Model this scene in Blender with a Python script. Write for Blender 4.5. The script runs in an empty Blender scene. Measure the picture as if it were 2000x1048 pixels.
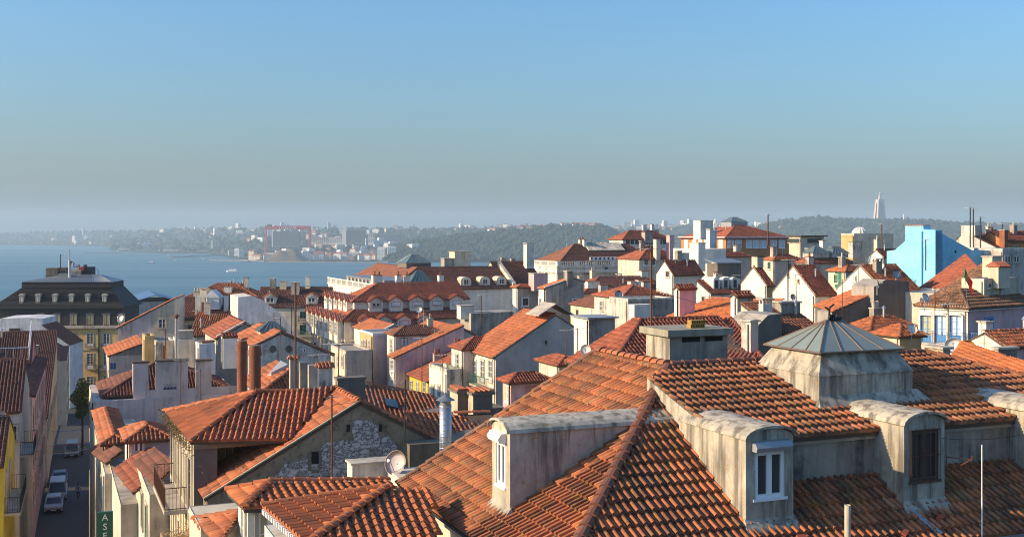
import bpy, math, random
import numpy as np
from mathutils import Vector, Matrix

# ------------------------------------------------------------------ camera, sky, sun, exposure
F, CX, HY, CZ = 2208.0, 1000.0, 455.0, 75.0      # focal length in photo pixels, horizon row, eye height
SC = bpy.context.scene
COL = SC.collection
cam_d = bpy.data.cameras.new('camera'); cam = bpy.data.objects.new('camera', cam_d); COL.objects.link(cam)
cam.location = (0, 0, CZ); cam.rotation_euler = (math.radians(90), 0, 0)
cam_d.sensor_width = 36; cam_d.lens = 36 * F / 2000; cam_d.shift_y = -(524 - HY) / 2000
cam_d.clip_start = 0.5; cam_d.clip_end = 60000
SC.camera = cam
SUN_EL, SUN_AZ = math.radians(21), math.radians(12)   # sun low on the left, a little behind the camera plane
S = Vector((-math.cos(SUN_EL) * math.cos(SUN_AZ), -math.cos(SUN_EL) * math.sin(SUN_AZ), math.sin(SUN_EL)))
W = bpy.data.worlds.new('World'); SC.world = W; W.use_nodes = True
nt = W.node_tree; bg = nt.nodes['Background']
sky = nt.nodes.new('ShaderNodeTexSky'); sky.sky_type = 'NISHITA'; sky.sun_disc = False
sky.sun_elevation = SUN_EL; sky.sun_rotation = math.atan2(S.x, S.y)
sky.altitude = 100; sky.air_density = 1.6; sky.dust_density = 2.4; sky.ozone_density = 10.0
nt.links.new(sky.outputs[0], bg.inputs[0]); bg.inputs[1].default_value = 0.15
sl = bpy.data.lights.new('sun', 'SUN'); sun = bpy.data.objects.new('sun', sl); COL.objects.link(sun)
sl.energy = 4.6; sl.angle = math.radians(0.5); sl.color = (1.0, 0.76, 0.46)
sun.rotation_euler = S.to_track_quat('Z', 'Y').to_euler(); sun.location = (-60, -40, 160)
SC.view_settings.view_transform = 'Standard'; SC.view_settings.look = 'None'
SC.view_settings.exposure = 0.66; SC.view_settings.gamma = 1.0
try: SC.view_settings.use_curve_mapping = False
except Exception: pass
SC.render.engine = 'CYCLES'
SC.cycles.use_denoising = True; SC.cycles.filter_width = 1.05
SC.cycles.max_bounces = 6; SC.cycles.volume_bounces = 1; SC.cycles.transparent_max_bounces = 8
SC.cycles.caustics_reflective = False; SC.cycles.caustics_refractive = False

R = random.Random(7)
NR = np.random.default_rng(7)
rad = math.radians
G = 22.35                                             # the street grid's yaw in degrees

def P(px, py, d): return Vector(((px - CX) / F * d, d, CZ - (py - HY) / F * d))
def zat(py, d): return CZ - (py - HY) / F * d
def ground_z(X, Y):
    z = 52 - 0.07 * (Y - 40) + 0.10 * min(max(X, 0), 110)
    if Y > 330: z += (-6 - z) * min(1, (Y - 330) / 330)
    if Y < 40: z = 52 + 0.10 * min(max(X, 0), 110)
    return z

# ------------------------------------------------------------------ materials
MATS = {}
class NT:
    def __init__(s, name):
        s.m = bpy.data.materials.new(name); s.m.use_nodes = True
        s.t = s.m.node_tree; s.b = s.t.nodes['Principled BSDF']
    def n(s, t, **k):
        x = s.t.nodes.new(t)
        for a, v in k.items(): setattr(x, a, v)
        return x
    def l(s, a, b): s.t.links.new(a, b)
    def pos(s, scale=(1, 1, 1), loc=(0, 0, 0)):
        g = s.n('ShaderNodeNewGeometry'); mp = s.n('ShaderNodeMapping')
        mp.inputs['Scale'].default_value = scale; mp.inputs['Location'].default_value = loc
        s.l(g.outputs['Position'], mp.inputs['Vector']); return mp.outputs[0]
    def noise(s, scale, vec, detail=4, rough=.6):
        x = s.n('ShaderNodeTexNoise'); x.inputs['Scale'].default_value = scale
        x.inputs['Detail'].default_value = detail; x.inputs['Roughness'].default_value = rough
        if vec is not None: s.l(vec, x.inputs['Vector'])
        return x.outputs['Fac']
    def ramp(s, fac, stops):
        r = s.n('ShaderNodeValToRGB'); e = r.color_ramp.elements
        while len(e) < len(stops): e.new(0.5)
        for i, (p, c) in enumerate(stops):
            e[i].position = p; e[i].color = (*c, 1) if not isinstance(c, (int, float)) else (c, c, c, 1)
        s.l(fac, r.inputs[0]); return r.outputs[0]
    def mix(s, fac, a, b, mode='MIX'):
        x = s.n('ShaderNodeMix', data_type='RGBA', blend_type=mode)
        for i, v in ((0, fac), (6, a), (7, b)):
            if isinstance(v, (int, float)): x.inputs[i].default_value = v
            elif isinstance(v, tuple): x.inputs[i].default_value = (*v, 1)
            else: s.l(v, x.inputs[i])
        return x.outputs[2]
    def bump(s, h, strength=.4, dist=.02):
        x = s.n('ShaderNodeBump'); x.inputs['Strength'].default_value = strength; x.inputs['Distance'].default_value = dist
        s.l(h, x.inputs['Height']); s.l(x.outputs[0], s.b.inputs['Normal'])
    def col(s, c):
        if isinstance(c, tuple): s.b.inputs['Base Color'].default_value = (*c, 1)
        else: s.l(c, s.b.inputs['Base Color'])
    def rough(s, v): s.b.inputs['Roughness'].default_value = v

def plain(name, c, rough=.7, metal=0.0, var=.18, scale=3.0):
    if name in MATS: return MATS[name]
    k = NT(name); f = k.noise(scale, k.pos(), 5)
    k.col(k.mix(f, tuple(x * (1 - var) for x in c), tuple(min(1, x * (1 + var)) for x in c)))
    k.rough(rough); k.b.inputs['Metallic'].default_value = metal
    MATS[name] = k.m; return k.m

def plaster(name, c, dirt=.35, stain=(.10, .085, .07), scale=1.0, bare=None):
    """lime plaster: blotches, rain streaks and grime, optional fallen patches"""
    if name in MATS: return MATS[name]
    k = NT(name)
    big = k.noise(.45 * scale, k.pos(), 5, .62); fine = k.noise(7 * scale, k.pos(), 5, .7)
    c0 = k.mix(k.ramp(big, [(.35, 0.0), (.65, 1.0)]), tuple(x * .74 for x in c), tuple(min(1, x * 1.06) for x in c))
    c0 = k.mix(k.ramp(fine, [(.3, .22), (.6, 0.0)]), c0, tuple(x * .72 for x in c))
    st = k.noise(1.0, k.pos((1.9 * scale, 1.9 * scale, .16 * scale)), 5, .65)
    bl = k.noise(.9 * scale, k.pos(loc=(7, 3, 1)), 6, .7)
    hi = .68 - .22 * dirt
    m = k.mix(1.0, k.ramp(st, [(hi - .10, 0.0), (hi + .10, 1.0)]), k.ramp(bl, [(.36, .10), (.60, 1.0)]), 'MULTIPLY')
    sc = k.n('ShaderNodeMath', operation='MULTIPLY'); k.l(m, sc.inputs[0]); sc.inputs[1].default_value = min(1, .30 + .75 * dirt)
    c1 = k.mix(sc.outputs[0], c0, stain)
    if bare:
        bn = k.noise(.55, k.pos(loc=(3, 9, 4)), 8, .68)
        c1 = k.mix(k.ramp(bn, [(.50, 0.0), (.53, 1.0)]), c1, bare)
    k.col(c1); k.rough(.9); k.bump(fine, .25, .02)
    MATS[name] = k.m; return k.m

def tile_mat(name, c, var=.35, lichen=0.0, dark=.3, pale=.15):
    """fired clay: each tile its own tone (id in the UV), soot and lichen patches over them"""
    if name in MATS: return MATS[name]
    k = NT(name)
    uv = k.n('ShaderNodeUVMap'); wn = k.n('ShaderNodeTexWhiteNoise', noise_dimensions='2D'); k.l(uv.outputs[0], wn.inputs['Vector'])
    lo = tuple(x * (1 - var) for x in c); hi = tuple(min(1, x * (1 + var * .75)) for x in c)
    gr = (c[0] * (1 - var * .9), c[1] * .9, c[2] * 1.3); pk = (min(1, c[0] * (1 + var * .3)), c[1] * (1 + var * 1.1), c[2] * (1 + var * 1.9))
    base = k.ramp(wn.outputs['Value'], [(0, gr), (.12, lo), (.30, tuple(x * (1 - var * .4) for x in c)), (.5, c), (.68, hi), (.82, c), (.9, pk), (1, tuple(x * (1 - var * .8) for x in c))])
    big = k.noise(.42, k.pos(), 6, .66)
    base = k.mix(k.ramp(big, [(.44, 0.0), (.64, dark)]), base, (.055, .030, .022))
    fine = k.noise(9, k.pos(), 4, .7)
    base = k.mix(k.ramp(fine, [(.52, 0.0), (.72, pale + lichen * .15)]), base, (.34, .27, .2))
    if lichen:
        ln = k.noise(2.6, k.pos(loc=(2, 5, 8)), 6, .72)
        base = k.mix(k.ramp(ln, [(.60 - .08 * lichen, 0.0), (.70, min(1, lichen))]), base, (.33, .19, .035))
        gn = k.noise(4.5, k.pos(loc=(9, 1, 3)), 6, .72)
        base = k.mix(k.ramp(gn, [(.54, 0.0), (.66, .75 * min(1, lichen))]), base, (.115, .095, .075))
    k.col(base); k.rough(.82); k.bump(fine, .2, .01)
    MATS[name] = k.m; return k.m

def glass_mat(name, c, rough=.12, spec=.6):
    if name in MATS: return MATS[name]
    k = NT(name); f = k.noise(1.3, k.pos(), 3)
    k.col(k.mix(f, tuple(x * .6 for x in c), tuple(min(1, x * 1.3) for x in c))); k.rough(rough)
    k.b.inputs['Specular IOR Level'].default_value = spec
    MATS[name] = k.m; return k.m

T_NEW = tile_mat('tile_new', (.50, .142, .040), .3, .05, .2, .1)
T_ORG = tile_mat('tile_orange', (.44, .128, .045), .4, .12, .38, .16)
T_RED = tile_mat('tile_red', (.34, .085, .038), .42, .1, .4, .14)
T_DRK = tile_mat('tile_dark', (.18, .058, .034), .45, .1, .45, .1)
T_BRN = tile_mat('tile_brown', (.23, .080, .042), .35, .15, .35, .12)
T_OLD = tile_mat('tile_old', (.40, .125, .046), .60, .9, .6, .18)
T_LCH = tile_mat('tile_lichen', (.27, .125, .062), .55, .6, .35, .3)
T_OLD2 = tile_mat('tile_old_orange', (.42, .120, .042), .38, .55, .22, .14)
T_EARTH = tile_mat('tile_earth', (.46, .125, .040), .42, .3, .4, .18)
M_WHITE = plaster('plaster_white', (.80, .74, .63), .3)
M_WHITE2 = plaster('plaster_white_dirty', (.70, .64, .54), .75)
M_CREAM = plaster('plaster_cream', (.70, .60, .43), .35)
M_PALE = plaster('plaster_pale', (.68, .60, .47), .5)
M_GREY = plaster('plaster_grey', (.42, .375, .32), .65)
M_GREYL = plaster('plaster_grey_light', (.52, .455, .38), .6)
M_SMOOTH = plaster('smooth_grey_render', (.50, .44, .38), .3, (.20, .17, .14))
M_DGREY = plaster('plaster_dark_grey', (.185, .155, .125), .6)
M_CONC = plaster('old_concrete', (.43, .37, .29), .9, (.085, .075, .065))
M_OCHRE = plaster('plaster_ochre', (.56, .38, .16), .35)
M_YELLOW = plaster('plaster_yellow', (.80, .54, .045), .2)
M_PINK = plaster('plaster_pink', (.68, .42, .40), .35)
M_MAUVE = plaster('plaster_mauve', (.66, .52, .47), .45)
M_ROSE = plaster('plaster_rose', (.60, .24, .20), .35)
M_BLUE = plaster('plaster_blue', (.25, .60, .78), .14, (.17, .42, .56))
M_SKYW = plaster('plaster_bluish_white', (.74, .73, .70), .35)
M_BEIGE = plaster('plaster_beige', (.60, .49, .34), .4)
M_ORANGEW = plaster('plaster_orange', (.58, .23, .07), .25)
M_STONE = plaster('stone', (.55, .48, .38), .5)
M_OLDWALL = plaster('old_brown_render', (.21, .165, .115), .55, (.05, .04, .03))
M_SLATE = plain('slate', (.016, .015, .016), .75, 0, .4, 2)
M_ZINC = plain('zinc', (.26, .27, .27), .45, .5, .3, 1.5)
M_LEAD = plain('lead', (.33, .34, .35), .5, .3, .25, 2)
M_RUST = plain('rusty_iron', (.13, .055, .03), .8, .3, .5, 6)
M_IRON = plain('dark_iron', (.03, .03, .032), .6, .4, .3)
M_STEEL = plain('galvanised_steel', (.45, .46, .47), .38, .8, .2, 4)
M_WPAINT = plain('white_paint', (.80, .79, .76), .5, 0, .06)
M_GPAINT = plain('green_paint', (.03, .16, .10), .5, 0, .2)
M_BPAINT = plain('blue_paint', (.06, .22, .48), .5, 0, .15)
M_WOOD = plain('weathered_wood', (.26, .18, .11), .8, 0, .45, 5)
M_WOODD = plain('dark_wood', (.09, .06, .04), .8, 0, .4, 5)
M_GLASS = glass_mat('window_glass', (.045, .05, .055))
M_GLASSY = glass_mat('warm_blind', (.50, .42, .22), .4, .4)
M_GLASSW = glass_mat('white_blind', (.70, .70, .70), .5, .3)
M_DISH = plain('dish_white', (.62, .60, .57), .5, 0, .12)
M_DISHG = plain('dish_grey', (.34, .33, .33), .6, 0, .2)
M_BRICK = plaster('brick_red', (.30, .105, .055), .45, (.07, .04, .03), 2.5)
M_BLACK = plain('void_black', (.010, .010, .010), .9)

# ------------------------------------------------------------------ mesh building
class MB:
    def __init__(s): s.v, s.f, s.m, s.uv = [], [], [], []
    def face(s, pts, m=0):
        b = len(s.v); s.v += [tuple(p) for p in pts]; s.f.append(tuple(range(b, b + len(pts)))); s.m.append(m); return s
    def hexa(s, p, m=0):            # p: 4 bottom (ccw from above) + 4 top
        b = len(s.v); s.v += [tuple(q) for q in p]
        for f in ((3, 2, 1, 0), (4, 5, 6, 7), (0, 1, 5, 4), (1, 2, 6, 5), (2, 3, 7, 6), (3, 0, 4, 7)):
            s.f.append(tuple(b + i for i in f)); s.m.append(m)
        return s
    def box(s, x0, x1, y0, y1, z0, z1, m=0):
        return s.hexa([(x0, y0, z0), (x1, y0, z0), (x1, y1, z0), (x0, y1, z0), (x0, y0, z1), (x1, y0, z1), (x1, y1, z1), (x0, y1, z1)], m)
    def prism(s, poly, vec, m=0, cap=None):     # poly of 3-D points swept along vec
        n = len(poly); b = len(s.v); vec = Vector(vec)
        s.v += [tuple(p) for p in poly] + [tuple(Vector(p) + vec) for p in poly]
        s.f.append(tuple(range(b + n - 1, b - 1, -1))); s.m.append(m if cap is None else cap)
        s.f.append(tuple(range(b + n, b + 2 * n))); s.m.append(m if cap is None else cap)
        for i in range(n):
            j = (i + 1) % n; s.f.append((b + i, b + j, b + n + j, b + n + i)); s.m.append(m)
        return s
    def tube(s, pts, r, n=6, m=0, r2=None):
        pts = [Vector(p) for p in pts]; b = len(s.v); k = len(pts)
        for i, p in enumerate(pts):
            t = (pts[min(i + 1, k - 1)] - pts[max(i - 1, 0)]).normalized()
            a = t.orthogonal().normalized(); c = t.cross(a)
            rr = r if r2 is None else r + (r2 - r) * i / max(1, k - 1)
            for q in range(n):
                an = 2 * math.pi * q / n; s.v.append(tuple(p + a * math.cos(an) * rr + c * math.sin(an) * rr))
        for i in range(k - 1):
            for q in range(n):
                s.f.append((b + i * n + q, b + i * n + (q + 1) % n, b + (i + 1) * n + (q + 1) % n, b + (i + 1) * n + q)); s.m.append(m)
        s.f.append(tuple(range(b + n - 1, b - 1, -1))); s.m.append(m)
        s.f.append(tuple(range(b + (k - 1) * n, b + k * n))); s.m.append(m)
        return s
    def lathe(s, prof, c=(0, 0, 0), n=16, m=0, ax=None):   # prof [(r,z)]
        b = len(s.v); q = ax.to_track_quat('Z', 'Y') if ax is not None else None
        for r, z in prof:
            for i in range(n):
                a = 2 * math.pi * i / n; p = Vector((r * math.cos(a), r * math.sin(a), z))
                if q: p = q @ p
                s.v.append(tuple(p + Vector(c)))
        for k in range(len(prof) - 1):
            for i in range(n):
                s.f.append((b + k * n + i, b + k * n + (i + 1) % n, b + (k + 1) * n + (i + 1) % n, b + (k + 1) * n + i)); s.m.append(m)
        if prof[0][0] > 1e-4: s.f.append(tuple(range(b + n - 1, b - 1, -1))); s.m.append(m)
        if prof[-1][0] > 1e-4: s.f.append(tuple(range(b + (len(prof) - 1) * n, b + len(prof) * n))); s.m.append(m)
        return s
    def mesh(s, name, mats, smooth=False):
        me = bpy.data.meshes.new(name); me.from_pydata(s.v, [], s.f)
        for m in (mats if isinstance(mats, (list, tuple)) else [mats]): me.materials.append(m)
        if len(me.materials) > 1: me.polygons.foreach_set('material_index', s.m)
        if smooth: me.polygons.foreach_set('use_smooth', [True] * len(me.polygons))
        me.update(); return me
    def build(s, name, mats, parent=None, smooth=False, loc=None, kind=None):
        return link(name, s.mesh(name, mats, smooth), parent, loc, kind)

def link(name, me, parent=None, loc=None, kind=None, mat=None):
    o = bpy.data.objects.new(name, me); COL.objects.link(o)
    if parent: o.parent = parent
    if mat is not None: o.matrix_local = mat
    elif loc is not None: o.location = loc
    if kind: o['kind'] = kind
    return o
def tag(o, label, cat, group=None, kind=None):
    if label: o['label'] = label
    if cat: o['category'] = cat
    if group: o['group'] = group
    if kind: o['kind'] = kind
    return o
def empty(name, label, cat, loc=(0, 0, 0), rz=0, group=None):
    o = bpy.data.objects.new(name, None); COL.objects.link(o); o.empty_display_size = .3
    o.location = loc; o.rotation_euler = (0, 0, rz); return tag(o, label, cat, group)
def copy_tree(o, parent=None):
    c = o.copy(); COL.objects.link(c); c.parent = parent
    if parent is not None: c.matrix_parent_inverse = o.matrix_parent_inverse
    for ch in o.children: copy_tree(ch, c)
    return c

# ------------------------------------------------------------------ roof tiles
CANAL = [(0, 0), (.07, .55), (.32, 1), (.57, .55), (.64, 0), (1, 0)]
FLAT = [(0, 0), (.05, .82), (.13, 1), (.29, 1), (.37, .82), (.39, .0), (.66, .0), (.69, .32), (.77, .32), (.80, 0), (1, 0)]
FARP = [(0, 0), (.33, 1), (.66, 0), (1, 0)]
TK = {  # profile, column width, rib height, course, step
    'canal': (CANAL, .235, .095, .40, .026), 'flat': (FLAT, .235, .088, .46, .068),
    'far': (FARP, .27, .085, .55, .030), 'farflat': (FARP, .30, .045, .42, .050), 'big': (CANAL, .27, .095, .42, .026)}

def tiles_for(poly, kind, jit=.006):
    """all tiles of one convex roof plane; poly[0]->poly[1] is the eave (ccw seen from above)"""
    prof, w, rh, c, st = TK[kind]
    p = [Vector(q) for q in poly]; u = (p[1] - p[0]).normalized()
    n = Vector((0, 0, 0))
    for i in range(len(p)): n += p[i].cross(p[(i + 1) % len(p)])
    n.normalize()
    if n.z < 0: n = -n
    v = n.cross(u)
    if v.z < -1e-6: u, v = -u, -v
    q = [((a - p[0]).dot(u), (a - p[0]).dot(v)) for a in p]
    us = [a for a, _ in q]; out = []
    j0, j1 = math.floor(min(us) / w), math.ceil(max(us) / w)
    for j in range(j0, j1):
        uc = (j + .5) * w; vs = []
        for i in range(len(q)):
            (a, b), (a2, b2) = q[i], q[(i + 1) % len(q)]
            if (a - uc) * (a2 - uc) <= 0 and abs(a - a2) > 1e-9: vs.append(b + (b2 - b) * (uc - a) / (a2 - a))
        if len(vs) < 2: continue
        lo, hi = min(vs), max(vs)
        if hi - lo < .08: continue
        k0, k1 = math.floor(lo / c + 1e-6), math.ceil(hi / c - 1e-6)
        for k in range(k0, k1):
            a, b = max(k * c, lo), min((k + 1) * c, hi)
            if b - a > .05: out.append((j, k, a, b))
    return p[0], u, v, n, np.array(out, float).reshape(-1, 4)

def sheet_mesh(name, planes, kind, mat, skip=None, jit=.007):
    """one mesh of real tiles over several planes; skip: set of (plane, row) already built singly"""
    prof, w, rh, c, st = TK[kind]; m = len(prof); V, Q, U = [], [], []; base = 0
    pu = np.array([a for a, _ in prof]) * w; ph = np.array([b for _, b in prof]) * rh
    for pi, (o, u, v, n, T) in enumerate(planes):
        if skip: T = np.array([t for i, t in enumerate(T) if (pi, i) not in skip]).reshape(-1, 4)
        if not len(T): continue
        t = len(T); o, u, v, n = (np.array(x) for x in (o, u, v, n))
        jz = NR.normal(0, jit, t); ju = NR.normal(0, jit * .7, t); tw = NR.normal(0, jit, (t, 1)); sl_ = NR.random(t) < .025; jz[sl_] += NR.uniform(.01, .035, sl_.sum()); ju[sl_] += NR.normal(0, .03, sl_.sum()); T = T.copy(); T[sl_, 2:] -= NR.uniform(0, .08, (sl_.sum(), 1))
        uu = T[:, 0:1] * w + pu[None] + ju[:, None]
        h = ph[None] + jz[:, None]
        rows = [(T[:, 2:3], h * .0 - .03), (T[:, 2:3] - .012, h + st), (T[:, 3:4], h * .96 - .004)]
        pts = np.stack([o + uu[..., None] * u + (vv + 0 * uu)[..., None] * v + (hh + tw * (pu - w / 2) * 2)[..., None] * n for vv, hh in rows], 1)
        V.append(pts.reshape(-1, 3))
        i = np.arange(t)[:, None, None] * 3 * m + np.arange(2)[None, :, None] * m + np.arange(m - 1)[None, None, :]
        Q.append((base + np.stack([i, i + 1, i + m + 1, i + m], -1)).reshape(-1, 4))
        U.append(np.repeat(T[:, :2] + .37 + pi * 131, 2 * (m - 1), 0)); base += t * 3 * m
    if not V: return None
    V, Q, U = np.concatenate(V), np.concatenate(Q), np.concatenate(U)
    me = bpy.data.meshes.new(name); me.vertices.add(len(V)); me.vertices.foreach_set('co', V.astype(np.float32).ravel())
    me.loops.add(Q.size); me.loops.foreach_set('vertex_index', Q.astype(np.int32).ravel())
    me.polygons.add(len(Q)); me.polygons.foreach_set('loop_start', np.arange(0, Q.size, 4, dtype=np.int32))
    me.update(calc_edges=True)
    uv = me.uv_layers.new(name='UVMap'); uv.data.foreach_set('uv', np.repeat(U, 4, 0).astype(np.float32).ravel())
    me.materials.append(mat); return me

def tile_variants(kind, mat, n=14):
    prof, w, rh, c, st = TK[kind]; out = []
    for i in range(n):
        b = MB(); js = R.uniform(-.004, .006); r0, r1, r2 = [], [], []
        for a, h in prof:
            r0.append((a * w, -.0, -.03)); r1.append((a * w, -.012, h * rh + st + js)); r2.append((a * w, c, h * rh * .96 - .004))
        for A, B in ((r0, r1), (r1, r2)):
            for k in range(len(prof) - 1): b.face([A[k], A[k + 1], B[k + 1], B[k]])
        me = b.mesh('tile', mat); uv = me.uv_layers.new(name='UVMap')
        uu = (i * 17.3 + .37, i * 5.7 + 400.37)
        uv.data.foreach_set('uv', [x for _ in range(len(me.loops)) for x in uu]); out.append(me)
    return out

def to_px(w):
    return (CX + w.x / w.y * F, HY - (w.z - CZ) / w.y * F) if w.y > 1 else (-9e9, -9e9)

def roof_tiles(parent, polys, kind, mat, singles=0, world=None):
    """covers planes (in the parent's frame) with tiles; the nearest `singles` whole tiles are objects of their own"""
    prof, w, rh, c, st = TK[kind]
    pl = [tiles_for(p, kind) for p in polys]; skip = set()
    if singles:
        cand = []
        for pi, (o, u, v, n, T) in enumerate(pl):
            for i, t in enumerate(T):
                if t[3] - t[2] < c * .98: continue
                wp = world @ (o + u * (t[0] + .5) * w + v * (t[2] + c / 2)); x, y = to_px(wp)
                if -10 < x < 2010 and 0 < y < 1056: cand.append((wp.y, pi, i))
        cand.sort(); var = tile_variants(kind, mat)
        for _, pi, i in cand[:singles]:
            o, u, v, n, T = pl[pi]; t = T[i]; skip.add((pi, i))
            p = o + u * (t[0] * w + R.gauss(0, .004)) + v * t[2] + n * R.gauss(0, .005)
            mt = Matrix((u, v, n)).transposed().to_4x4() @ Matrix.Rotation(R.gauss(0, .012), 4, 'Z'); mt.translation = p
            link('tile', R.choice(var), parent, mat=mt)
    me = sheet_mesh('roof_tiles', pl, kind, mat, skip)
    if me: link('roof_tiles', me, parent, kind='stuff')

def ridge(parent, A, B, mat, r=.12, L=.42, single=False, flat=.75):
    A, B = Vector(A), Vector(B); t = B - A; n = max(1, round(t.length / L)); L = t.length / n; t.normalize()
    s = t.cross(Vector((0, 0, 1))).normalized(); up = s.cross(t)
    def cap(b, a, i):
        n0 = len(b.v); N = 6; jr = R.uniform(.93, 1.07); dz = R.gauss(0, .006)
        for q, (l, rr) in enumerate(((-.03, r * 1.12 * jr), (L * .86, r * .93 * jr))):
            for h in range(N + 1):
                an = math.pi * h / N; b.v.append(tuple(a + t * l + s * math.cos(an) * rr + up * (math.sin(an) * rr * flat + (.015 if q == 0 else 0) + dz)))
        for h in range(N):
            b.f.append((n0 + h, n0 + h + 1, n0 + N + 1 + h + 1, n0 + N + 1 + h)); b.m.append(0)
        b.f.append(tuple(range(n0 + N, n0 - 1, -1))); b.m.append(0)
        b.uv.append(((i * 3.7 + A.x * 7.1 + .4), 900.4 + A.y * 3.3))
    def fin(b, ids):
        me = b.mesh('ridge_tile', mat); uv = me.uv_layers.new(name='UVMap'); k = 7; d = []
        for p in me.polygons: d += [x for _ in range(p.loop_total) for x in ids[min(p.index // k, len(ids) - 1)]]
        uv.data.foreach_set('uv', d); return me
    if single:
        for i in range(n):
            b = MB(); cap(b, Vector((0, 0, 0)), i); link('ridge_tile', fin(b, b.uv), parent, loc=A + t * L * i)
    else:
        b = MB()
        for i in range(n): cap(b, A + t * L * i, i)
        link('ridge_tiles', fin(b, b.uv), parent, kind='stuff')

# ------------------------------------------------------------------ windows, chimneys, railings
WCACHE = {}
FRM = {'w': M_WPAINT, 'g': M_GPAINT, 'b': M_BPAINT, 'd': M_WOODD, 's': M_STONE}
PAN = {'k': M_GLASS, 'y': M_GLASSY, 'w': M_GLASSW}
def ring(b, w, h, t, y0, y1, x0=0, z0=0):
    b.box(x0 - w / 2, x0 - w / 2 + t, y0, y1, z0, z0 + h); b.box(x0 + w / 2 - t, x0 + w / 2, y0, y1, z0, z0 + h)
    b.box(x0 - w / 2 + t, x0 + w / 2 - t, y0, y1, z0, z0 + t); b.box(x0 - w / 2 + t, x0 + w / 2 - t, y0, y1, z0 + h - t, z0 + h)
def window_meshes(w, h, style):
    """style: frame letter, pane letter, then flags: t=tall door with panel, 1=one sash, n=no surround, p=painted surround like frame"""
    key = (round(w, 2), round(h, 2), style)
    if key in WCACHE: return WCACHE[key]
    s = MB(); t = .13 if 'n' not in style else .03
    ring(s, w + 2 * t, h + t + (.0 if 't' in style else .05), t, -.07, .0, 0, -(.0 if 't' in style else .05))
    if 't' not in style: s.box(-w / 2 - t - .06, w / 2 + t + .06, -.15, 0, -.13, -.053)
    f = MB(); ft = .06
    z0 = 0
    if '1' in style: ring(f, w, h, ft, -.045, -.012)
    else:
        for sx in (-1, 1): ring(f, w / 2, h, ft, -.045, -.012, sx * w / 4, 0)
    bars = max(1, round(h / .55)) - 1
    for i in range(bars):
        z = h * (i + 1) / (bars + 1); f.box(-w / 2 + .01, w / 2 - .01, -.040, -.014, z - .02, z + .02)
    if 't' in style: f.box(-w / 2 + .02, w / 2 - .02, -.042, -.013, .02, h * .24)
    g = MB(); g.box(-w / 2 + .02, w / 2 - .02, -.02, -.008, .02, h - .02)
    fm = FRM[style[0]]; sm = FRM['b'] if 'p' in style and style[0] == 'b' else (M_WPAINT if 'o' in style else M_STONE)
    WCACHE[key] = (s.mesh('window', sm), f.mesh('window_frame', fm), g.mesh('pane', PAN[style[1]]))
    return WCACHE[key]
def add_window(parent, loc, rz, w, h, style):
    a, b, c = window_meshes(w, h, style)
    m = Matrix.Rotation(rz, 4, 'Z'); m.translation = Vector(loc)
    o = link('window', a, parent, mat=m); link('window_frame', b, o); link('pane', c, o); return o
def railing(b, p0, p1, h=.95, step=.13, r=.012, m=0):
    p0, p1 = Vector(p0), Vector(p1); L = (p1 - p0).length; n = max(1, int(L / step))
    for z in (.06, h): b.tube([p0 + Vector((0, 0, z)), p1 + Vector((0, 0, z))], r * 1.8, 4, m)
    for i in range(n + 1):
        q = p0.lerp(p1, i / n); b.tube([q, q + Vector((0, 0, h))], r, 4, m)

def chimney_mesh(w, dp, h, cap, mats):
    """mats: body, cap"""
    b = MB(); b.box(-w / 2, w / 2, -dp / 2, dp / 2, 0, h)
    if cap == 'slab': b.box(-w / 2 - .09, w / 2 + .09, -dp / 2 - .09, dp / 2 + .09, h, h + .10, 1)
    elif cap == 'vent':
        for sx in (-1, 1):
            for sy in (-1, 1): b.box(sx * (w / 2 - .07) - .06, sx * (w / 2 - .07) + .06, sy * (dp / 2 - .07) - .06, sy * (dp / 2 - .07) + .06, h, h + .25)
        b.box(-w / 2 - .1, w / 2 + .1, -dp / 2 - .1, dp / 2 + .1, h + .25, h + .34, 1)
    elif cap == 'pots':
        b.box(-w / 2 - .06, w / 2 + .06, -dp / 2 - .06, dp / 2 + .06, h, h + .08, 1)
        n = max(1, int(w / .38))
        for i in range(n): b.lathe([(.11, 0), (.13, .1), (.10, .42), (.14, .45), (.14, .5), (.02, .56)], (-w / 2 + w * (i + .5) / n, 0, h + .08), 8, 1)
    elif cap == 'gable':
        b.prism([(-w / 2 - .12, -dp / 2 - .12, h), (-w / 2 - .12, dp / 2 + .12, h), (-w / 2 - .12, 0, h + dp * .38)], (w + .24, 0, 0), 1)
        for i in range(int((w + .2) / .2)):
            for sy in (-1, 1):
                x = -w / 2 - .02 + i * .2
                b.tube([(x, sy * (dp / 2 + .16), h + .01), (x, 0, h + dp * .38 + .03)], .065, 5, 1)
    elif cap == 'round':
        N = 8; prof = [(-w / 2 - .08, h)]
        prof = [(math.cos(math.pi * i / N) * (w / 2 + .1), h + math.sin(math.pi * i / N) * w * .28) for i in range(N + 1)]
        b.prism([(x, -dp / 2 - .1, z) for x, z in prof], (0, dp + .2, 0), 1)
    return b.mesh('chimney', mats)

def solve_px(B, d, px):
    k = (px - CX) / F; den = d.x - k * d.y
    return (k * B.y - B.x) / den

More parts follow.
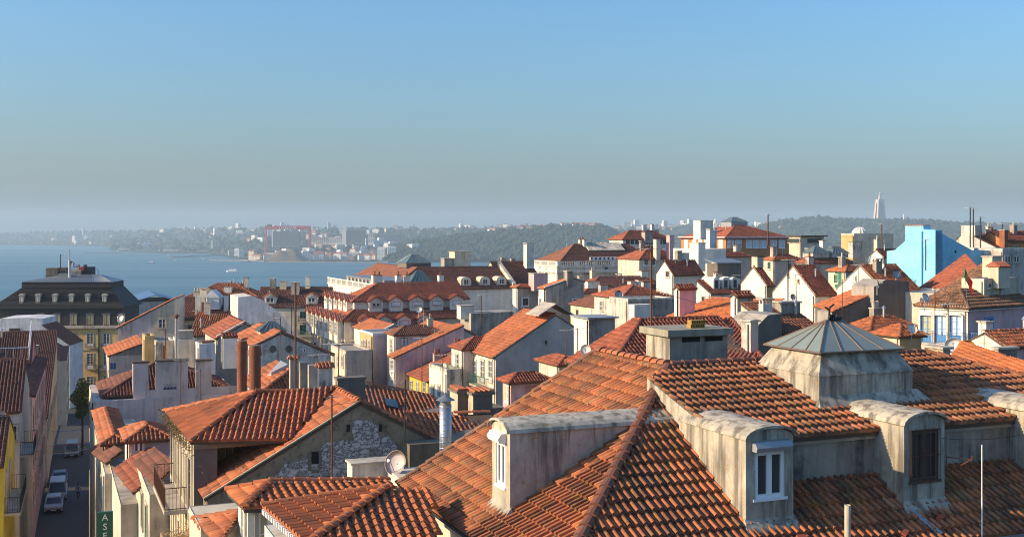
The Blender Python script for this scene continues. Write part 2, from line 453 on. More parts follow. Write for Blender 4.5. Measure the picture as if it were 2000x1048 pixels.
HOUSES = []
class House:
    def __init__(s, name, label, cx, d, ye, xr=None, xl=None, Lx=None, Ly=None, a=G, base=None, cat='house', group=None, h=None):
        a = rad(a); s.a = a; s.d = d
        s.ex = Vector((math.cos(a), math.sin(a), 0)); s.ey = Vector((-math.sin(a), math.cos(a), 0))
        s.K = Vector(((cx - CX) / F * d, d, 0)); s.ze = zat(ye, d)
        s.Lx = Lx if Lx else solve_px(s.K, s.ex, xr); s.Ly = Ly if Ly else solve_px(s.K, s.ey, xl)
        if not (.3 < s.Lx < 90 and .3 < s.Ly < 90): print('CHECK', name, label, 'Lx %.1f Ly %.1f' % (s.Lx, s.Ly))
        if base is None: base = (s.ze - h) if h else min(ground_z(s.K.x, d) - .5, s.ze - 5)
        s.zb = base; s.h = s.ze - base
        s.root = empty(name, label, cat, (s.K.x, d, base), a, group); s.root['kind'] = 'thing'; s.shape = None
        s.M = Matrix.Translation((s.K.x, d, base)) @ Matrix.Rotation(a, 4, 'Z')
        s.roof_o = None; s.far = d > 125; s.nw = 0; s.rk = None; HOUSES.append(s)
    def loc(s, w): return s.M.inverted() @ w
    def at(s, px, py, line='f', off=0.0):
        """local point where the pixel meets a vertical plane of the house (f/b: y=off, l/r: x=off)"""
        if line in 'fb': B = s.K + s.ey * off; t = solve_px(B, s.ex, px); w = B + s.ex * t
        else: B = s.K + s.ex * off; t = solve_px(B, s.ey, px); w = B + s.ey * t
        w.z = zat(py, w.y); return s.loc(w)
    def walls(s, mats, shape='box', pitch=27, rf=.5, para=0):
        """mats: one material or (front,left,right,back)"""
        mats = list(mats) if isinstance(mats, (list, tuple)) else [mats] * 4
        Lx, Ly, h = s.Lx, s.Ly, s.h + para; b = MB(); tp = math.tan(rad(pitch)); s.tp = tp
        if shape == 'box': F_ = L_ = None
        fr = [(0, 0, 0), (Lx, 0, 0), (Lx, 0, h), (0, 0, h)]; bk = [(0, Ly, 0), (Lx, Ly, 0), (Lx, Ly, h), (0, Ly, h)]
        lf = [(0, 0, 0), (0, Ly, 0), (0, Ly, h), (0, 0, h)]; rt = [(Lx, 0, 0), (Lx, Ly, 0), (Lx, Ly, h), (Lx, 0, h)]
        if shape == 'gx':
            zr = h + Ly * rf * tp
            lf = [(0, 0, 0), (0, Ly, 0), (0, Ly, h), (0, Ly * rf, zr), (0, 0, h)]; rt = [(Lx, y, z) for _, y, z in lf]
            zb = max(.1, zr - Ly * (1 - rf) * tp); bk = [(0, Ly, 0), (Lx, Ly, 0), (Lx, Ly, zb), (0, Ly, zb)]
            lf[2] = (0, Ly, zb); rt[2] = (Lx, Ly, zb)
        if shape == 'gy':
            zr = h + Lx * rf * tp; zb = max(.1, zr - Lx * (1 - rf) * tp)
            fr = [(0, 0, 0), (Lx, 0, 0), (Lx, 0, zb), (Lx * rf, 0, zr), (0, 0, h)]; bk = [(x, Ly, z) for x, _, z in fr]
            rt = [(Lx, 0, 0), (Lx, Ly, 0), (Lx, Ly, zb), (Lx, 0, zb)]
        for i, q in enumerate((fr, lf, rt, bk)): b.face(q, i)
        if shape == 'box': b.face([(0, 0, h - .02), (Lx, 0, h - .02), (Lx, Ly, h - .02), (0, Ly, h - .02)], 0)
        s.wall = b.build('wall', mats, s.root); s.wh = h; s.shape = shape; s.mats = mats; return s
    def planes(s, kind, pitch, o=.28, og=.06, rf=.5, z=None):
        Lx, Ly, h = s.Lx, s.Ly, s.h if z is None else z; tp = math.tan(rad(pitch)); e = h - o * tp
        if kind == 'gx':
            yr, zr = Ly * rf, h + Ly * rf * tp; zb = zr - (Ly - yr + o) * tp
            return [[(-og, -o, e), (Lx + og, -o, e), (Lx + og, yr, zr), (-og, yr, zr)], [(Lx + og, Ly + o, zb), (-og, Ly + o, zb), (-og, yr, zr), (Lx + og, yr, zr)]], [((-og, yr, zr), (Lx + og, yr, zr))]
        if kind == 'gy':
            xr, zr = Lx * rf, h + Lx * rf * tp; zb = zr - (Lx - xr + o) * tp
            return [[(-o, Ly + og, e), (-o, -og, e), (xr, -og, zr), (xr, Ly + og, zr)], [(Lx + o, -og, zb), (Lx + o, Ly + og, zb), (xr, Ly + og, zr), (xr, -og, zr)]], [((xr, -og, zr), (xr, Ly + og, zr))]
        if kind == 'hip':
            m = min(Lx, Ly) / 2; zr = h + m * tp
            a, b, c, d = (-o, -o, e), (Lx + o, -o, e), (Lx + o, Ly + o, e), (-o, Ly + o, e)
            if Lx >= Ly: r0, r1 = (m, m, zr), (Lx - m, m, zr); pl = [[a, b, r1, r0], [d, a, r0], [b, c, r1], [c, d, r0, r1]]
            else: r0, r1 = (m, m, zr), (m, Ly - m, zr); pl = [[a, b, r0], [d, a, r0, r1], [b, c, r1, r0], [c, d, r1]]
            cp = [(a, r0), (d, r0 if Lx >= Ly else r1), (b, r1 if Lx >= Ly else r0), (c, r1)]
            if (Vector(r0) - Vector(r1)).length > .3: cp.append((r0, r1))
            return pl, cp
        if kind == 'sf':    # single slope falling to the front
            return [[(-og, -o, e), (Lx + og, -o, e), (Lx + og, Ly, h + Ly * tp), (-og, Ly, h + Ly * tp)]], []
        if kind == 'sl':    # falling to the left
            return [[(-o, Ly + og, e), (-o, -og, e), (Lx, -og, h + Lx * tp), (Lx, Ly + og, h + Lx * tp)]], []
    def cover(s, pl, cp, tile, tk=None, singles=0, caps=True, capr=.12, back=False):
        tk = tk or ('far' if s.far else 'canal'); b = MB()
        for p in pl:
            n = (Vector(p[1]) - Vector(p[0])).cross(Vector(p[2]) - Vector(p[1])).normalized()
            if n.z < 0: n = -n
            b.prism([Vector(q) - n * .035 for q in p], -n * .10)
        if s.roof_o is None: s.roof_o = b.build('roof', M_WOODD, s.root)
        else: b.build('roof_boarding', M_WOODD, s.roof_o)
        vis = [p for p in pl if back or s.faces(p)]
        roof_tiles(s.roof_o, vis, tk, tile, singles, s.M)
        if caps:
            for A, B in cp: ridge(s.roof_o, Vector(A) + Vector((0, 0, .03)), Vector(B) + Vector((0, 0, .03)), tile, capr, single=bool(singles))
        return s
    def faces(s, p):
        w = [s.M @ Vector(q) for q in p]; n = (w[1] - w[0]).cross(w[2] - w[1])
        if n.z < 0: n = -n
        c = sum(w, Vector()) / len(w); v = Vector((0, 0, CZ)) - c
        return n.normalized().dot(v.normalized()) > -.10
    def roof(s, kind, pitch=27, tile=None, tk=None, o=.28, og=.06, rf=.5, singles=0, caps=True, z=None):
        pl, cp = s.planes(kind, pitch, o, og, rf, z); s.rk = (kind, math.tan(rad(pitch)), rf)
        if s.shape == 'box' and kind in ('gx', 'gy', 'sf', 'sl'):     # close the gable triangles
            X, Y, h, t_ = s.Lx, s.Ly, s.h, math.tan(rad(pitch)); gw = []
            if kind == 'gx':
                for x, m in ((0, 1), (X, 2)): gw.append(([(x, 0, h - .03), (x, Y, h - .03), (x, Y * rf, h + Y * rf * t_ - .03)], m))
            elif kind == 'gy':
                for y, m in ((0, 0), (Y, 3)): gw.append(([(0, y, h - .03), (X, y, h - .03), (X * rf, y, h + X * rf * t_ - .03)], m))
            elif kind == 'sf':
                for x, m in ((0, 1), (X, 2)): gw.append(([(x, 0, h - .03), (x, Y, h - .03), (x, Y, h + Y * t_ - .03)], m))
                gw.append(([(0, Y, h - .03), (X, Y, h - .03), (X, Y, h + Y * t_ - .03), (0, Y, h + Y * t_ - .03)], 3))
            else:
                for y, m in ((0, 0), (Y, 3)): gw.append(([(0, y, h - .03), (X, y, h - .03), (X, y, h + X * t_ - .03)], m))
                gw.append(([(X, 0, h - .03), (X, Y, h - .03), (X, Y, h + X * t_ - .03), (X, 0, h + X * t_ - .03)], 2))
            for pts_, m in gw: b = MB(); b.face(pts_); b.build('gable_wall', s.mats[m], s.root)
        return s.cover(pl, cp, tile or T_ORG, tk, singles, caps)
    def coping(s, kind, pitch, mat=None, faces='01', w=.3, rf=.5, up=.16):
        """raised coping along the gable verges"""
        tp = math.tan(rad(pitch)); b = MB()
        if kind == 'gx':
            zr = s.h + s.Ly * rf * tp; zb = zr - s.Ly * (1 - rf) * tp
            for k, x in (('0', -.02), ('1', s.Lx - w + .02)):
                if k in faces:
                    for q in ([(x, -.1, s.h - .1 * tp), (x, s.Ly * rf, zr)], [(x, s.Ly * rf, zr), (x, s.Ly + .1, zb - .1 * tp)]):
                        (a0, b0, c0), (a1, b1, c1) = q
                        b.prism([(a0, b0, c0 - .05), (a1, b1, c1 - .05), (a1, b1, c1 + up), (a0, b0, c0 + up)], (w, 0, 0))
        else:
            zr = s.h + s.Lx * rf * tp; zb = zr - s.Lx * (1 - rf) * tp
            for k, y in (('0', -.02), ('1', s.Ly - w + .02)):
                if k in faces:
                    for q in ([(-.1, y, s.h - .1 * tp), (s.Lx * rf, y, zr)], [(s.Lx * rf, y, zr), (s.Lx + .1, y, zb - .1 * tp)]):
                        (a0, b0, c0), (a1, b1, c1) = q
                        b.prism([(a0, b0, c0 - .05), (a1, b1, c1 - .05), (a1, b1, c1 + up), (a0, b0, c0 + up)], (0, w, 0))
        b.build('coping', mat or M_WHITE2, s.root); return s
    def win(s, face, u, z, w, h, style='wk', off=None):
        s.nw += 1
        p, r = {'f': ((u, off or 0, z), 0), 'l': ((off or 0, u, z), -math.pi / 2), 'r': ((s.Lx if off is None else off, u, z), math.pi / 2)}[face]
        return add_window(s.root, p, r, w, h, style)
    def wpx(s, face, px, y0, y1, w, style='wk', off=None):
        q = s.at(px, y1, 'f' if face == 'f' else 'l', off if off is not None else (s.Lx if face == 'r' else 0))
        q2 = s.at(px, y0, 'f' if face == 'f' else 'l', off if off is not None else (s.Lx if face == 'r' else 0))
        return s.win(face, q.x if face == 'f' else q.y, q.z, w, max(.3, q2.z - q.z), style, off)
    def chim(s, x, y, w, dp, zt, zb, mats=None, cap='slab', name='chimney'):
        me = chimney_mesh(w, dp, zt - zb, cap, mats or [M_WHITE, M_STONE])
        return link(name, me, s.roof_o or s.root, loc=(x, y, zb))
    def chpx(s, x0, x1, y0, y1, off, dp=.8, mats=None, cap='slab'):
        """front of the chimney stands on local y=off, spanning pixels x0..x1, y0..y1"""
        a, b = s.at(x0, y1, 'f', off), s.at(x1, y0, 'f', off); c = s.at(x0, y0, 'f', off)
        return s.chim((a.x + b.x) / 2, off + dp / 2, abs(b.x - a.x), dp, c.z, a.z - .6, mats, cap)
    def cornice(s, mat=None, z=None, t=.25, p=.18, name='cornice'):
        z = s.h if z is None else z; b = MB()
        b.box(-p, s.Lx + p, -p, 0, z - t, z); b.box(-p, 0, 0, s.Ly + p, z - t, z); b.box(s.Lx, s.Lx + p, 0, s.Ly + p, z - t, z)
        b.build(name, mat or M_STONE, s.root); return s
    def flat(s, mat=None, para=.35, t=.22):
        """flat roof with a parapet"""
        b = MB(); z = s.h
        b.box(t, s.Lx - t, t, s.Ly - t, z - .05, z + .02, 1)
        b.box(0, s.Lx, 0, t, z, z + para); b.box(0, s.Lx, s.Ly - t, s.Ly, z, z + para)
        b.box(0, t, t, s.Ly - t, z, z + para); b.box(s.Lx - t, s.Lx, t, s.Ly - t, z, z + para)
        s.roof_o = b.build('roof', [mat or M_WHITE2, M_GREY], s.root); return s
    def balcony(s, face, u0, u1, z, dp=.6, mat=None, slab=None, h=.95):
        b = MB(); r = MB()
        if face == 'f':
            b.box(u0, u1, -dp, 0, z - .16, z); pts = [(u0 + .04, -.02, z), (u0 + .04, -dp + .04, z), (u1 - .04, -dp + .04, z), (u1 - .04, -.02, z)]
        elif face == 'l':
            b.box(-dp, 0, u0, u1, z - .16, z); pts = [(-.02, u0 + .04, z), (-dp + .04, u0 + .04, z), (-dp + .04, u1 - .04, z), (-.02, u1 - .04, z)]
        else:
            X = s.Lx; b.box(X, X + dp, u0, u1, z - .16, z); pts = [(X + .02, u0 + .04, z), (X + dp - .04, u0 + .04, z), (X + dp - .04, u1 - .04, z), (X + .02, u1 - .04, z)]
        o = b.build('balcony', slab or M_STONE, s.root)
        for i in range(3): railing(r, pts[i], pts[i + 1], h)
        r.build('railing', mat or M_IRON, o); return o
def skylight_pyramid(parent, c, w, dp, hw, hg, wall=None, glass=None, name='skylight'):
    """small glazed lantern: low wall, glazed hipped top with bars"""
    x, y, z = c; b = MB(); b.box(x - w / 2, x + w / 2, y - dp / 2, y + dp / 2, z, z + hw)
    o = b.build(name, wall or M_WHITE2, parent)
    g = MB(); k = .22; e = .15; A = [(x - w / 2 - e, y - dp / 2 - e), (x + w / 2 + e, y - dp / 2 - e), (x + w / 2 + e, y + dp / 2 + e), (x - w / 2 - e, y + dp / 2 + e)]
    T = [(x - w * k / 2, y - dp * k / 2), (x + w * k / 2, y - dp * k / 2), (x + w * k / 2, y + dp * k / 2), (x - w * k / 2, y + dp * k / 2)]
    z0, z1 = z + hw, z + hw + hg
    g.hexa([(*q, z0) for q in A] + [(*q, z1) for q in T]); g.build('glazing', M_SKYGLASS, o)
    r = MB()
    for i in range(4):
        j = (i + 1) % 4; n = 5
        for q in range(n + 1):
            t = q / n; p0 = Vector((*A[i], z0)).lerp(Vector((*A[j], z0)), t); p1 = Vector((*T[i], z1)).lerp(Vector((*T[j], z1)), t)
            r.tube([p0, p1], .035, 4)
    r.build('glazing_bars', M_ZINC, o); return o
M_SKYGLASS = glass_mat('lantern_glass', (.13, .18, .16), .22, .5)

# ------------------------------------------------------------------ the setting: ground, street, river, far shore, air
def grid_mesh(name, xs, ys, fz, mat, smooth=True):
    b = MB(); nx = len(xs)
    for y in ys:
        for x in xs: b.v.append(fz(x, y))
    for j in range(len(ys) - 1):
        for i in range(nx - 1):
            a = j * nx + i; b.f.append((a, a + 1, a + nx + 1, a + nx)); b.m.append(0)
    o = b.build(name, mat, None, smooth); o['kind'] = 'structure'; return o
k = NT('paving'); k.col(k.mix(k.noise(.6, k.pos(), 6), (.035, .032, .03), (.075, .07, .06))); k.rough(.85); k.bump(k.noise(9, k.pos()), .4, .02); M_PAVE = k.m
k = NT('cobbles'); vo = k.n('ShaderNodeTexVoronoi', feature='DISTANCE_TO_EDGE'); vo.inputs['Scale'].default_value = 7; k.l(k.pos(), vo.inputs['Vector'])
k.col(k.mix(k.ramp(vo.outputs[0], [(0, 0.0), (.12, 1.0)]), (.012, .012, .011), (.05, .047, .043))); k.rough(.75); k.bump(vo.outputs[0], .5, .03); M_COBBLE = k.m
fx = [-1500, -900, -500] + [-320 + 20 * i for i in range(43)] + [700, 1000, 1500]
fy = [-400, -150] + [-40 + 20 * i for i in range(38)]
grid_mesh('ground', fx, fy, lambda x, y: (x, y, ground_z(x, y)), M_PAVE)

k = NT('river_water')
w1 = k.noise(.010, k.pos((1, .35, 1)), 5, .6); w2 = k.noise(.22, k.pos((1, .45, 1)), 4, .6)
w3 = k.noise(.0022, k.pos((.5, 2.2, 1)), 5, .55)
k.col(k.mix(k.ramp(w3, [(.38, 0.0), (.65, 1.0)]), (.018, .100, .135), (.032, .140, .175))); k.b.inputs['IOR'].default_value = 1.33
rm = k.n('ShaderNodeMapRange'); k.l(w3, rm.inputs[0]); rm.inputs[1].default_value = .35; rm.inputs[2].default_value = .68; rm.inputs[3].default_value = .30; rm.inputs[4].default_value = .46
k.l(rm.outputs[0], k.b.inputs['Roughness'])
ad = k.n('ShaderNodeMath', operation='ADD'); k.l(w1, ad.inputs[0]); k.l(w2, ad.inputs[1]); k.bump(ad.outputs[0], .6, .8)
b = MB(); b.face([(-9500, 420, 0), (9500, 420, 0), (9500, 12000, 0), (-9500, 12000, 0)])
o = b.build('river_water', k.m); o['kind'] = 'structure'

def interp(tab, x):
    if x <= tab[0][0]: return tab[0][1]
    for (a, p), (c, q) in zip(tab, tab[1:]):
        if x <= c: return p + (q - p) * (x - a) / (c - a)
    return tab[-1][1]
k = NT('hill_scrub'); n1 = k.noise(.012, k.pos(), 6, .65)
k.col(k.ramp(n1, [(.3, (.018, .028, .016)), (.52, (.032, .045, .024)), (.68, (.075, .07, .042)), (.8, (.15, .12, .08))])); k.rough(.95); M_SCRUB = k.m
k = NT('woodland_leaf'); n1 = k.noise(.02, k.pos(), 5, .7); k.col(k.ramp(n1, [(.3, (.012, .024, .012)), (.7, (.035, .052, .026))])); k.rough(.95); M_WOODS = k.m
RA = [(-400, 462), (0, 457), (60, 454), (150, 452), (250, 451), (350, 449), (450, 447), (520, 446), (640, 447), (760, 449), (860, 449), (960, 446), (1100, 444), (1200, 446), (1300, 443), (1420, 442), (1600, 442), (2400, 445)]
SA = [(-400, 7600), (0, 7000), (150, 6500), (200, 6300), (222, 4700), (300, 4300), (400, 4200), (440, 3600), (500, 3050), (800, 2960), (1200, 2950), (2400, 3400)]
DA = [(-400, 9500), (0, 8800), (200, 8000), (450, 6500), (560, 5600), (900, 5200), (1300, 5600), (2400, 6000)]
RB = [(740, 500), (770, 480), (800, 473), (850, 467), (880, 462), (920, 458), (960, 453), (1000, 449), (1050, 444), (1100, 441), (1150, 440), (1180, 443), (1197, 449), (1212, 458), (1235, 474), (1260, 500)]
RC = [(1380, 478), (1440, 458), (1480, 445), (1510, 436), (1560, 428), (1600, 425), (1640, 429), (1700, 430), (1770, 430), (1850, 435), (1950, 439), (2050, 438), (2300, 442)]
def ridge_z(tab, D, px): return CZ + (HY - interp(tab, px)) / F * D
def layer(name, px0, px1, fs, fd, tab, prof, step=12, n=14):
    def pt(px, t):
        ds, dr = fs(px), fd(px); D = ds + (dr - ds) * t; zr = ridge_z(tab, dr, px)
        q = prof(min(1, t)) if t <= 1 else 1 - (t - 1) * 1.6
        nz = math.sin(px * .07 + t * 9) * .05 + math.sin(px * .19 - t * 23) * .03
        z = zr * max(-.1, q + nz * min(1, t * 2) * (1 if t < .9 else 0))
        return ((px - CX) / F * D, D, max(-3, z))
    pxs = [px0 + step * i for i in range(int((px1 - px0) / step) + 1)]; ts = [i / n for i in range(n + 1)] + [1.15, 1.35, 1.6]
    grid_mesh(name, pxs, ts, pt, M_SCRUB); return pt
sm = lambda t: t * t * (3 - 2 * t)
ptA = layer('terrain_far_shore', -420, 2400, lambda p: interp(SA, p), lambda p: interp(DA, p), RA, lambda t: .03 + .35 * sm(min(1, t * 2.2)) + .62 * sm(max(0, (t - .35) / .65)), 12, 18)
ptB = layer('hill_wooded', 740, 1262, lambda p: 2930, lambda p: 3450, RB, lambda t: min(1, .10 + t ** .75 * .9))
ptC = layer('hill_monument', 1380, 2300, lambda p: 3500, lambda p: 4400, RC, lambda t: .1 + .9 * t ** .8)

def woodland(name, label, pts, smin, smax):
    base = [(0, 0, 1.0), (.9, 0, .35), (.28, .85, .35), (-.72, .53, .35), (-.72, -.53, .35), (.28, -.85, .35), (.7, .5, -.4), (-.3, .85, -.4), (-.9, 0, -.4), (-.3, -.85, -.4), (.7, -.5, -.4)]
    fc = [(0, 1, 2), (0, 2, 3), (0, 3, 4), (0, 4, 5), (0, 5, 1), (1, 6, 2), (2, 6, 7), (2, 7, 3), (3, 7, 8), (3, 8, 4), (4, 8, 9), (4, 9, 5), (5, 9, 10), (5, 10, 1), (1, 10, 6)]
    b = MB()
    for x, y, z in pts:
        s = R.uniform(smin, smax); n0 = len(b.v); sq = R.uniform(.6, 1.15)
        for p in base: b.v.append((x + p[0] * s * R.uniform(.7, 1.3), y + p[1] * s * R.uniform(.7, 1.3), z + s * .3 + p[2] * s * sq * R.uniform(.75, 1.25)))
        for f in fc: b.f.append(tuple(n0 + i for i in f)); b.m.append(0)
    o = b.build(name, M_WOODS); tag(o, label, 'woodland', None, 'stuff')
woodland('woodland', 'dark wooded slope of the near headland across the river', [ptB(R.uniform(750, 1250), R.random() ** .8 * 1.03) for _ in range(3600)], 4, 9)
woodland('woodland', 'wooded hill below the tall statue on the far shore', [ptC(R.uniform(1390, 2250), R.random() ** .7 * 1.03) for _ in range(3800)], 5, 11)
woodland('woodland', 'scattered hazy trees among houses of the far shore', [ptA(R.uniform(-350, 1500), R.uniform(.04, 1.0)) for _ in range(4200)], 6, 13)

# -------- far buildings
far_white = plain('far_white_wall', (.74, .71, .66), .8, 0, .06, .05); far_cream = plain('far_cream_wall', (.66, .56, .42), .8, 0, .08, .05)
far_pink = plain('far_pink_wall', (.55, .36, .29), .8, 0, .08, .05); far_roof = plain('far_tile_roof', (.30, .12, .07), .8, 0, .15, .05); far_grey = plain('far_grey_wall', (.15, .16, .17), .8, 0, .1, .05)
far_dark = plain('far_window_band', (.06, .07, .08), .5, 0, .2, .05)
def far_house_meshes():
    out = []
    for w, d_, h, rf, m in ((12, 10, 8, 3, far_white), (18, 11, 7, 3.2, far_cream), (14, 12, 18, 0, far_white), (22, 12, 12, 0, far_white), (11, 9, 7, 2.6, far_pink), (26, 14, 9, 4, far_white), (16, 14, 27, 0, far_white), (13, 11, 14, 2.5, far_cream)):
        b = MB(); b.box(-w / 2, w / 2, -d_ / 2, d_ / 2, -5, h)
        if rf: b.prism([(-w / 2 - .5, -d_ / 2 - .5, h), (-w / 2 - .5, d_ / 2 + .5, h), (-w / 2 - .5, 0, h + rf)], (w + 1, 0, 0), 1)
        else: b.box(-w / 2 + 1, w / 2 - 1, -d_ / 2 + 1, d_ / 2 - 1, h, h + 1.5)
        n = int(h / 3.1)
        for i in range(n):
            for j in range(int(w / 3.2)):
                x = -w / 2 + 1.6 + j * 3.2; b.box(x - .6, x + .6, -d_ / 2 - .06, -d_ / 2 + .1, i * 3.1 + 1.0, i * 3.1 + 2.4, 2)
        out.append(b.mesh('distant_house', [m, far_roof, far_dark]))
    return out
FH = far_house_meshes(); NFH = 0
def far_house(pos, i=None, sc=1.0, grp='small houses on the far shore', lab='tiny pale house on the hazy far shore'):
    global NFH
    if NFH >= 296: return
    NFH += 1
    o = link('distant_house', FH[R.randrange(len(FH)) if i is None else i], loc=pos); o.rotation_euler.z = rad(R.uniform(-35, 35)); o.scale = (sc, sc, sc * R.uniform(.85, 1.2)); tag(o, lab, 'house', grp)
for px0, px1, t0, t1, n in ((600, 860, .02, .13, 52), (430, 620, .01, .05, 22), (600, 900, .2, .5, 46), (440, 760, .6, .99, 30), (760, 1180, .88, 1.0, 34), (1200, 1500, .80, 1.0, 42), (300, 520, .4, .97, 22), (0, 300, .05, .6, 10)):
    for _ in range(n): far_house(ptA(R.uniform(px0, px1), R.uniform(t0, t1)), sc=R.uniform(.95, 1.5))
for _ in range(26): far_house(ptB(R.uniform(930, 1180), R.uniform(.93, 1.02)), R.choice((0, 1, 4, 0, 5)), R.uniform(.7, 1.0), 'houses along the wooded headland ridge', 'small house on the ridge of the wooded headland')
for px, t in ((1540, .93), (1535, .95), (1640, 1.0), (1650, 1.0), (1662, 1.0), (1860, .9), (1900, .8), (1905, .85), (1525, .72), (1850, .6), (1930, .95)): far_house(ptC(px, t), R.choice((0, 1, 5)), .8, 'houses on the statue hill', 'pale low building among trees on the statue hill')

def far_block(px0, px1, y0, y1, D, label, mat, side=0, name='apartment_block', floors=10, dp=14, bays=8):
    a, c = P(px0, y1, D), P(px1, y0, D); w = c.x - a.x; h = c.z - a.z
    r = empty(name, label, 'building', (a.x, D, a.z)); b = MB(); b.box(0, w, 0, dp, -6, h); b.build('wall', mat, r)
    q = MB()
    for i in range(floors):
        z = h * (i + .25) / floors
        for j in range(bays): q.box(w * (j + .14) / bays + side, w * (j + .86) / bays, -.25, .2, z, z + h * .5 / floors)
    q.build('windows', far_dark, r, kind='stuff')
    if side: e = MB(); e.box(-.3, side - .6, -.4, dp * .5, -6, h + 1.5); e.build('stair_tower', far_white, r)
    t = MB(); t.box(w * .35, w * .55, dp * .3, dp * .7, h, h + 3.2); t.box(w * .7, w * .78, dp * .3, dp * .7, h, h + 2.2); t.build('roof_plant', far_grey, r)
far_block(531, 585, 452, 479, 3420, 'wide dark grey apartment slab standing inside the red gantry crane', far_grey, 4, floors=14, bays=12)
far_block(668, 712, 450, 474, 3600, 'grey apartment slab with white stair tower at its end', far_grey, 14, floors=12, bays=9)
far_block(719, 731, 457, 474, 3450, 'plain white tower block beside the grey slab', far_white, 0, floors=7, bays=3)
far_block(413, 430, 470, 494, 4300, 'solitary grey silo tower on the shipyard quay', far_grey, 5, 'silo_tower', 6, 20, 3)
far_block(815, 824, 450, 465, 4700, 'slim white tower block rising from the far town', far_white, 0, floors=9, bays=3)
far_block(870, 880, 457, 470, 3900, 'small white cube building on the wooded slope', far_white, 0, 'white_building', 3, 14, 2)
far_block(1217, 1230, 434, 447, 5200, 'white tower block on the ridge behind the red hip roof', far_white, 0, floors=8, bays=4)
far_block(1294, 1318, 438, 446, 5300, 'long low white block on the far ridge', far_white, 0, floors=3, bays=8)
far_block(228, 252, 486, 495, 4650, 'white shipyard hall at the tip of the spit', far_cream, 0, 'shipyard_hall', 2, 30, 6)
far_block(278, 302, 483, 493, 4600, 'grey shipyard shed behind the white hall', far_grey, 0, 'shipyard_shed', 2, 30, 5)
far_block(309, 352, 488, 494, 4500, 'long pale shipyard shed on the spit', far_cream, 0, 'shipyard_shed', 1, 30, 12)
far_block(640, 690, 466, 474, 3700, 'row of white flats below the grey slab', far_white, 0, floors=4, bays=12)
far_block(607, 640, 463, 474, 3650, 'row of cream flats right of the crane', far_cream, 0, floors=5, bays=8)
far_block(744, 790, 458, 471, 3900, 'broad hazy grey housing block in the far town', far_grey, 0, floors=8, bays=10)
r = empty('water_tower', 'hazy pale water tower on the far left ridge', 'tower', P(162, 456, 7600)); b = MB()
b.lathe([(6, -10), (5, 20), (11, 24), (11, 34), (2, 38)], (0, 0, 0), 12); b.build('shaft', far_white, r)
r = empty('chimney_stack', 'slim white chimney on the ridge right of the statue', 'chimney', P(1765, 431, 4400)); b = MB()
b.lathe([(3.0, -8), (2.4, 26), (2.6, 26.5)], (0, 0, 0), 10); b.build('shaft', far_white, r); b = MB(); b.box(-9, 7, -4, 4, -6, 5); b.build('base_building', far_cream, r)
r = empty('domed_church', 'pale domed church tower left of the orange villa roof', 'church', P(1397, 441, 4700)); b = MB()
b.box(-8, 8, -8, 8, -10, 12); b.build('tower', far_white, r); b = MB(); b.lathe([(8, 12), (8.5, 16), (7, 22), (4, 26), (1.5, 28), (.6, 33)], (0, 0, 0), 12); b.build('dome', far_white, r)

# -------- bluff, breakwaters
k = NT('bare_earth'); k.col(k.mix(k.noise(.05, k.pos(), 6), (.07, .065, .035), (.20, .14, .085))); k.rough(.95); M_EARTH = k.m
def mound(name, px0, px1, ytop, D, mat, dp=70):
    x0, x1 = P(px0, HY, D).x, P(px1, HY, D).x; zt = zat(ytop, D)
    def f(u, v): e = max(0, 1 - abs(u) ** 2.6) * max(0, 1 - abs(v) ** 2.2); return ((x0 + x1) / 2 + u * (x1 - x0) / 2, D + v * dp, -2 + (zt + 2) * e * (.9 + .1 * math.sin(u * 9 + v * 5)))
    return grid_mesh(name, [-1 + i / 10 for i in range(21)], [-1 + i / 8 for i in range(17)], f, mat)
mound('hill_bare_bluff', 520, 606, 485, 3080, M_EARTH)
M_ROCKD = plain('breakwater_rock', (.16, .15, .14), .9, 0, .3, .2)
def breakwater(px0, y0, px1, y1, label, w=9, h=3.5):
    a = P(px0, y0, CZ * F / (y0 - HY)); c = P(px1, y1, CZ * F / (y1 - HY)); t = (c - a).normalized(); s = Vector((-t.y, t.x, 0))
    b = MB(); n = 24; L = (c - a).length
    for i in range(n):
        p = a + t * L * i / n; q = a + t * L * (i + 1) / n; hh = h * R.uniform(.8, 1.15)
        b.hexa([p - s * w, q - s * w, q + s * w, p + s * w] + [v + Vector((0, 0, hh)) for v in (p - s * w * .5, q - s * w * .5, q + s * w * .5, p + s * w * .5)])
    o = b.build('breakwater', M_ROCKD); tag(o, label, 'breakwater')
breakwater(165, 494.5, 240, 494, 'low dark breakwater running left from the shipyard spit')
breakwater(335, 503, 432, 498.5, 'long dark pier reaching toward the silo tower')
breakwater(412, 508.5, 520, 511, 'quay wall below the boats left of the bluff')
breakwater(520, 512, 760, 513, 'quay along the waterfront houses')

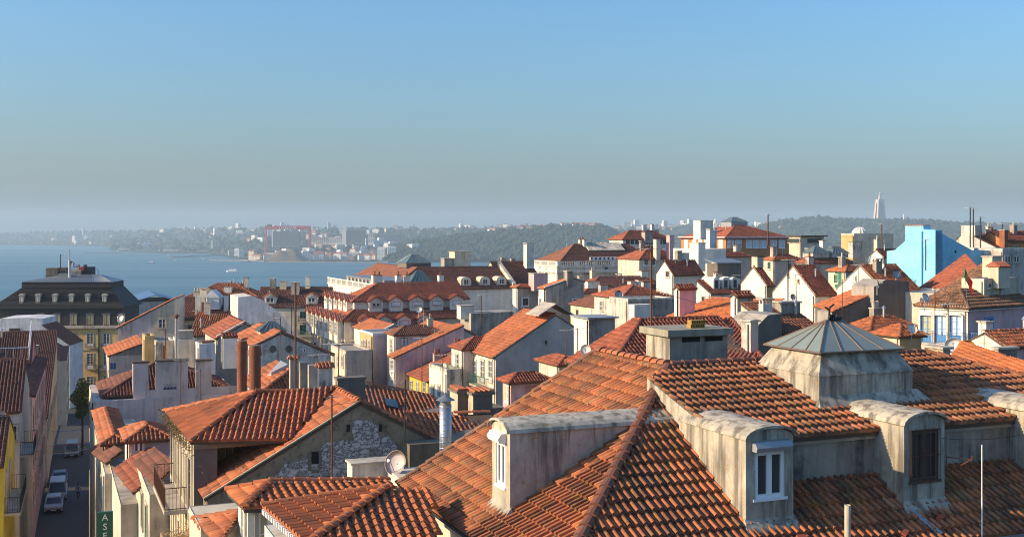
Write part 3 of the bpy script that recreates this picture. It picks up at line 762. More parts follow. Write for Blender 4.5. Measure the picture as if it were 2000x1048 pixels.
# -------- gantry crane
M_CRANE = plain('crane_red', (.42, .045, .045), .6, 0, .1, .1)
D = 3260; A_, B_ = P(520, 487, D), P(605, 470, D); zt = zat(441, D); zb = zat(448, D)
r = empty('gantry_crane', 'huge red shipyard gantry crane on the far shore', 'crane', (A_.x, D, 0))
b = MB(); b.box(-3, B_.x - A_.x + 3, -4, 4, zb, zt); b.build('beam', M_CRANE, r)
for sx in (-1, 1):
    b = MB(); b.tube([(sx * 4.5 - 1, 0, 4), (0, 0, zb + 1)], 1.6, 6, 0, 2.2); b.build('leg', M_CRANE, r)
b = MB(); b.box(B_.x - A_.x - 3.2, B_.x - A_.x + 3.2, -3, 3, 4, zb); b.build('leg', M_CRANE, r)
b = MB(); b.box(4, 16, -5, 5, zt, zt + 5); b.build('trolley', far_grey, r)
def text_mesh(txt, size, mat, ext=.02, name='lettering'):
    cu = bpy.data.curves.new('txt', 'FONT'); cu.body = txt; cu.size = size; cu.extrude = ext; cu.align_x = 'CENTER'; cu.resolution_u = 3
    o = bpy.data.objects.new('txt', cu); COL.objects.link(o); bpy.context.view_layer.update()
    me = bpy.data.meshes.new_from_object(o.evaluated_get(bpy.context.evaluated_depsgraph_get()))
    bpy.data.objects.remove(o); me.materials.clear(); me.materials.append(mat); me.name = name; return me
me = text_mesh('LISNAVE', 12.5, far_white, .3)
link('lettering', me, r, mat=Matrix.Translation(((B_.x - A_.x) * .5, -4.4, zb + .3)) @ Matrix.Rotation(rad(90), 4, 'X') @ Matrix.Diagonal((1.05, .85, 1, 1)))

# -------- statue on its pedestal
D = 4460; p0 = P(1718, 428, D)
far_stone = plain('monument_concrete', (.55, .45, .40), .85, 0, .06, .05)
r = empty('monument', 'tall four-legged concrete pedestal carrying a statue with outstretched arms', 'monument', (p0.x, D, p0.z), rad(14))
H_ = 78
for sx in (-1, 1):
    for sy in (-1, 1):
        b = MB(); q = []
        for z, o_, w in ((-6, 11.6, 6.4), (H_ * .86, 7.6, 5.0)):
            q += [(sx * o_ - w, sy * o_ - w, z), (sx * o_ + w, sy * o_ - w, z), (sx * o_ + w, sy * o_ + w, z), (sx * o_ - w, sy * o_ + w, z)]
        b.hexa(q); b.build('pillar', far_stone, r)
b = MB(); b.hexa([(-12.4, -12.4, H_ * .82), (12.4, -12.4, H_ * .82), (12.4, 12.4, H_ * .82), (-12.4, 12.4, H_ * .82), (-11.4, -11.4, H_), (11.4, -11.4, H_), (11.4, 11.4, H_), (-11.4, 11.4, H_)]); b.build('platform', far_stone, r)
b = MB(); b.lathe([(6.0, 0), (4.6, 4), (4.2, 12), (4.8, 19), (3.8, 22), (1.6, 23.5), (2.4, 25.5), (2.2, 27.5), (.6, 29.5)], (0, 0, H_), 12)
for sx in (-1, 1): b.tube([(sx * 2, 0, H_ + 21), (sx * 8, -.6, H_ + 21.6), (sx * 13.5, -1.4, H_ + 21.8)], 2.5, 7, 0, 1.5)
b.build('statue', far_stone, r, True)

# -------- boats
def boat(px, py, L, label, ferry=False, rz=0.0):
    D = CZ * F / (py - HY); p = P(px, py, D); r = empty('ferry' if ferry else 'moored_boat', label, 'ferry' if ferry else 'boat', (p.x, D, 0), rz)
    b = MB(); h = L * .10; w = L * .13
    prof = [(-L / 2, -w), (L * .3, -w), (L / 2, 0), (L * .3, w), (-L / 2, w)]
    b.prism([(x * .95, y * .8, -.5) for x, y in prof], (0, 0, 0.001)); b.v = b.v[:5] + [(x, y, h) for x, y in prof]
    b.build('hull', M_WPAINT if ferry else M_ROCKD, r)
    c = MB(); c.box(-L * .40, L * .25, -w * .85, w * .85, h, h + L * (.13 if ferry else .10)); c.build('cabin', M_WPAINT, r)
    if ferry:
        g = MB(); g.box(-L * .34, L * .18, -w * .82, w * .82, h + L * .035, h + L * .07); g.build('window_band', far_dark, r)
        c = MB(); c.box(-L * .02, L * .16, -w * .5, w * .5, h + L * .1, h + L * .18); c.build('wheelhouse', M_FERRYH, r)
        c = MB(); c.tube([(-L * .15, 0, h + L * .1), (-L * .15, 0, h + L * .24)], L * .03, 8); c.build('funnel', M_FERRYH, r)
    else:
        c = MB(); c.tube([(L * .1, 0, h), (L * .1, 0, h + L * .35)], .25, 5); c.build('mast', M_ROCKD, r)
    return r
M_FERRYH = plain('ferry_red', (.42, .07, .045), .6, 0, .1)
boat(453, 530.5, 23, 'white and red ferry crossing the river with a white wake', True, rad(180))
for i, (x, y, l, t) in enumerate(((296, 513.5, 16, 'small dark barge alone on open water'), (343, 510.5, 17, 'dark barge moored below the long pier'), (398, 507, 15, 'dark lighter near the pier end'), (128, 497, 12, 'faint boat on the hazy water behind the mansard'), (373, 497.5, 14, 'boat lying off the pale shed'), (330, 499.5, 12, 'little boat at the pier tip'), (480, 511.5, 26, 'dark ship moored beside the quay left of the bluff'))): boat(x, y, l, t)
k = NT('foam'); k.col((.75, .78, .78)); k.rough(.9); b = MB(); D = CZ * F / (530 - HY)
pa = P(463, 530, D); pb = P(520, 527.5, CZ * F / (527.5 - HY))
b.face([(pa.x, pa.y - 1.5, .05), (pb.x, pb.y - 5, .05), (pb.x, pb.y + 5, .05), (pa.x, pa.y + 1.5, .05)]); tag(b.build('wake_foam', k.m), 'white foam wake trailing behind the ferry', 'wake', None, 'stuff')

# -------- air
k = NT('haze_air'); k.t.nodes.remove(k.b); pv = k.n('ShaderNodeVolumePrincipled'); pv.inputs['Color'].default_value = (.60, .77, .90, 1)
pv.inputs['Density'].default_value = 1.3e-4; pv.inputs['Anisotropy'].default_value = .05
k.l(pv.outputs[0], k.t.nodes['Material Output'].inputs['Volume'])
b = MB(); b.box(-9000, 9000, -420, 11500, -8, 270); tag(b.build('haze', k.m), None, None, None, 'stuff')

# ------------------------------------------------------------------ the big tiled roof nearest the camera
H = House('tiled_house', 'big lichen-spotted hipped tile roof with barrel dormers nearest the camera', 1087.3, 26.6, 1142.2, Lx=23.0, Ly=12.2, base=53)
MH = H; PT = 29.3; tp = math.tan(rad(PT)); zh = H.h; RZ = 7.2 * tp; SS = .284
zs = lambda y: zh + RZ - (7.2 - y) * SS
M_BOARD = plain('painted_boards', (.66, .60, .48), .7, 0, .12, 4)
k = NT('lichen_cement'); n1 = k.noise(.8, k.pos(), 6, .65); n2 = k.noise(5, k.pos((1, 1, .6)), 6, .7); n3 = k.noise(3.2, k.pos(loc=(4, 4, 4)), 7, .72); st = k.noise(1, k.pos((3.2, 3.2, .3)), 5, .6)
c0 = k.mix(k.ramp(n1, [(.3, 0.0), (.7, 1.0)]), (.30, .265, .205), (.60, .53, .41)); c0 = k.mix(k.ramp(n2, [(.45, 0.0), (.7, .45)]), c0, (.20, .18, .15))
c0 = k.mix(k.ramp(st, [(.47, 0.0), (.62, .85)]), c0, (.12, .10, .08)); c0 = k.mix(k.ramp(n3, [(.60, 0.0), (.66, .8)]), c0, (.34, .19, .04))
k.col(c0); k.rough(.95); k.bump(n2, .5, .03); M_CEM = k.m
b = MB(); Lx, Ly = H.Lx, H.Ly
b.box(0, Lx, 0, 14.4, 0, zh - .05); b.prism([(0, 12.15, zh - .06), (14.4, 12.15, zh - .06), (7.2, 12.15, zh + RZ - .1)], (0, -.3, 0))
H.wall = b.build('wall', M_PALE, H.root)
# board cladding and cornice under the left eave
for i in range(70):
    if i % 1 == 0:
        pass
b = MB()
for i in range(64): b.box(-.045, -.004, .2 + i * .185, .2 + i * .185 + .172, zh - 2.6, zh - .42)
b.build('board_cladding', M_BOARD, H.root, kind='stuff')
b = MB(); b.box(-.20, 0.0, -.1, 12.1, zh - .42, zh - .20); b.build('cornice', M_PALE, H.root)
b = MB(); b.tube([(-.29, -.2, zh - .20), (-.29, 12.25, zh - .20)], .045, 6); b.build('gutter', M_IRON, H.root)
b = MB(); b.box(-.1, 23, -.22, 0, zh - .5, zh - .2); b.build('eave_board', M_GREYL, H.root)
b = MB(); b.prism([(-.3, -.36, zh - .16), (-.3, -.30, zh - .30), (-.3, -.14, zh - .30), (-.3, -.10, zh - .16)], (23.3, 0, 0)); b.build('gutter', M_LEAD, H.root)
o = .25; e = zh - o * tp
left = [(-o, 12.2, e), (-o, -o, e), (7.2, 7.2, zh + RZ), (7.2, 12.2, zh + RZ)]
strip = [(-o, -o, e), (6.0, -o, e), (6.0, 6.0, zh + 6 * tp)]
lower = [(6.0, -o, e), (23, -o, e), (23, 2.3, zh + 2.3 * tp), (6.0, 2.3, zh + 2.3 * tp)]
shed = [(6.0, 2.02, zs(2.02)), (22.2, 2.02, zs(2.02)), (17.6, 7.2, zh + RZ), (7.2, 7.2, zh + RZ), (6.0, 6.35, zs(6.35))]
behind = [(17.6, 7.2, zh + RZ), (7.2, 7.2, zh + RZ), (9, 12, zh + 1.2), (17.6, 12, zh + 1.2)]
b = MB()
for p in (left, strip, lower, shed, behind):
    n = (Vector(p[1]) - Vector(p[0])).cross(Vector(p[2]) - Vector(p[1])).normalized()
    if n.z < 0: n = -n
    b.prism([Vector(q) - n * .04 for q in p], -n * .1)
H.roof_o = b.build('roof', M_WOODD, H.root)
roof_tiles(H.roof_o, [left, strip, lower, shed], 'flat', T_OLD, 300, H.M)
up = Vector((0, 0, .05))
ridge(H.roof_o, Vector((-o, -o, e)) + up, Vector((7.2, 7.2, zh + RZ)) + up, T_BRN, .17, .44, True)
ridge(H.roof_o, Vector((7.2, 7.25, zh + RZ)) + up, Vector((7.2, 12.2, zh + RZ)) + up, T_OLD2, .17, .44, True)
ridge(H.roof_o, Vector((7.3, 7.2, zh + RZ)) + up, Vector((17.6, 7.2, zh + RZ)) + up, T_BRN, .15, .44, True)
ridge(H.roof_o, Vector((17.6, 7.2, zh + RZ)) + up, Vector((22.2, 2.02, zs(2.02))) + up, T_OLD2, .14, .44, True)
ridge(H.roof_o, Vector((-o, 12.22, e)) + up, Vector((7.2, 12.22, zh + RZ)) + up, T_LCH, .13, .40, True)
# the long raised dormer: knee wall, cheek
b = MB(); b.box(6.0, 22.6, 2.27, 2.55, zh + .4, zs(2.27) - .05); b.build('knee_wall', M_CONC, H.root)
b = MB(); b.box(6.0, 22.6, 2.17, 2.27, zs(2.27) - .32, zs(2.27) - .09); b.build('knee_wall_cornice', M_GREYL, H.root)
b = MB(); b.prism([(5.99, .98, zh + .9 * tp), (5.99, 6.4, zh + 5.6 * tp), (5.99, 6.4, zs(6.4) - .01), (5.99, 2.3, zs(2.3) - .01), (5.99, .98, zh + 2.0)], (.25, 0, 0)); b.build('cheek_wall', M_CEM, H.root)

def dormer(parent, pos, rz, w, zsill, zsh, zap, Lb, zbot, label, wstyle, sash, bars=False, box=True, boxmat=None):
    """barrel-roofed dormer; local x across, -y outward, z measured from the parent's zero"""
    m = Matrix.Rotation(rz, 4, 'Z'); m.translation = Vector((pos[0], pos[1], 0))
    N = 10; arc = [(math.cos(math.pi * i / N) * w / 2, zsh + math.sin(math.pi * i / N) * (zap - zsh)) for i in range(N + 1)]
    wz0, wz1, ww = sash
    b = MB(); t = .16                        # body with a real opening in front
    for x0, x1 in ((-w / 2, -ww / 2), (ww / 2, w / 2)): b.box(x0, x1, 0, t, zbot, zsh)
    b.box(-ww / 2, ww / 2, 0, t, zbot, wz0); b.box(-ww / 2, ww / 2, 0, t, wz1, zsh)
    b.prism([(x, .001, z) for x, z in arc], (0, t, 0))
    for sx in (-1, 1): b.box(min(sx * w / 2, sx * (w / 2 - t)), max(sx * w / 2, sx * (w / 2 - t)), t, Lb, zbot, zsh)
    b.box(-w / 2 + t, w / 2 - t, t + .5, t + .6, zbot, zsh)
    d_ = b.build('dormer', M_CEM, parent); d_.matrix_local = m; d_['label'] = label
    s_ = MB(); a2 = [(x * 1.07, zsh + (z - zsh) * 1.0 + .0) for x, z in arc]; a3 = [(x * 1.13, z + .07 * math.sin(math.pi * i / N) + .0) for i, (x, z) in enumerate(arc)]
    prof = a2 + a3[::-1]
    for q in range(N):
        pp = [a2[q], a2[q + 1], a3[q + 1], a3[q]]
        s_.prism([(x, -.12, z + .02) for x, z in pp], (0, Lb + .12, 0))
    s_.build('dormer_roof', M_CEM, d_)
    f = MB(); fy = .06; ring(f, ww, wz1 - wz0, .05, fy - .03, fy + .03, 0, wz0)
    for sx in (-1, 1): ring(f, ww / 2 - .05, wz1 - wz0 - .1, .075, fy - .045, fy + .02, sx * (ww / 4 - .025), wz0 + .05)
    f.box(-ww / 2 - .05, ww / 2 + .05, -.05, fy, wz0 - .05, wz0 + .02)
    f.build('window_frame', M_WPAINT if not bars else M_WOODD, d_)
    g = MB(); g.box(-ww / 2 + .05, ww / 2 - .05, fy + .02, fy + .035, wz0 + .05, wz1 - .05); g.build('pane', M_GLASS, d_)
    if bars:
        q = MB(); n = 7
        for i in range(n): x = -ww / 2 + ww * i / (n - 1); q.tube([(x, -.05, wz0 - .02), (x, -.05, wz1 + .02)], .012, 5)
        for z in (wz0, (wz0 + wz1) / 2, wz1): q.tube([(-ww / 2, -.05, z), (ww / 2, -.05, z)], .014, 5)
        q.build('window_bars', M_RUST, d_)
    if box:
        q = MB(); q.prism([(-ww / 2 - .08, .0, wz1 + .28), (-ww / 2 - .08, -.16, wz1 + .26), (-ww / 2 - .08, -.26, wz1 + .12), (-ww / 2 - .08, -.22, wz1 + .01), (-ww / 2 - .08, .0, wz1 + .01)], (ww + .16, 0, 0)); q.build('shutter_box', boxmat or M_WPAINT, d_)
    fl = MB(); fl.hexa([(-w / 2 - .12, -.32, zbot_ := zsill - .22), (w / 2 + .12, -.32, zbot_), (w / 2 + .06, .1, zsill - .05), (-w / 2 - .06, .1, zsill - .05), (-w / 2 - .12, -.32, zbot_ + .05), (w / 2 + .12, -.32, zbot_ + .05), (w / 2 + .02, .04, zsill + .22), (-w / 2 - .02, .04, zsill + .22)]); fl.build('flashing', M_CEM, d_)
    return d_
dormer(H.root, (.80, 5.55), -math.pi / 2, 1.38, zh + .45, zh + 2.70, zh + 2.96, 5.2, zh - .2, 'sunlit cement dormer with narrow white window on the left slope', 'wk', (zh + 1.12, zh + 2.40, .70))
dormer(H.root, (6.66, .96), 0, 1.50, zh + .56, zh + 2.83, zh + 3.10, 3.4, zh - .1, 'cement dormer with white double window and lead shutter box', 'wk', (zh + 1.24, zh + 2.52, .98), boxmat=M_LEAD)
dormer(H.root, (11.92, 1.0), 0, 1.46, zh + .58, zh + 2.86, zh + 3.15, 3.4, zh - .1, 'cement dormer with rusty barred window', 'wk', (zh + 1.26, zh + 2.72, 1.05), True, False)
dormer(H.root, (17.15, 1.0), 0, 1.46, zh + .58, zh + 2.86, zh + 3.15, 3.4, zh - .1, 'cement dormer cut by the right picture edge', 'wk', (zh + 1.24, zh + 2.52, .98), boxmat=M_LEAD)
# hood dormer low on the left wall
N = 10; w = 1.15; cy, z0 = 9.55, zh - 1.30
b = MB(); b.box(-1.15, 0, cy - w / 2 + .1, cy - w / 2 + .22, zh - 3, z0); b.box(-1.15, 0, cy + w / 2 - .22, cy + w / 2 - .1, zh - 3, z0)
b.prism([(-1.0, cy + math.cos(math.pi * i / N) * (w / 2 - .1), z0 + math.sin(math.pi * i / N) * .46) for i in range(N + 1)], (.1, 0, 0)); ho = b.build('dormer', M_PALE, H.root)
b = MB()
for i in range(N):
    q = [(cy + math.cos(math.pi * j / N) * r_, z0 + math.sin(math.pi * j / N) * r_ * .92) for j, r_ in ((i, w / 2 + .02), (i + 1, w / 2 + .02), (i + 1, w / 2 + .09), (i, w / 2 + .09))]
    b.prism([(-1.35, y, z) for y, z in q], (1.35, 0, 0))
b.build('dormer_roof', M_CEM, ho)
b = MB(); b.box(-1.0, -.95, cy - .35, cy + .35, zh - 2.9, z0 - .05); b.build('pane', M_GLASS, ho)
# the glazed lantern
x0, x1, y0, y1 = 10.4, 13.95, 3.75, 6.95; zb1, zg = zh + 3.97, zh + 4.62; i_ = .36
b = MB(); b.box(x0, x1, y0, y1, zh + 2, zb1)
b.hexa([(x0 - .04, y0 - .04, zb1), (x1 + .04, y0 - .04, zb1), (x1 + .04, y1 + .04, zb1), (x0 - .04, y1 + .04, zb1), (x0 + i_, y0 + i_, zg), (x1 - i_, y0 + i_, zg), (x1 - i_, y1 - i_, zg), (x0 + i_, y1 - i_, zg)])
b.hexa([(x0 - .2, y0 - .35, zs(y0 - .35) - .05), (x1 + .5, y0 - .35, zs(y0 - .35) - .05), (x1 + .5, y0, zs(y0)), (x0 - .2, y0, zs(y0)), (x0 - .2, y0 - .33, zs(y0 - .33) + .08), (x1 + .5, y0 - .33, zs(y0 - .33) + .08), (x1 + .2, y0 + .02, zs(y0) + .35), (x0, y0 + .02, zs(y0) + .35)])
lan = b.build('lantern_base', M_CEM, H.root)
gx0, gx1, gy0, gy1 = x0 + i_ - .22, x1 - i_ + .22, y0 + i_ - .22, y1 - i_ + .22; za = zh + 5.50
ra, rb_ = Vector(((gx0 + gx1) / 2 - .28, (gy0 + gy1) / 2, za)), Vector(((gx0 + gx1) / 2 + .28, (gy0 + gy1) / 2, za))
g = [Vector((gx0, gy0, zg + .03)), Vector((gx1, gy0, zg + .03)), Vector((gx1, gy1, zg + .03)), Vector((gx0, gy1, zg + .03))]
def bars(side, n, A0, A1, B0, B1):
    gl = MB(); rr = MB()
    for i in range(n):
        t0, t1 = i / n, (i + 1) / n
        q = [A0.lerp(A1, t0), A0.lerp(A1, t1), B0.lerp(B1, t1), B0.lerp(B1, t0)]
        gp = MB(); gp.face(q); gp.build('pane', M_LANT, lan)
        rr.tube([q[0], q[3]], .028, 5)
    rr.tube([A1, B1], .03, 5); rr.tube([A0, A1], .03, 5); rr.build('glazing_bar', M_GLZBAR, lan)
k = NT('old_greenhouse_glass'); n1 = k.noise(1.4, k.pos((1, 1, 2)), 5); k.col(k.mix(n1, (.15, .19, .165), (.27, .31, .265))); k.rough(.28); k.b.inputs['Specular IOR Level'].default_value = .45; M_LANT = k.m
M_GLZBAR = plain('glazing_bar_rust', (.20, .13, .09), .7, .2, .3, 5)
bars('f', 4, g[0], g[1], ra, rb_); bars('r', 3, g[1], g[2], rb_, rb_); bars('b', 4, g[2], g[3], rb_, ra); bars('l', 4, g[3], g[0], ra, ra)
b = MB()
for i in range(9): b.tube([ra.lerp(rb_, R.random()) + Vector((0, 0, -.03)), ra.lerp(rb_, R.random()) + Vector((R.uniform(-.12, .12), R.uniform(-.1, .1), R.uniform(.06, .22)))], R.uniform(.03, .06), 6)
b.tube([ra + Vector((.1, 0, 0)), ra + Vector((.14, 0, .40)), ra + Vector((.3, 0, .5))], .035, 6); b.tube([ra + Vector((.16, 0, .3)), ra + Vector((.0, .05, .42))], .03, 6); b.build('finial', M_IRON, lan)
# cement stair head rising behind the ridge
SH = House('stair_head', 'stained cement stair head with mossy slab behind the big roof ridge', 1308, 40.3, 657, xr=1421, xl=1262, base=62, cat='roof structure')
SH.walls([M_CONC, M_CEM, M_CONC, M_CONC])
b = MB(); b.box(-.18, SH.Lx + .12, -.2, SH.Ly + .2, SH.h, SH.h + .24); b.build('slab', plaster('mossy_slab', (.36, .33, .25), .7, (.16, .12, .04)), SH.root)
b = MB()
for x in (.5, 1.45): b.box(x, x + .75, -.012, .02, SH.h - .22, SH.h - .05)
b.build('vent_slot', M_BLACK, SH.root)
r = empty('brick_stack', 'small stack of yellowed hollow bricks on the mossy slab', 'bricks', SH.M @ Vector((1.25, .3, SH.h + .242)), rad(G))
for i in range(2):
    for j in range(3):
        b = MB(); ring(b, .2, .14, .03, 0, .28); b.box(-.02, .02, .01, .27, .03, .11); b.build('brick', plain('hollow_brick', (.36, .21, .05), .9, 0, .3, 8), r, loc=(j * .21 - .1 + .03 * i, .02 * j, i * .142))
# loose things on the roof
r = empty('roof_vent_pipe', 'short white vent pipe at the lower edge of the roof', 'pipe', H.M @ Vector((8.55, .15, zh + .1)), rad(G)); b = MB(); b.lathe([(.085, -.1), (.085, .98), (.075, .98), (.075, .9)], (0, 0, 0), 14); b.build('pipe', M_PALE, r)
r = empty('white_pole', 'thin white pole standing before the knee wall', 'pole', H.M @ Vector((12.75, -.3, zh - .6)), rad(G)); b = MB(); b.tube([(0, 0, -.4), (0, 0, 1.6)], .020, 8); b.tube([(0, 0, 1.6), (0, 0, 3.05)], .015, 8); b.build('pole', M_WPAINT, r)
r = empty('flag_bracket', 'rusty triangular iron bracket beside the barred window', 'bracket', H.M @ Vector((12.67, .95, zh + 1.75)), rad(G)); b = MB()
b.tube([(0, 0, .15), (.02, -.1, .15), (.45, -.5, .12)], .018, 5); b.tube([(0, 0, -.3), (.45, -.5, .12)], .018, 5); b.tube([(0, 0, -.32), (0, 0, .2)], .016, 5); b.tube([(.45, -.5, .1), (.46, -.51, .24)], .02, 5); b.build('arm', M_RUST, r)
for i, (x, y, lab) in enumerate(((7.2, .35, 'loose red brick lying below the white double window'), (12.0, .45, 'loose red brick below the barred window'), (10.4, .1, 'loose red brick left of the lead gutter strip'))):
    b = MB(); b.box(-.13, .13, -.07, .07, 0, .1); o_ = b.build('loose_brick', plain('loose_brick_red', (.33, .07, .035), .9, 0, .2, 6)); o_.matrix_world = H.M @ Matrix.Translation((x, y, zh + y * tp + .07)) @ Matrix.Rotation(rad(PT), 4, 'X') @ Matrix.Rotation(.3 * i, 4, 'Z'); tag(o_, lab, 'brick')
b = MB()
for i in range(3): b.hexa([(-.1, -.5 - i * .42, .03 + .0), (.1, -.5 - i * .42, .03), (.1, -.1 - i * .42, .05), (-.1, -.1 - i * .42, .05), (-.1, -.5 - i * .42, .05), (.1, -.5 - i * .42, .05), (.1, -.1 - i * .42, .07), (-.1, -.1 - i * .42, .07)])
o_ = b.build('lead_gutter_strip', M_LEAD); o_.matrix_world = H.M @ Matrix.Translation((11.2, 1.1, zh + 1.1 * tp + .04)) @ Matrix.Rotation(rad(PT), 4, 'X') @ Matrix.Rotation(.25, 4, 'Z'); tag(o_, 'stepped lead strip on the tiles below the barred dormer', 'flashing')

# ------------------------------------------------------------------ near houses, lower left
# E2: old gable house with flaking wall
k = NT('flaking_render'); pz = k.pos()
n1 = k.noise(1.1, pz, 7, .62); n2 = k.noise(4, pz, 7, .72); n3 = k.noise(.55, k.pos(loc=(2.2, 1.0, 6.1)), 5, .55)
base = k.mix(k.ramp(n1, [(.32, 0.0), (.68, 1.0)]), (.17, .13, .085), (.36, .275, .18)); base = k.mix(k.ramp(n2, [(.52, 0.0), (.7, .8)]), base, (.04, .033, .027))
lime = k.mix(k.ramp(n2, [(.46, 0.0), (.56, 1.0)]), (.50, .46, .44), (.07, .062, .06))
wall_h = k.n('ShaderNodeSeparateXYZ'); k.l(pz, wall_h.inputs[0])
k.col(base); k.rough(.95); k.bump(n2, .6, .04); M_FLAKE = k.m
k = NT('bare_lime_rubble'); n2 = k.noise(3.2, k.pos((1, 1, 1.7)), 8, .72); n4 = k.noise(1.3, k.pos(loc=(5, 2, 1)), 6, .6); cr = k.ramp(n2, [(.30, (.62, .57, .53)), (.455, (.52, .475, .44)), (.49, (.10, .085, .08)), (.515, (.12, .10, .09)), (.55, (.55, .50, .47)), (.75, (.66, .61, .57))]); k.col(k.mix(k.ramp(n4, [(.52, 0.0), (.62, .8)]), cr, (.16, .125, .10))); k.rough(.95); k.bump(n2, .8, .06); M_RUBBLE = k.m
E2 = House('old_gable_house', 'old house with flaking brown gable wall and long sunlit verge', 405, 43, 968, Lx=11.9, Ly=4.4, base=52)
E2.walls([M_FLAKE, M_OLDWALL, M_OLDWALL, M_OLDWALL], 'gy', 28.8)
pl, cp = E2.planes('gy', 28.8, .15, .05); E2.cover(pl, cp, T_EARTH, 'canal', capr=.13)
def patch(h, pts, mat, name='bare_patch', t=.03):
    """irregular fallen-plaster patch on the front wall, given by pixels"""
    q = [h.at(x, y, 'f', 0) for x, y in pts]; b = MB(); out = []
    n = len(q)
    for i in range(n):
        for f_ in (0, .33, .66):
            p = q[i].lerp(q[(i + 1) % n], f_); out.append((p.x + R.uniform(-.06, .06), -t, p.z + R.uniform(-.06, .06)))
    b.prism(out, (0, t + .01, 0)); b.build(name, mat, h.root)
patch(E2, [(525, 938), (556, 912), (556, 893), (575, 900), (600, 893), (625, 905), (630, 868), (668, 858), (690, 858), (690, 822), (712, 820), (738, 830), (742, 870), (752, 850), (770, 858), (775, 880), (800, 890), (848, 892), (848, 945), (525, 945)], M_RUBBLE)
b = MB(); q = E2.at(615, 905, 'f'); b.box(q.x - .14, q.x + .14, -.045, .02, q.z, q.z + .48); b.build('wall_opening', M_BLACK, E2.root)
for px in (680, 743): b = MB(); q = E2.at(px, 842, 'f'); b.box(q.x - .06, q.x + .06, -.045, .02, q.z, q.z + .28); b.build('wall_opening', M_BLACK, E2.root)
b = MB(); q = E2.at(615, 915, 'f')
for x0, x1, z0, z1 in ((-.28, -.15, -.05, .68), (.15, .26, -.05, .68), (-.15, .15, -.16, -.03), (-.15, .15, .5, .66)): b.box(q.x + x0, q.x + x1, -.04, .0, q.z + z0, q.z + z1)
b.build('stone_surround', M_OLDWALL, E2.root)
b = MB(); tp2 = math.tan(rad(28.8))
b.prism([(-.15, -.1, E2.h - .1), (-.15, -.02, E2.h - .1), (E2.Lx / 2, -.02, E2.h + E2.Lx / 2 * tp2 + .02), (E2.Lx / 2, -.1, E2.h + E2.Lx / 2 * tp2 + .02)], (0, 0, .06)); b.build('verge_board', M_BEIGE, E2.root)

# E1: hip-roofed wing with cream facade to the street
r1, r2, f1, f2 = P(500, 765, 47.9), P(658, 764, 48.9), P(371, 862, 44.0), P(567, 858, 44.4)
bk = P(322, 803, 51.4)
E1 = House('balcony_house', 'crumbling cream house with sagging tile roof and weedy iron balcony', 378, 44.1, 862, Lx=4.6, xl=333, base=52)
L = E1.loc; l1, l2, g1, g2, lb = L(r1), L(r2), L(f1), L(f2), L(bk)
E1.cover([[lb, g1, l1], [g1, g2, l2, l1]], [(g1, l1), (lb, l1), (l1, l2)], T_EARTH, 'canal', 300, capr=.13)
b = MB(); h = E1.h; b.box(0, .9, 0, E1.Ly, 0, h - .12); b.box(.9, 4.6, 2.2, E1.Ly, 0, h - .1); b.box(0, 4.6, .02, 1.0, 0, h - 2.6); b.build('wall', [M_CREAM], E1.root)
b = MB(); b.box(0.02, .9, -.02, 0.0, 0, h - .12); b.build('corner_pier', M_DGREY, E1.root)
b = MB(); b.box(.0, 5.0, -.1, .35, h - .3, h - .1); b.build('eave_beam', M_WOOD, E1.root)
for i in range(11):
    x = .95 + i * .30; b = MB(); b.box(x, x + .24, 2.10 + R.uniform(-.02, .02), 2.17, h - 2.3, h - .35 - R.uniform(0, .1)); b.build('plank', plain('plank_ochre' if i % 3 else 'plank_brown', (.30, .17, .07) if i % 3 else (.17, .11, .07), .85, 0, .4, 6), E1.root)
for j, (u0, u1) in enumerate(((.35, .75), (1.5, 2.1), (2.7, 3.3), (4.4, 5.1), (5.6, 6.3), (7.2, 7.9))):
    E1.win('l', (u0 + u1) / 2 + .3, h - 3.0, .75, 2.2, 'dkt')
E1.win('l', 2.0, h - 6.2, .8, 2.0, 'dkt'); E1.win('l', 5.0, h - 6.2, .8, 2.0, 'dkt')
for i in range(9): b = MB(); y = .25 + i * 1.0; b.box(-.06, 0, y, y + .22, 0, h - .15); b.build('pilaster_board', M_CREAM, E1.root)
E1.balcony('l', 1.6, 6.8, h - 3.0, .95, M_RUST, M_STONE, .9)
b = MB()      # hanging sacking and dry weeds
pts = [(-1.0, 1.0, h - 4.0), (-1.05, 2.0, h - 3.9), (-1.25, 2.1, h - 5.0), (-1.2, 1.5, h - 5.6), (-1.1, 1.1, h - 5.3)]
b.prism(pts, (.03, 0, 0)); o_ = b.build('hanging_sacking', plain('sackcloth', (.28, .20, .12), .95, 0, .25, 5)); o_.matrix_world = E1.M; tag(o_, 'torn brown sacking hanging from the weedy balcony', 'cloth')
M_DRY = plain('dry_grass', (.40, .26, .10), .95, 0, .4, 8)
def weeds(name, label, M_, c, sx, sy, sz, n, L_=.35, mat=None):
    b = MB()
    for _ in range(n):
        p = Vector((c[0] + R.gauss(0, sx), c[1] + R.gauss(0, sy), c[2] + R.gauss(0, sz)))
        d_ = Vector((R.gauss(0, 1), R.gauss(0, 1), R.gauss(.5, .8))).normalized() * L_ * R.uniform(.4, 1.2); s_ = d_.cross(Vector((R.random(), R.random(), .3))).normalized() * .012
        b.face([p - s_, p + s_, p + d_ * .6 + s_ * .7 + Vector((0, 0, -.02)), p + d_ + Vector((0, 0, -.06))])
    o = b.build(name, mat or M_DRY); o.matrix_world = M_; tag(o, label, 'dry weeds', None, 'stuff')
weeds('dry_weeds', 'straw coloured weeds clumped on the corner ledge', E1.M, (-.3, .6, h - 4.2), .42, .5, .28, 1500)
weeds('dry_weeds', 'dry weeds growing along the sagging eave', E1.M, (-.32, 4.5, h - .18), .10, 2.6, .07, 900, .22, plain('dry_moss', (.16, .11, .05), .95, 0, .4, 8))
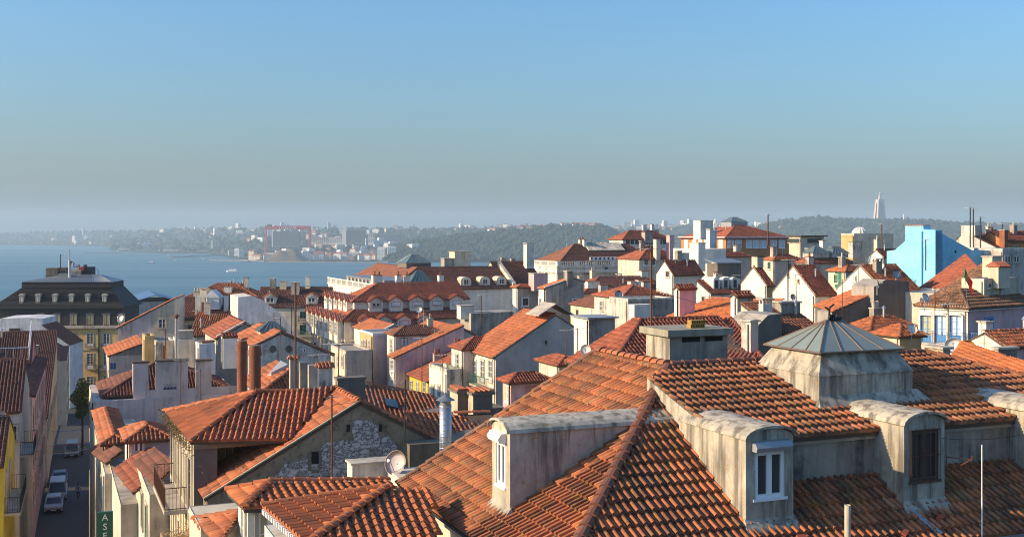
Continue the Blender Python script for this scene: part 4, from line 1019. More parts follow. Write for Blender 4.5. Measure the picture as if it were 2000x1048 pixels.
b = MB(); b.prism([(-.4, -1.2, h - 5.2), (-.4, .3, h - 4.5), (2.2, .3, h - 4.2), (2.2, -1.2, h - 4.9)], (0, 0, .25)); b.build('ruined_ledge', M_DGREY, E1.root)
b = MB(); b.box(-.9, 0, -.6, .0, 0, h - 4.6); b.build('lower_corner', M_CREAM, E1.root)

# F: small orange hip roofs at the bottom edge
def roof_from_px(h, polys, caps, tile, tk='canal', singles=0, capr=.12):
    """planes given as lists of (px,py,depth) points, eave edge first"""
    pl = [[h.loc(P(*q)) for q in p] for p in polys]; cp = [(h.loc(P(*a)), h.loc(P(*c))) for a, c in caps]
    h.cover(pl, cp, tile, tk, singles, capr=capr, back=False)
F2 = House('small_hip_house', 'white house under a fresh orange hip roof at the bottom edge', 545, 30.4, 1062, Lx=3.2, Ly=2.2, base=54)
F2.walls([M_WHITE, M_WHITE, M_WHITE, M_WHITE])
ap = (757, 950, 33.2); lf_ = (512, 988, 32.0); fc = (600, 1062, 28.6); rt_ = (860, 1075, 29.6)
zE = P(*fc).z
roof_from_px(F2, [[lf_, fc, ap], [fc, rt_, (840, 975, 34), ap]], [(fc, ap), (lf_, ap)], T_NEW, 'big', 300, .13)
b = MB(); A0, A1 = F2.loc(P(514, 994, 31.9)), F2.loc(P(602, 1070, 28.5))
for i in range(26): p = A0.lerp(A1, (i + .5) / 26); b.box(p.x - .05, p.x + .05, p.y - .05, p.y + .05, p.z - .12, p.z + .02)
b.build('eave_dentils', M_WPAINT, F2.root, kind='stuff')
F1 = House('dormer_house', 'white attic block with glazed side under small orange hip roof', 484, 33.5, 990, xr=537, xl=465, base=54)
F1.walls([M_WHITE, M_WHITE, M_WHITE, M_WHITE])
roof_from_px(F1, [[(443, 960, 36.4), (477, 992, 33.2), (527, 941, 36.3)], [(477, 992, 33.2), (775, 985, 34.8), (765, 939, 37.8), (527, 941, 36.3)]], [((443, 958, 36.4), (527, 940, 36.3)), ((477, 990, 33.2), (527, 940, 36.3)), ((527, 940, 36.3), (765, 938, 37.8))], T_NEW, 'big', 0, .13)
F1.win('l', .55, F1.h - 1.35, .5, 1.15, 'wk'); F1.win('f', .62, F1.h - 1.5, .62, 1.35, 'wy')
F3 = House('low_tile_cottage', 'low orange tile roof left of the white attic block at the bottom edge', 392, 35, 1030, Lx=2.2, Ly=3, base=54)
F3.walls(M_CREAM)
roof_from_px(F3, [[(378, 1016, 36.5), (425, 1062, 33), (470, 1000, 36)]], [((378, 1014, 36.5), (470, 999, 36))], T_ORG, 'big')
# white chimney block and dish behind the small hip roofs
WB = House('chimney_block', 'low white weathered chimney block behind the small orange hip roof', 688, 39.5, 908, xr=778, xl=678, base=64, cat='chimney'); WB.walls(M_WHITE2)
b = MB(); b.box(-.06, WB.Lx + .05, -.06, WB.Ly + .06, WB.h, WB.h + .07); b.build('cap', M_STONE, WB.root)
# tile roofs right of the gable, metal flue
D4 = House('low_tile_house', 'red channel tile roof behind the flaking gable with a roof window', 715, 56, 812, Lx=7.4, Ly=5, base=50); D4.walls(M_OLDWALL)
roof_from_px(D4, [[(690, 812, 55), (880, 830, 56), (845, 775, 62), (660, 738, 62)]], [((660, 737, 62), (845, 774, 62))], T_ORG, 'canal')
roof_window = MB(); q = [D4.loc(P(*x)) for x in ((755, 795, 57.2), (778, 800, 57.4), (774, 785, 58.4), (752, 781, 58.2))]; roof_window.prism(q, (0, 0, .12)); roof_window.build('roof_window', M_GLASS, D4.roof_o)
D5 = House('lower_tile_house', 'narrow red tile slope between the steel flue and the big roof', 800, 45, 868, Lx=4.2, Ly=3, base=52); D5.walls(M_OLDWALL)
roof_from_px(D5, [[(790, 850, 46.5), (990, 868, 47.5), (960, 806, 51), (795, 812, 50.5)]], [((795, 811, 50.5), (960, 805, 51))], T_ORG, 'canal')
CB = House('dark_chimney', 'dark sooty chimney box behind the sagging orange roof', 660, 52, 742, xr=713, xl=655, base=64, cat='chimney'); CB.walls([M_DGREY] * 4)
b = MB(); b.box(-.06, CB.Lx + .06, -.06, CB.Ly + .06, CB.h, CB.h + .1); b.build('cap', M_DGREY, CB.root)
r = empty('flue_pipe', 'galvanised steel flue with conical cowl beside the big roof', 'flue', P(870, 885, 42)); b = MB(); z1 = P(870, 789, 42).z - P(870, 885, 42).z
b.lathe([(.225, -1.0), (.225, z1)], (0, 0, 0), 20); b.build('pipe', M_STEEL, r, True)
b = MB()
for i in range(9): b.lathe([(.228, i * .22 - .02), (.236, i * .22), (.228, i * .22 + .02)], (0, 0, 0), 20)
b.build('seams', M_STEEL, r); b = MB(); b.lathe([(.20, z1), (.20, z1 + .14), (.36, z1 + .16), (.03, z1 + .36), (.001, z1 + .38)], (0, 0, 0), 20); b.build('cowl', M_ZINC, r)
# stone chimney blocks right of the flue
for i, (x0, x1, y0, y1, d_, lab) in enumerate(((886, 912, 768, 808, 52, 'left half of the blackened stone chimney pair by the flue'), (916, 962, 772, 815, 51.5, 'right half of the blackened stone chimney pair by the flue'))):
    hh = House('stone_chimney', lab, x0 + 8, d_, y0, xr=x1, Ly=1.1, base=P(x0, y1 + 30, d_).z, cat='chimney'); hh.walls([M_DGREY, M_BEIGE, M_DGREY, M_DGREY])
    b = MB(); b.box(-.08, hh.Lx + .08, -.08, 1.18, hh.h, hh.h + .12); b.build('cap', M_DGREY, hh.root)
    for q in range(4): b = MB(); x = hh.Lx * (q + .5) / 4; b.tube([(x, -.05, hh.h + .14), (x, 1.1, hh.h + .2)], .09, 6); me = b.mesh('cap_tile', T_EARTH); me.uv_layers.new(name='UVMap'); link('cap_tile', me, hh.root)
# the two round brick stacks
for x0, x1, y0, y1, d_, lab in ((463, 482, 663, 775, 62, 'left and thinner of two tall round brick chimneys'), (487, 509, 672, 775, 60, 'right and thicker of two tall round brick chimneys')):
    p = P((x0 + x1) / 2, y1, d_); zt = zat(y0, d_) - p.z; rr = (x1 - x0) / 2 / F * d_
    r = empty('brick_chimney', lab, 'chimney', p); n_c = int(zt / .088); bm = MB(); var = []
    core = MB(); core.lathe([(rr - .02, -1.5), (rr - .02, zt - .05)], (0, 0, 0), 16); core.build('core', M_DGREY, r)
    b = MB(); nb = 11
    for c in range(-8, n_c):
        rc = rr * (1.12 if c in (n_c - 4, n_c - 5, n_c - 6, n_c - 3) else 1.0)
        for i in range(nb):
            a0 = 2 * math.pi * (i + (c % 2) * .5) / nb; a1 = a0 + 2 * math.pi / nb * .93; j = R.uniform(-.008, .012)
            q = [(math.cos(a) * x, math.sin(a) * x) for a, x in ((a0, rc - .06), (a0, rc + j), ((a0 + a1) / 2, rc + j + .006), (a1, rc + j), (a1, rc - .06))]
            b.prism([(x, y, c * .088) for x, y in q], (0, 0, .076))
    b.build('bricks', M_BRICK, r, kind='stuff')

# ------------------------------------------------------------------ the town, far to near
def poly_block(name, label, pts, cx, d, a=G, dp=5.0, mats=None, cat='house', base=None):
    """building whose front is an outline given by pixels (last two points reach the ground), swept back"""
    h = House(name, label, cx, d, pts[0][1], Lx=1, Ly=dp, a=a, cat=cat, base=base)
    q = [h.at(x, y, 'f', 0) for x, y in pts]; b = MB(); n = len(q)
    P0 = [(v.x, 0, max(0, v.z) if i < n - 2 else 0) for i, v in enumerate(q)]
    h.Lx = max(p[0] for p in P0) - min(p[0] for p in P0)
    m0, m1 = mats if isinstance(mats, (list, tuple)) else (mats, mats)
    b.prism(P0, (0, dp, 0), 1, 0); h.dp = dp; h.wall = b.build('wall', [m0, m1], h.root); h.out = P0; return h
def tile_top(h, i, tile, tk='canal', o=.2):
    """tiles over one sloping top edge of a poly_block"""
    a, c = Vector(h.out[i]), Vector(h.out[i + 1]); t = (c - a).normalized(); u_ = Vector((0, 0, .03))
    a, c = a - t * o + u_, c + t * .05 + u_; y = Vector((0, h.dp + .1, 0)); f_ = Vector((0, -.08, 0))
    lo, hi = (a, c) if a.z < c.z else (c, a); h.cover([[lo + y, lo + f_, hi + f_, hi + y]], [], tile, tk, caps=False)
def balustrade(h, z, n=26, mat=None, faces='fl'):
    b = MB(); mat = mat or M_WHITE
    for f in faces:
        L_ = h.Lx if f == 'f' else h.Ly; k_ = int(L_ / .5)
        for i in range(k_):
            u = (i + .5) * L_ / k_; w_ = .32 if i % 8 == 0 else .09
            if f == 'f': b.box(u - w_, u + w_, -.12, .08, z, z + .85)
            else: b.box(-.12, .08, u - w_, u + w_, z, z + .85)
        if f == 'f': b.box(-.2, L_ + .2, -.2, .16, z - .2, z); b.box(-.15, L_ + .15, -.16, .12, z + .85, z + 1.0)
        else: b.box(-.2, .16, -.2, L_ + .2, z - .21, z - .01); b.box(-.16, .12, -.15, L_ + .15, z + .851, z + 1.001)
    b.build('balustrade', mat, h.root)
def wins(h, face, pxs, y0, y1, w, style='wk', off=None):
    for p in pxs: h.wpx(face, p, y0, y1, w, style, off)
def ac_unit(label, pos, rz=rad(G), s=1.0):
    r = empty('air_conditioner', label, 'air conditioner', pos, rz); b = MB(); b.box(-.45 * s, .45 * s, -.17 * s, .17 * s, 0, .68 * s); b.build('casing', M_WPAINT, r)
    b = MB(); b.lathe([(.25 * s, 0), (.25 * s, .02)], (-.12 * s, -.175 * s, .34 * s), 14, 0, Vector((0, -1, 0))); b.build('fan_grille', M_IRON, r)

# --- right background
V = House('orange_villa', 'orange villa with red hip roof and glass cupola on the skyline', 1418, 260, 463, xr=1542, xl=1330)
V.walls(M_ORANGEW).roof('hip', 20, T_RED, o=.7); V.cornice(M_WPAINT, V.h + .05, .45, .55)
wins(V, 'f', (1427, 1442, 1463, 1477, 1491, 1511, 1527), 469, 484, 1.5, 'wwo'); wins(V, 'l', (1340, 1356, 1368, 1380, 1408), 469, 486, 1.5, 'wwo')
skylight_pyramid(V.roof_o, (8.8, 10, V.h + 2.2), 4.6, 4.6, 1.4, 1.2, M_LEAD)
V.chpx(1368, 1393, 431, 462, -2.5, 3.0, [M_WHITE, M_WHITE]); V.chpx(1386, 1400, 449, 485, -8, 1.4, [M_SKYW, M_WHITE], 'vent')
V2 = House('white_hip_house', 'white house with red hip roof left of the orange villa', 1217, 300, 466, xr=1312, Ly=8)
V2.walls(M_WHITE).roof('hip', 29, T_RED, o=.5); wins(V2, 'f', [1226 + 9 * i for i in range(9)], 469, 478, 1.2, 'gko'); V2.chpx(1260, 1275, 454, 470, -1, 2, [M_GREY, M_STONE]); V2.chpx(1281, 1287, 449, 464, 3, 1, [M_PINK, M_STONE])
V3 = House('red_roof_house', 'low red roofed house with two tall pink chimneys below the villa', 1250, 215, 505, xr=1335, Ly=9); V3.walls(M_PALE).roof('hip', 27, T_RED)
V3.chpx(1282, 1290, 468, 502, -.5, 1.2, [M_PALE, M_STONE]); V3.chpx(1308, 1317, 460, 506, -1.2, 1.3, [M_PINK, M_STONE]); wins(V3, 'f', (1262, 1275, 1298, 1322), 506, 518, .9, 'gko')
BR = House('balustrade_palace', 'long brown hip roof above a white stone balustrade', 1089, 225, 517, xr=1313, Ly=14, cat='building')
BR.walls([M_PALE, M_WHITE, M_PALE, M_PALE]).roof('hip', 30, T_BRN, o=-.6); balustrade(BR, BR.h - .3)
b = MB(); b.box(-.25, BR.Lx + .25, -.3, BR.Ly, BR.h - 1.6, BR.h - 1.0); b.build('cornice', M_WHITE, BR.root)
tpB = math.tan(rad(30)); b = MB(); q = [(9, 4.3), (17.5, 4.3), (17.5, 6.95), (9, 6.95)]
b.prism([(x + (1 if y > 6 else 0) * (0 if x < 10 else 0), y, BR.h + y * tpB + .18) for x, y in q], (0, 0, .12)); po = b.build('corrugated_skylight', M_GREYL, BR.roof_o)
b = MB()
for i in range(28): x = 9.1 + i * .305; b.tube([(x, 4.25, BR.h + 4.25 * tpB + .33), (x, 7, BR.h + 7 * tpB + .33)], .075, 5)
b.build('corrugation', M_WHITE2, po)
for i in range(8):
    q = BR.M @ Vector((8.2 + i * .95, 1.2, BR.h + 1.2 * tpB + .12)); ac_unit('one of eight air conditioners in a row on the brown hip roof', q, rad(G), .95)
for o_ in [x for x in bpy.data.objects if x.name.startswith('air_conditioner') and x.parent is None]: o_['group'] = 'air conditioner row on the brown hip roof'
# --- centre background: L-shaped brown roofs and white palace
def l_roof(name, label, apx, apy, d, half, pitch, ll, lr, tile, mats, tk=None, cat='house'):
    A = P(apx, apy, d); ex = Vector((math.cos(rad(G)), math.sin(rad(G)), 0)); ey = Vector((-ex.y, ex.x, 0)); K = A - half * (ex + ey); tp_ = math.tan(rad(pitch))
    ze = A.z - half * tp_; h = House(name, label, CX + K.x / K.y * F, K.y, HY + (CZ - ze) / K.y * F, Lx=half + lr, Ly=half + ll, cat=cat)
    b = MB(); b.box(0, half * 2, 0, half + ll, 0, h.h - .05); b.box(half * 2, half + lr, 0, half * 2, 0, h.h - .05); h.wall = b.build('wall', mats, h.root)
    o = .4; e = h.h - o * tp_; zr = h.h + half * tp_; X, Y = half + lr, half + ll
    h.cover([[(-o, Y, e), (-o, -o, e), (half, half, zr), (half, Y, zr)], [(-o, -o, e), (X, -o, e), (X, half, zr), (half, half, zr)]], [((-o, -o, e), (half, half, zr)), ((half, half, zr), (half, Y, zr)), ((half, half, zr), (X, half, zr))], tile, tk)
    return h
BL = l_roof('brown_roof_palace', 'broad dark brown tiled roof behind the stepped dormer house', 816, 522, 200, 7, 26, 27, 15.2, T_BRN, M_WHITE, cat='building')
BL.chpx(888, 919, 492, 521, 7.4, 3.0, [M_CREAM, M_STONE]); BL.chpx(868, 888, 505, 521, 7.6, 2, [M_GREY, M_GREYL])
skylight_pyramid(BL.roof_o, (8.2, 13, BL.h + 3.2), 4.6, 5.5, .9, 1.5, M_DGREY)
b = MB(); X, t6 = BL.Lx, math.tan(rad(26)); b.prism([(X, -.3, BL.h - .2), (X, 7, BL.h + 7 * t6 - .1), (X, 7, BL.h + 7 * t6 + .9), (X, -.3, BL.h + .7)], (.6, 0, 0)); b.build('parapet', M_CREAM, BL.root)
for px in (908, 945, 977):
    q = BL.at(px, 556, 'f', 1.2); q.z = BL.h + 1.2 * t6; b = MB(); N = 8
    b.prism([(q.x + math.cos(math.pi * i / N) * .95, .6, q.z + .55 + math.sin(math.pi * i / N) * .75) for i in range(N + 1)] + [(q.x - .95, .6, q.z - .6), (q.x + .95, .6, q.z - .6)], (0, 2.6, 0)); do = b.build('dormer', M_CREAM, BL.root)
    b = MB(); ring(b, 1.0, 1.0, .09, .5, .58, q.x, q.z - .1); b.box(q.x - .03, q.x + .03, .51, .57, q.z, q.z + .8); b.build('window_frame', M_WPAINT, do); b = MB(); b.box(q.x - .45, q.x + .45, .56, .59, q.z - .05, q.z + .85); b.build('pane', M_GLASS, do)
BR3 = House('dark_red_house', 'dark red roof with tall white chimney left of the brown hip roof', 985, 206, 556, xr=1063, Ly=14); BR3.walls(M_CREAM).roof('gx', 30, T_DRK)
BR3.chpx(1029, 1043, 477, 518, 4.0, 1.6, [M_WHITE, M_STONE], 'vent')
WP = House('white_palace', 'white classical palace with balustrade and tiny zinc dormers', 727, 185, 566, xl=641, Lx=15, cat='building'); WP.walls(M_WHITE)
balustrade(WP, WP.h, faces='l'); WP.flat(M_WHITE, .1)
b = MB(); b.box(2.2, 8, .5, WP.Ly - 5, WP.h, WP.h + 1.5); zo = b.build('zinc_attic', M_ZINC, WP.root)
for i in range(9):
    y = 3 + i * 2.6; b = MB(); N = 6; b.prism([(1.9, y + math.cos(math.pi * j / N) * .45, WP.h + .75 + math.sin(math.pi * j / N) * .5) for j in range(N + 1)] + [(1.9, y - .45, WP.h + .05), (1.9, y + .45, WP.h + .05)], (1, 0, 0)); b.build('dormer', M_GREYL, WP.root)
wins(WP, 'l', (645, 650.5, 657, 664, 672, 681), 580, 598, 1.2, 'wko'); wins(WP, 'l', (645, 650.5, 657), 612, 632, 1.2, 'wko'); b = MB(); b.box(-.3, 0, 0, WP.Ly, WP.h - 2.4, WP.h - 2.0); b.build('string_course', M_WHITE, WP.root)
# --- stepped dormer house
DH = House('stepped_dormer_house', 'white house with two tiers of red tiled gabled dormers', 672, 150, 624, xl=630, xr=905, cat='house')
DH.walls([M_PALE, M_WHITE, M_PALE, M_PALE])
UP = House('tmp', 'x', 692, 153.5, 585, xl=668, xr=912); ux = DH.loc(UP.M @ Vector((0, 0, UP.h))); bpy.data.objects.remove(UP.root)
u0, v0, zU = ux.x, ux.y, ux.z; uX, uY = u0 + UP.Lx, v0 + UP.Ly; zE = DH.h
b = MB(); b.box(u0, uX, v0, uY, zE - 1, zU - .05); b.build('upper_wall', [M_WHITE], DH.root)
tA = (zU - 2.0 - zE) / v0 if v0 > .5 else .6
def skirt(h, x0, y0, x1, y1, z0, X0, Y0, X1, Y1, z1): return [[(x0, y0, z0), (x1, y0, z0), (X1, Y0, z1), (X0, Y0, z1)], [(x0, y1, z0), (x0, y0, z0), (X0, Y0, z1), (X0, Y1, z1)]]
DH.cover(skirt(DH, -.4, -.4, DH.Lx + .4, DH.Ly, zE - .15, u0 + .02, v0 + .02, uX, uY, zE + 1.1), [((-.4, -.4, zE - .1), (u0, v0, zE + 1.1))], T_RED, 'far')
hm = 3.2; zr = zU + 1.9
DH.cover([[(u0 - .4, v0 - .4, zU - .2), (uX + .4, v0 - .4, zU - .2), (uX + .4, v0 + 6, zr), (u0 + 5, v0 + 6, zr)], [(u0 - .4, uY, zU - .2), (u0 - .4, v0 - .4, zU - .2), (u0 + 5, v0 + 6, zr), (u0 + 5, uY, zr)]], [((u0 - .4, v0 - .4, zU - .2), (u0 + 5, v0 + 6, zr)), ((u0 + 5, v0 + 6, zr), (uX, v0 + 6, zr))], T_RED, 'far')
def gable_dormer(h, c, face, w, hh, dp, style, tile, sill=.5):
    """small gabled roof dormer: c local point at the foot of its front, facing front or left"""
    m = Matrix.Rotation(0 if face == 'f' else -math.pi / 2, 4, 'Z'); m.translation = Vector(c)
    b = MB(); b.box(-w / 2, w / 2, 0, dp, -.6, hh); b.prism([(-w / 2, 0, hh), (w / 2, 0, hh), (0, 0, hh + w * .33)], (0, dp, 0)); d_ = b.build('dormer', M_WHITE, h.root); d_.matrix_local = m
    q = MB()
    for sx in (-1, 1):
        for i in range(int(dp / .32)): q.tube([(sx * (w / 2 + .22), -.18 + i * .32, hh - .07), (0, -.18 + i * .32, hh + w * .33 + .05)], .12, 5)
    me = q.mesh('dormer_roof', tile); uv = me.uv_layers.new(name='UVMap'); uv.data.foreach_set('uv', [x for p in me.polygons for _ in range(p.loop_total) for x in (p.index // 7 + .4, 3.3)]); link('dormer_roof', me, d_)
    A, B_, C = window_meshes(w * .58, hh - sill - .25, style); mm = Matrix.Translation((0, 0, sill))
    link('window_surround', A, d_, mat=mm); link('window_frame', B_, d_, mat=mm); link('pane', C, d_, mat=mm)
for i, px in enumerate((731, 770, 810, 849, 888)):
    q = DH.at(px, 606, 'f', v0); gable_dormer(DH, (q.x, v0 - .9, zE + 1.0), 'f', 1.9, zU - zE - 1.2, 2, 'wk' if i in (0,) else 'ww', T_RED)
for i, px in enumerate((712, 748, 786, 826)):
    q = DH.at(px, 648, 'f', 0); gable_dormer(DH, (q.x, -.9, zE - 2.4), 'f', 1.9, 2.3, 2, 'ww' if i != 0 else 'wk', T_RED)
for i in range(5): gable_dormer(DH, (u0 - .8, v0 + 2 + i * 2.9, zE + 1.0), 'l', 1.9, zU - zE - 1.2, 2, 'wk', T_RED)
for i in range(7): gable_dormer(DH, (-.8, 1.4 + i * 2.9, zE - 2.4), 'l', 1.9, 2.3, 2, 'wk', T_RED)
b = MB(); b.box(-.35, 0, 0, DH.Ly, zE - 2.9, zE - 2.6); b.box(0, DH.Lx, -.35, 0, zE - 2.9, zE - 2.6); b.build('cornice', M_PALE, DH.root)
for i in range(7): DH.win('l', 1.4 + i * 2.9, zE - 5.6, 1.0, 2.0, 'wkt')
for px, w_, n_ in ((733, .55, 1), (742, .55, 1), (779, 1.3, 1), (796, .8, 1), (862, 1.4, 1)): DH.chpx(px - 4, px + 5, 538, 562, v0 + 7, 1.0, [M_WHITE, M_BRICK], 'pots')
skylight_pyramid(DH.roof_o, (DH.at(818, 550, 'f', v0 + 9).x, v0 + 9, zr - .6), 3.2, 2.6, .6, 1.6)
# --- left background
MB_ = House('mansard_building', 'black slate mansard building with yellow facade beside the river', -14, 255, 602, xr=240, Ly=15, a=4, cat='building')
h = MB_; zE = h.h; wall_z = zat(640, 255) - h.zb; q_ = 1.34
b = MB(); b.box(0, h.Lx, 0, h.Ly, 0, wall_z); h.wall = b.build('wall', plaster('facade_ochre', (.78, .52, .20), .25), h.root)
b = MB(); b.box(.15, h.Lx - .15, .15, h.Ly, wall_z, zE); b.build('slate_storey', M_SLATE, h.root)
b = MB(); b.box(-.4, h.Lx + .4, -.55, h.Ly, wall_z - .2, wall_z + .4); b.build('cornice', M_STONE, h.root); b = MB(); b.box(-.3, h.Lx + .4, -.45, h.Ly, zE - .1, zE + .4); b.build('slate_cornice', M_SLATE, h.root)
zm = zat(561, 258) - h.zb; i0 = 5.4; i1 = 3.4
b = MB(); b.hexa([(-.1, -.1, zE + .4), (h.Lx + .2, -.1, zE + .4), (h.Lx + .2, h.Ly, zE + .4), (-.1, h.Ly, zE + .4), (i0, 3.0, zm), (h.Lx - i1, 3.0, zm), (h.Lx - i1, h.Ly - 2, zm), (i0, h.Ly - 2, zm)]); h.roof_o = b.build('roof', M_SLATE, h.root)
b = MB()
for i in range(16): t = (i + .6) / 16; z = zE + .4 + (zm - zE - .4) * t; b.box(i0 * t, h.Lx - i1 * t, 3.0 * t - .2, 3.0 * t + .1, z, z + .05)
b.build('slate_courses', M_SLATE, h.roof_o, kind='stuff')
zn = zat(551, 258) - h.zb; zt_ = zat(536, 268) - h.zb
b = MB(); b.box(i0 - .1, h.Lx - i1 + .1, 2.9, h.Ly - 2, zm, zn); b.build('slate_band', M_SLATE, h.roof_o)
b = MB(); b.hexa([(i0 - .3, 2.7, zn), (h.Lx - i1 + .3, 2.7, zn), (h.Lx - i1 + .3, h.Ly - 2, zn), (i0 - .3, h.Ly - 2, zn), (i0 + 7, 11, zt_), (h.Lx - i1 - 5, 11, zt_), (h.Lx - i1 - 5, 12.6, zt_), (i0 + 7, 12.6, zt_)]); zo = b.build('zinc_roof', M_ZINC, h.roof_o)
b = MB()
for i in range(40): x = i0 + (h.Lx - i0 - i1) * i / 39; b.tube([(x, 2.7, zn + .05), (i0 + 7 + (h.Lx - i0 - i1 - 12) * i / 39, 11, zt_ + .05)], .09, 4)
b.build('standing_seam', M_LEAD, zo, kind='stuff')
for px in (43, 75, 108, 140, 172, 205):
    q = h.at(px, 592, 'f', 1.0); d_ = MB(); z0 = q.z; d_.box(q.x - .5, q.x + .5, .6, 3.2, z0, z0 + 1.75); d_.prism([(q.x - .68, .4, z0 + 1.75), (q.x + .68, .4, z0 + 1.75), (q.x + .4, .4, z0 + 2.2), (q.x - .4, .4, z0 + 2.2)], (0, 2.6, 0)); do = d_.build('dormer', M_STONE, h.root)
    A, B_, C = window_meshes(.7, 1.35, 'wyn'); mm = Matrix.Translation((q.x, .6, z0 + .2)); link('window_surround', A, do, mat=mm); link('window_frame', B_, do, mat=mm); link('pane', C, do, mat=mm)
for px in (80, 111, 143.5, 176, 208, 237): q = h.at(px, 638, 'f', .15); add_window(h.root, (q.x, .15, q.z), 0, 1.25, 2.75, 'dyt'); b = MB(); N = 8; b.prism([(q.x + math.cos(math.pi * i / N) * 1.05, 0.0, q.z + 2.85 + math.sin(math.pi * i / N) * .4) for i in range(N + 1)], (0, .16, 0)); b.build('window_hood', M_DGREY, h.root)
for row in ((651, 676), (690, 720), (735, 765)):
    for px in (143, 176, 208, 240): h.wpx('f', px, row[0], row[1], 1.35, 'wkt')
for y, xs_ in ((720, ((168, 189), (196, 220))), (678, ((168, 186), (199, 218)))):
    for x0, x1 in xs_: q0, q1 = h.at(x0, y, 'f'), h.at(x1, y, 'f'); h.balcony('f', q0.x, q1.x, q0.z, .7)
b = MB(); b.tube([(h.at(193, 700, 'f').x, -.12, 0), (h.at(193, 700, 'f').x, -.12, wall_z)], .16, 6); b.build('downpipe', M_IRON, h.root)
b = MB(); b.box(0, h.Lx, -.12, 0, h.at(180, 684, 'f').z, h.at(180, 682, 'f').z); b.build('string_course', M_STONE, h.root)
def plant(nm, px0, px1, y0, y1, off, dp, mat): a_, c_ = h.at(px0, y1, 'f', off), h.at(px1, y0, 'f', off); b = MB(); b.box(a_.x, c_.x, off, off + dp, a_.z - .3, c_.z); return b.build(nm, mat, h.roof_o)
for a_ in (('plant_room', 90, 112, 523, 540, 11, 3, M_DGREY), ('plant_room', 114, 133, 534, 546, 8, 2, M_ZINC), ('plant_room', 159, 179, 521, 540, 11, 3, M_SLATE), ('white_cabinet', 140, 158, 527, 537, 10.5, 2, M_GREYL), ('plant_room', 118, 128, 522, 538, 12, 2, M_DGREY), ('white_cabinet', 148, 154, 516, 527, 11.5, 1, M_BEIGE), ('cowl', 163, 168, 517, 522, 11.5, 1, M_IRON)): plant(*a_)
q = h.at(136, 548, 'f', 7.5); b = MB(); ht = h.at(136, 508, 'f', 7.5).z; b.tube([(q.x, 7.5, q.z), (q.x, 7.5, ht), (q.x + .9, 7.5, ht - .8), (q.x + .9, 7.5, ht - 1.3), (q.x + 2.0, 7.5, ht - 1.4)], .34, 8); b.build('duct', M_STEEL, h.roof_o)
q = h.at(161, 524, 'f', 10.9); b = MB(); b.lathe([(.5, 0), (.5, .3)], (q.x, 10.9, q.z), 12, 0, Vector((0, -1, 0))); b.build('red_fan', M_CRANE, h.roof_o)
b = MB(); q0, q1 = h.at(88, 540, 'f', 10.2), h.at(192, 538, 'f', 10.2); railing(b, (q0.x, 10.2, zt_ - .3), (q1.x, 10.2, zt_ - .3), 1.6, 1.2, .04); b.build('railing', M_IRON, h.roof_o)
BS = House('quay_shed', 'blue roofed quay shed beyond the mansard', 262, 380, 590, Lx=14, Ly=30, a=G, cat='shed'); BS.walls(M_GREYL); b = MB(); b.prism([(-.5, -.5, BS.h), (-.5, BS.Ly, BS.h), (7, BS.Ly, BS.h + 2.2), (7, -.5, BS.h + 2.2)], (0, 0, .2)); b.prism([(14.5, -.5, BS.h), (14.5, BS.Ly, BS.h), (7, BS.Ly, BS.h + 2.2), (7, -.5, BS.h + 2.2)], (0, 0, .2)); b.build('roof', plain('blue_sheet', (.10, .19, .32), .5, .2), BS.root)
CR = House('cream_red_roof_house', 'cream house with dark red roof, dormers and iron balconies', 498, 190, 598, xr=642, Ly=12, a=3)
CR.walls(M_PALE).roof('gx', 26, T_DRK); wins(CR, 'f', (592, 613, 634), 608, 622, 1.0, 'gk'); wins(CR, 'f', (592, 613, 634), 634, 655, 1.05, 'gkt'); wins(CR, 'f', (592, 613, 634), 668, 690, 1.05, 'gkt')
q0, q1 = CR.at(582, 655, 'f'), CR.at(640, 655, 'f'); CR.balcony('f', q0.x, q1.x, q0.z, .7); q0, q1 = CR.at(582, 627, 'f'), CR.at(640, 627, 'f'); CR.balcony('f', q0.x, q1.x, q0.z, .5)
for px, y in ((609, 594), (528, 590)): q = CR.at(px, y, 'f', .8); gable_dormer(CR, (q.x, .6, CR.h + .1), 'f', 1.9, 1.5, 2.4, 'wk', T_ORG)
CR.chpx(568, 584, 552, 580, 3.5, 1.3, [M_GREYL, M_STONE])
RB_ = House('orange_hip_house', 'small orange hip roof at the river edge with pot chimneys', 367, 205, 578, xr=500, Ly=9, a=3); RB_.walls(M_WHITE2).roof('hip', 25, T_ORG)
RB_.chpx(437, 452, 560, 582, 1, 1.2, [M_WHITE, M_BRICK], 'pots'); RB_.chpx(461, 473, 558, 568, 4, 1, [M_BRICK, M_BRICK], 'pots'); gable_dormer(RB_, (RB_.at(407, 575, 'f', -.5).x, -.5, RB_.h - .3), 'f', 2.6, 1.0, 3, 'wk', T_ORG)
DR = House('dark_roof_house', 'house with broad dark red roof and white panelled dormer', 342, 160, 622, xr=467, Ly=12, a=3); DR.walls(M_BEIGE).roof('gx', 24, T_DRK)
DR.chpx(381, 392, 578, 612, 1.0, .5, [M_WHITE, M_WHITE], 'none'); DR.chpx(437, 445, 578, 600, 1.8, .5, [M_WHITE, M_WHITE], 'none')
q = DR.at(414, 600, 'f', 1.5); b = MB(); b.box(q.x - 1.0, q.x + 1.0, 1.5, 4, q.z - .3, q.z + 1.35); b.prism([(q.x - 1.15, 1.4, q.z + 1.35), (q.x + 1.15, 1.4, q.z + 1.35), (q.x, 1.4, q.z + 2.5)], (0, 3, 0)); b.build('dormer', M_SKYW, DR.root)
C1 = poly_block('party_wall_house', 'stained pale party wall rising to a beige gable', [(230, 640), (301, 600), (341, 582), (341, 760), (230, 760)], 230, 150, 8, 9, (M_MAUVE, M_PALE)); ze0 = C1.at(230, 640).z; z1_ = C1.at(341, 582)
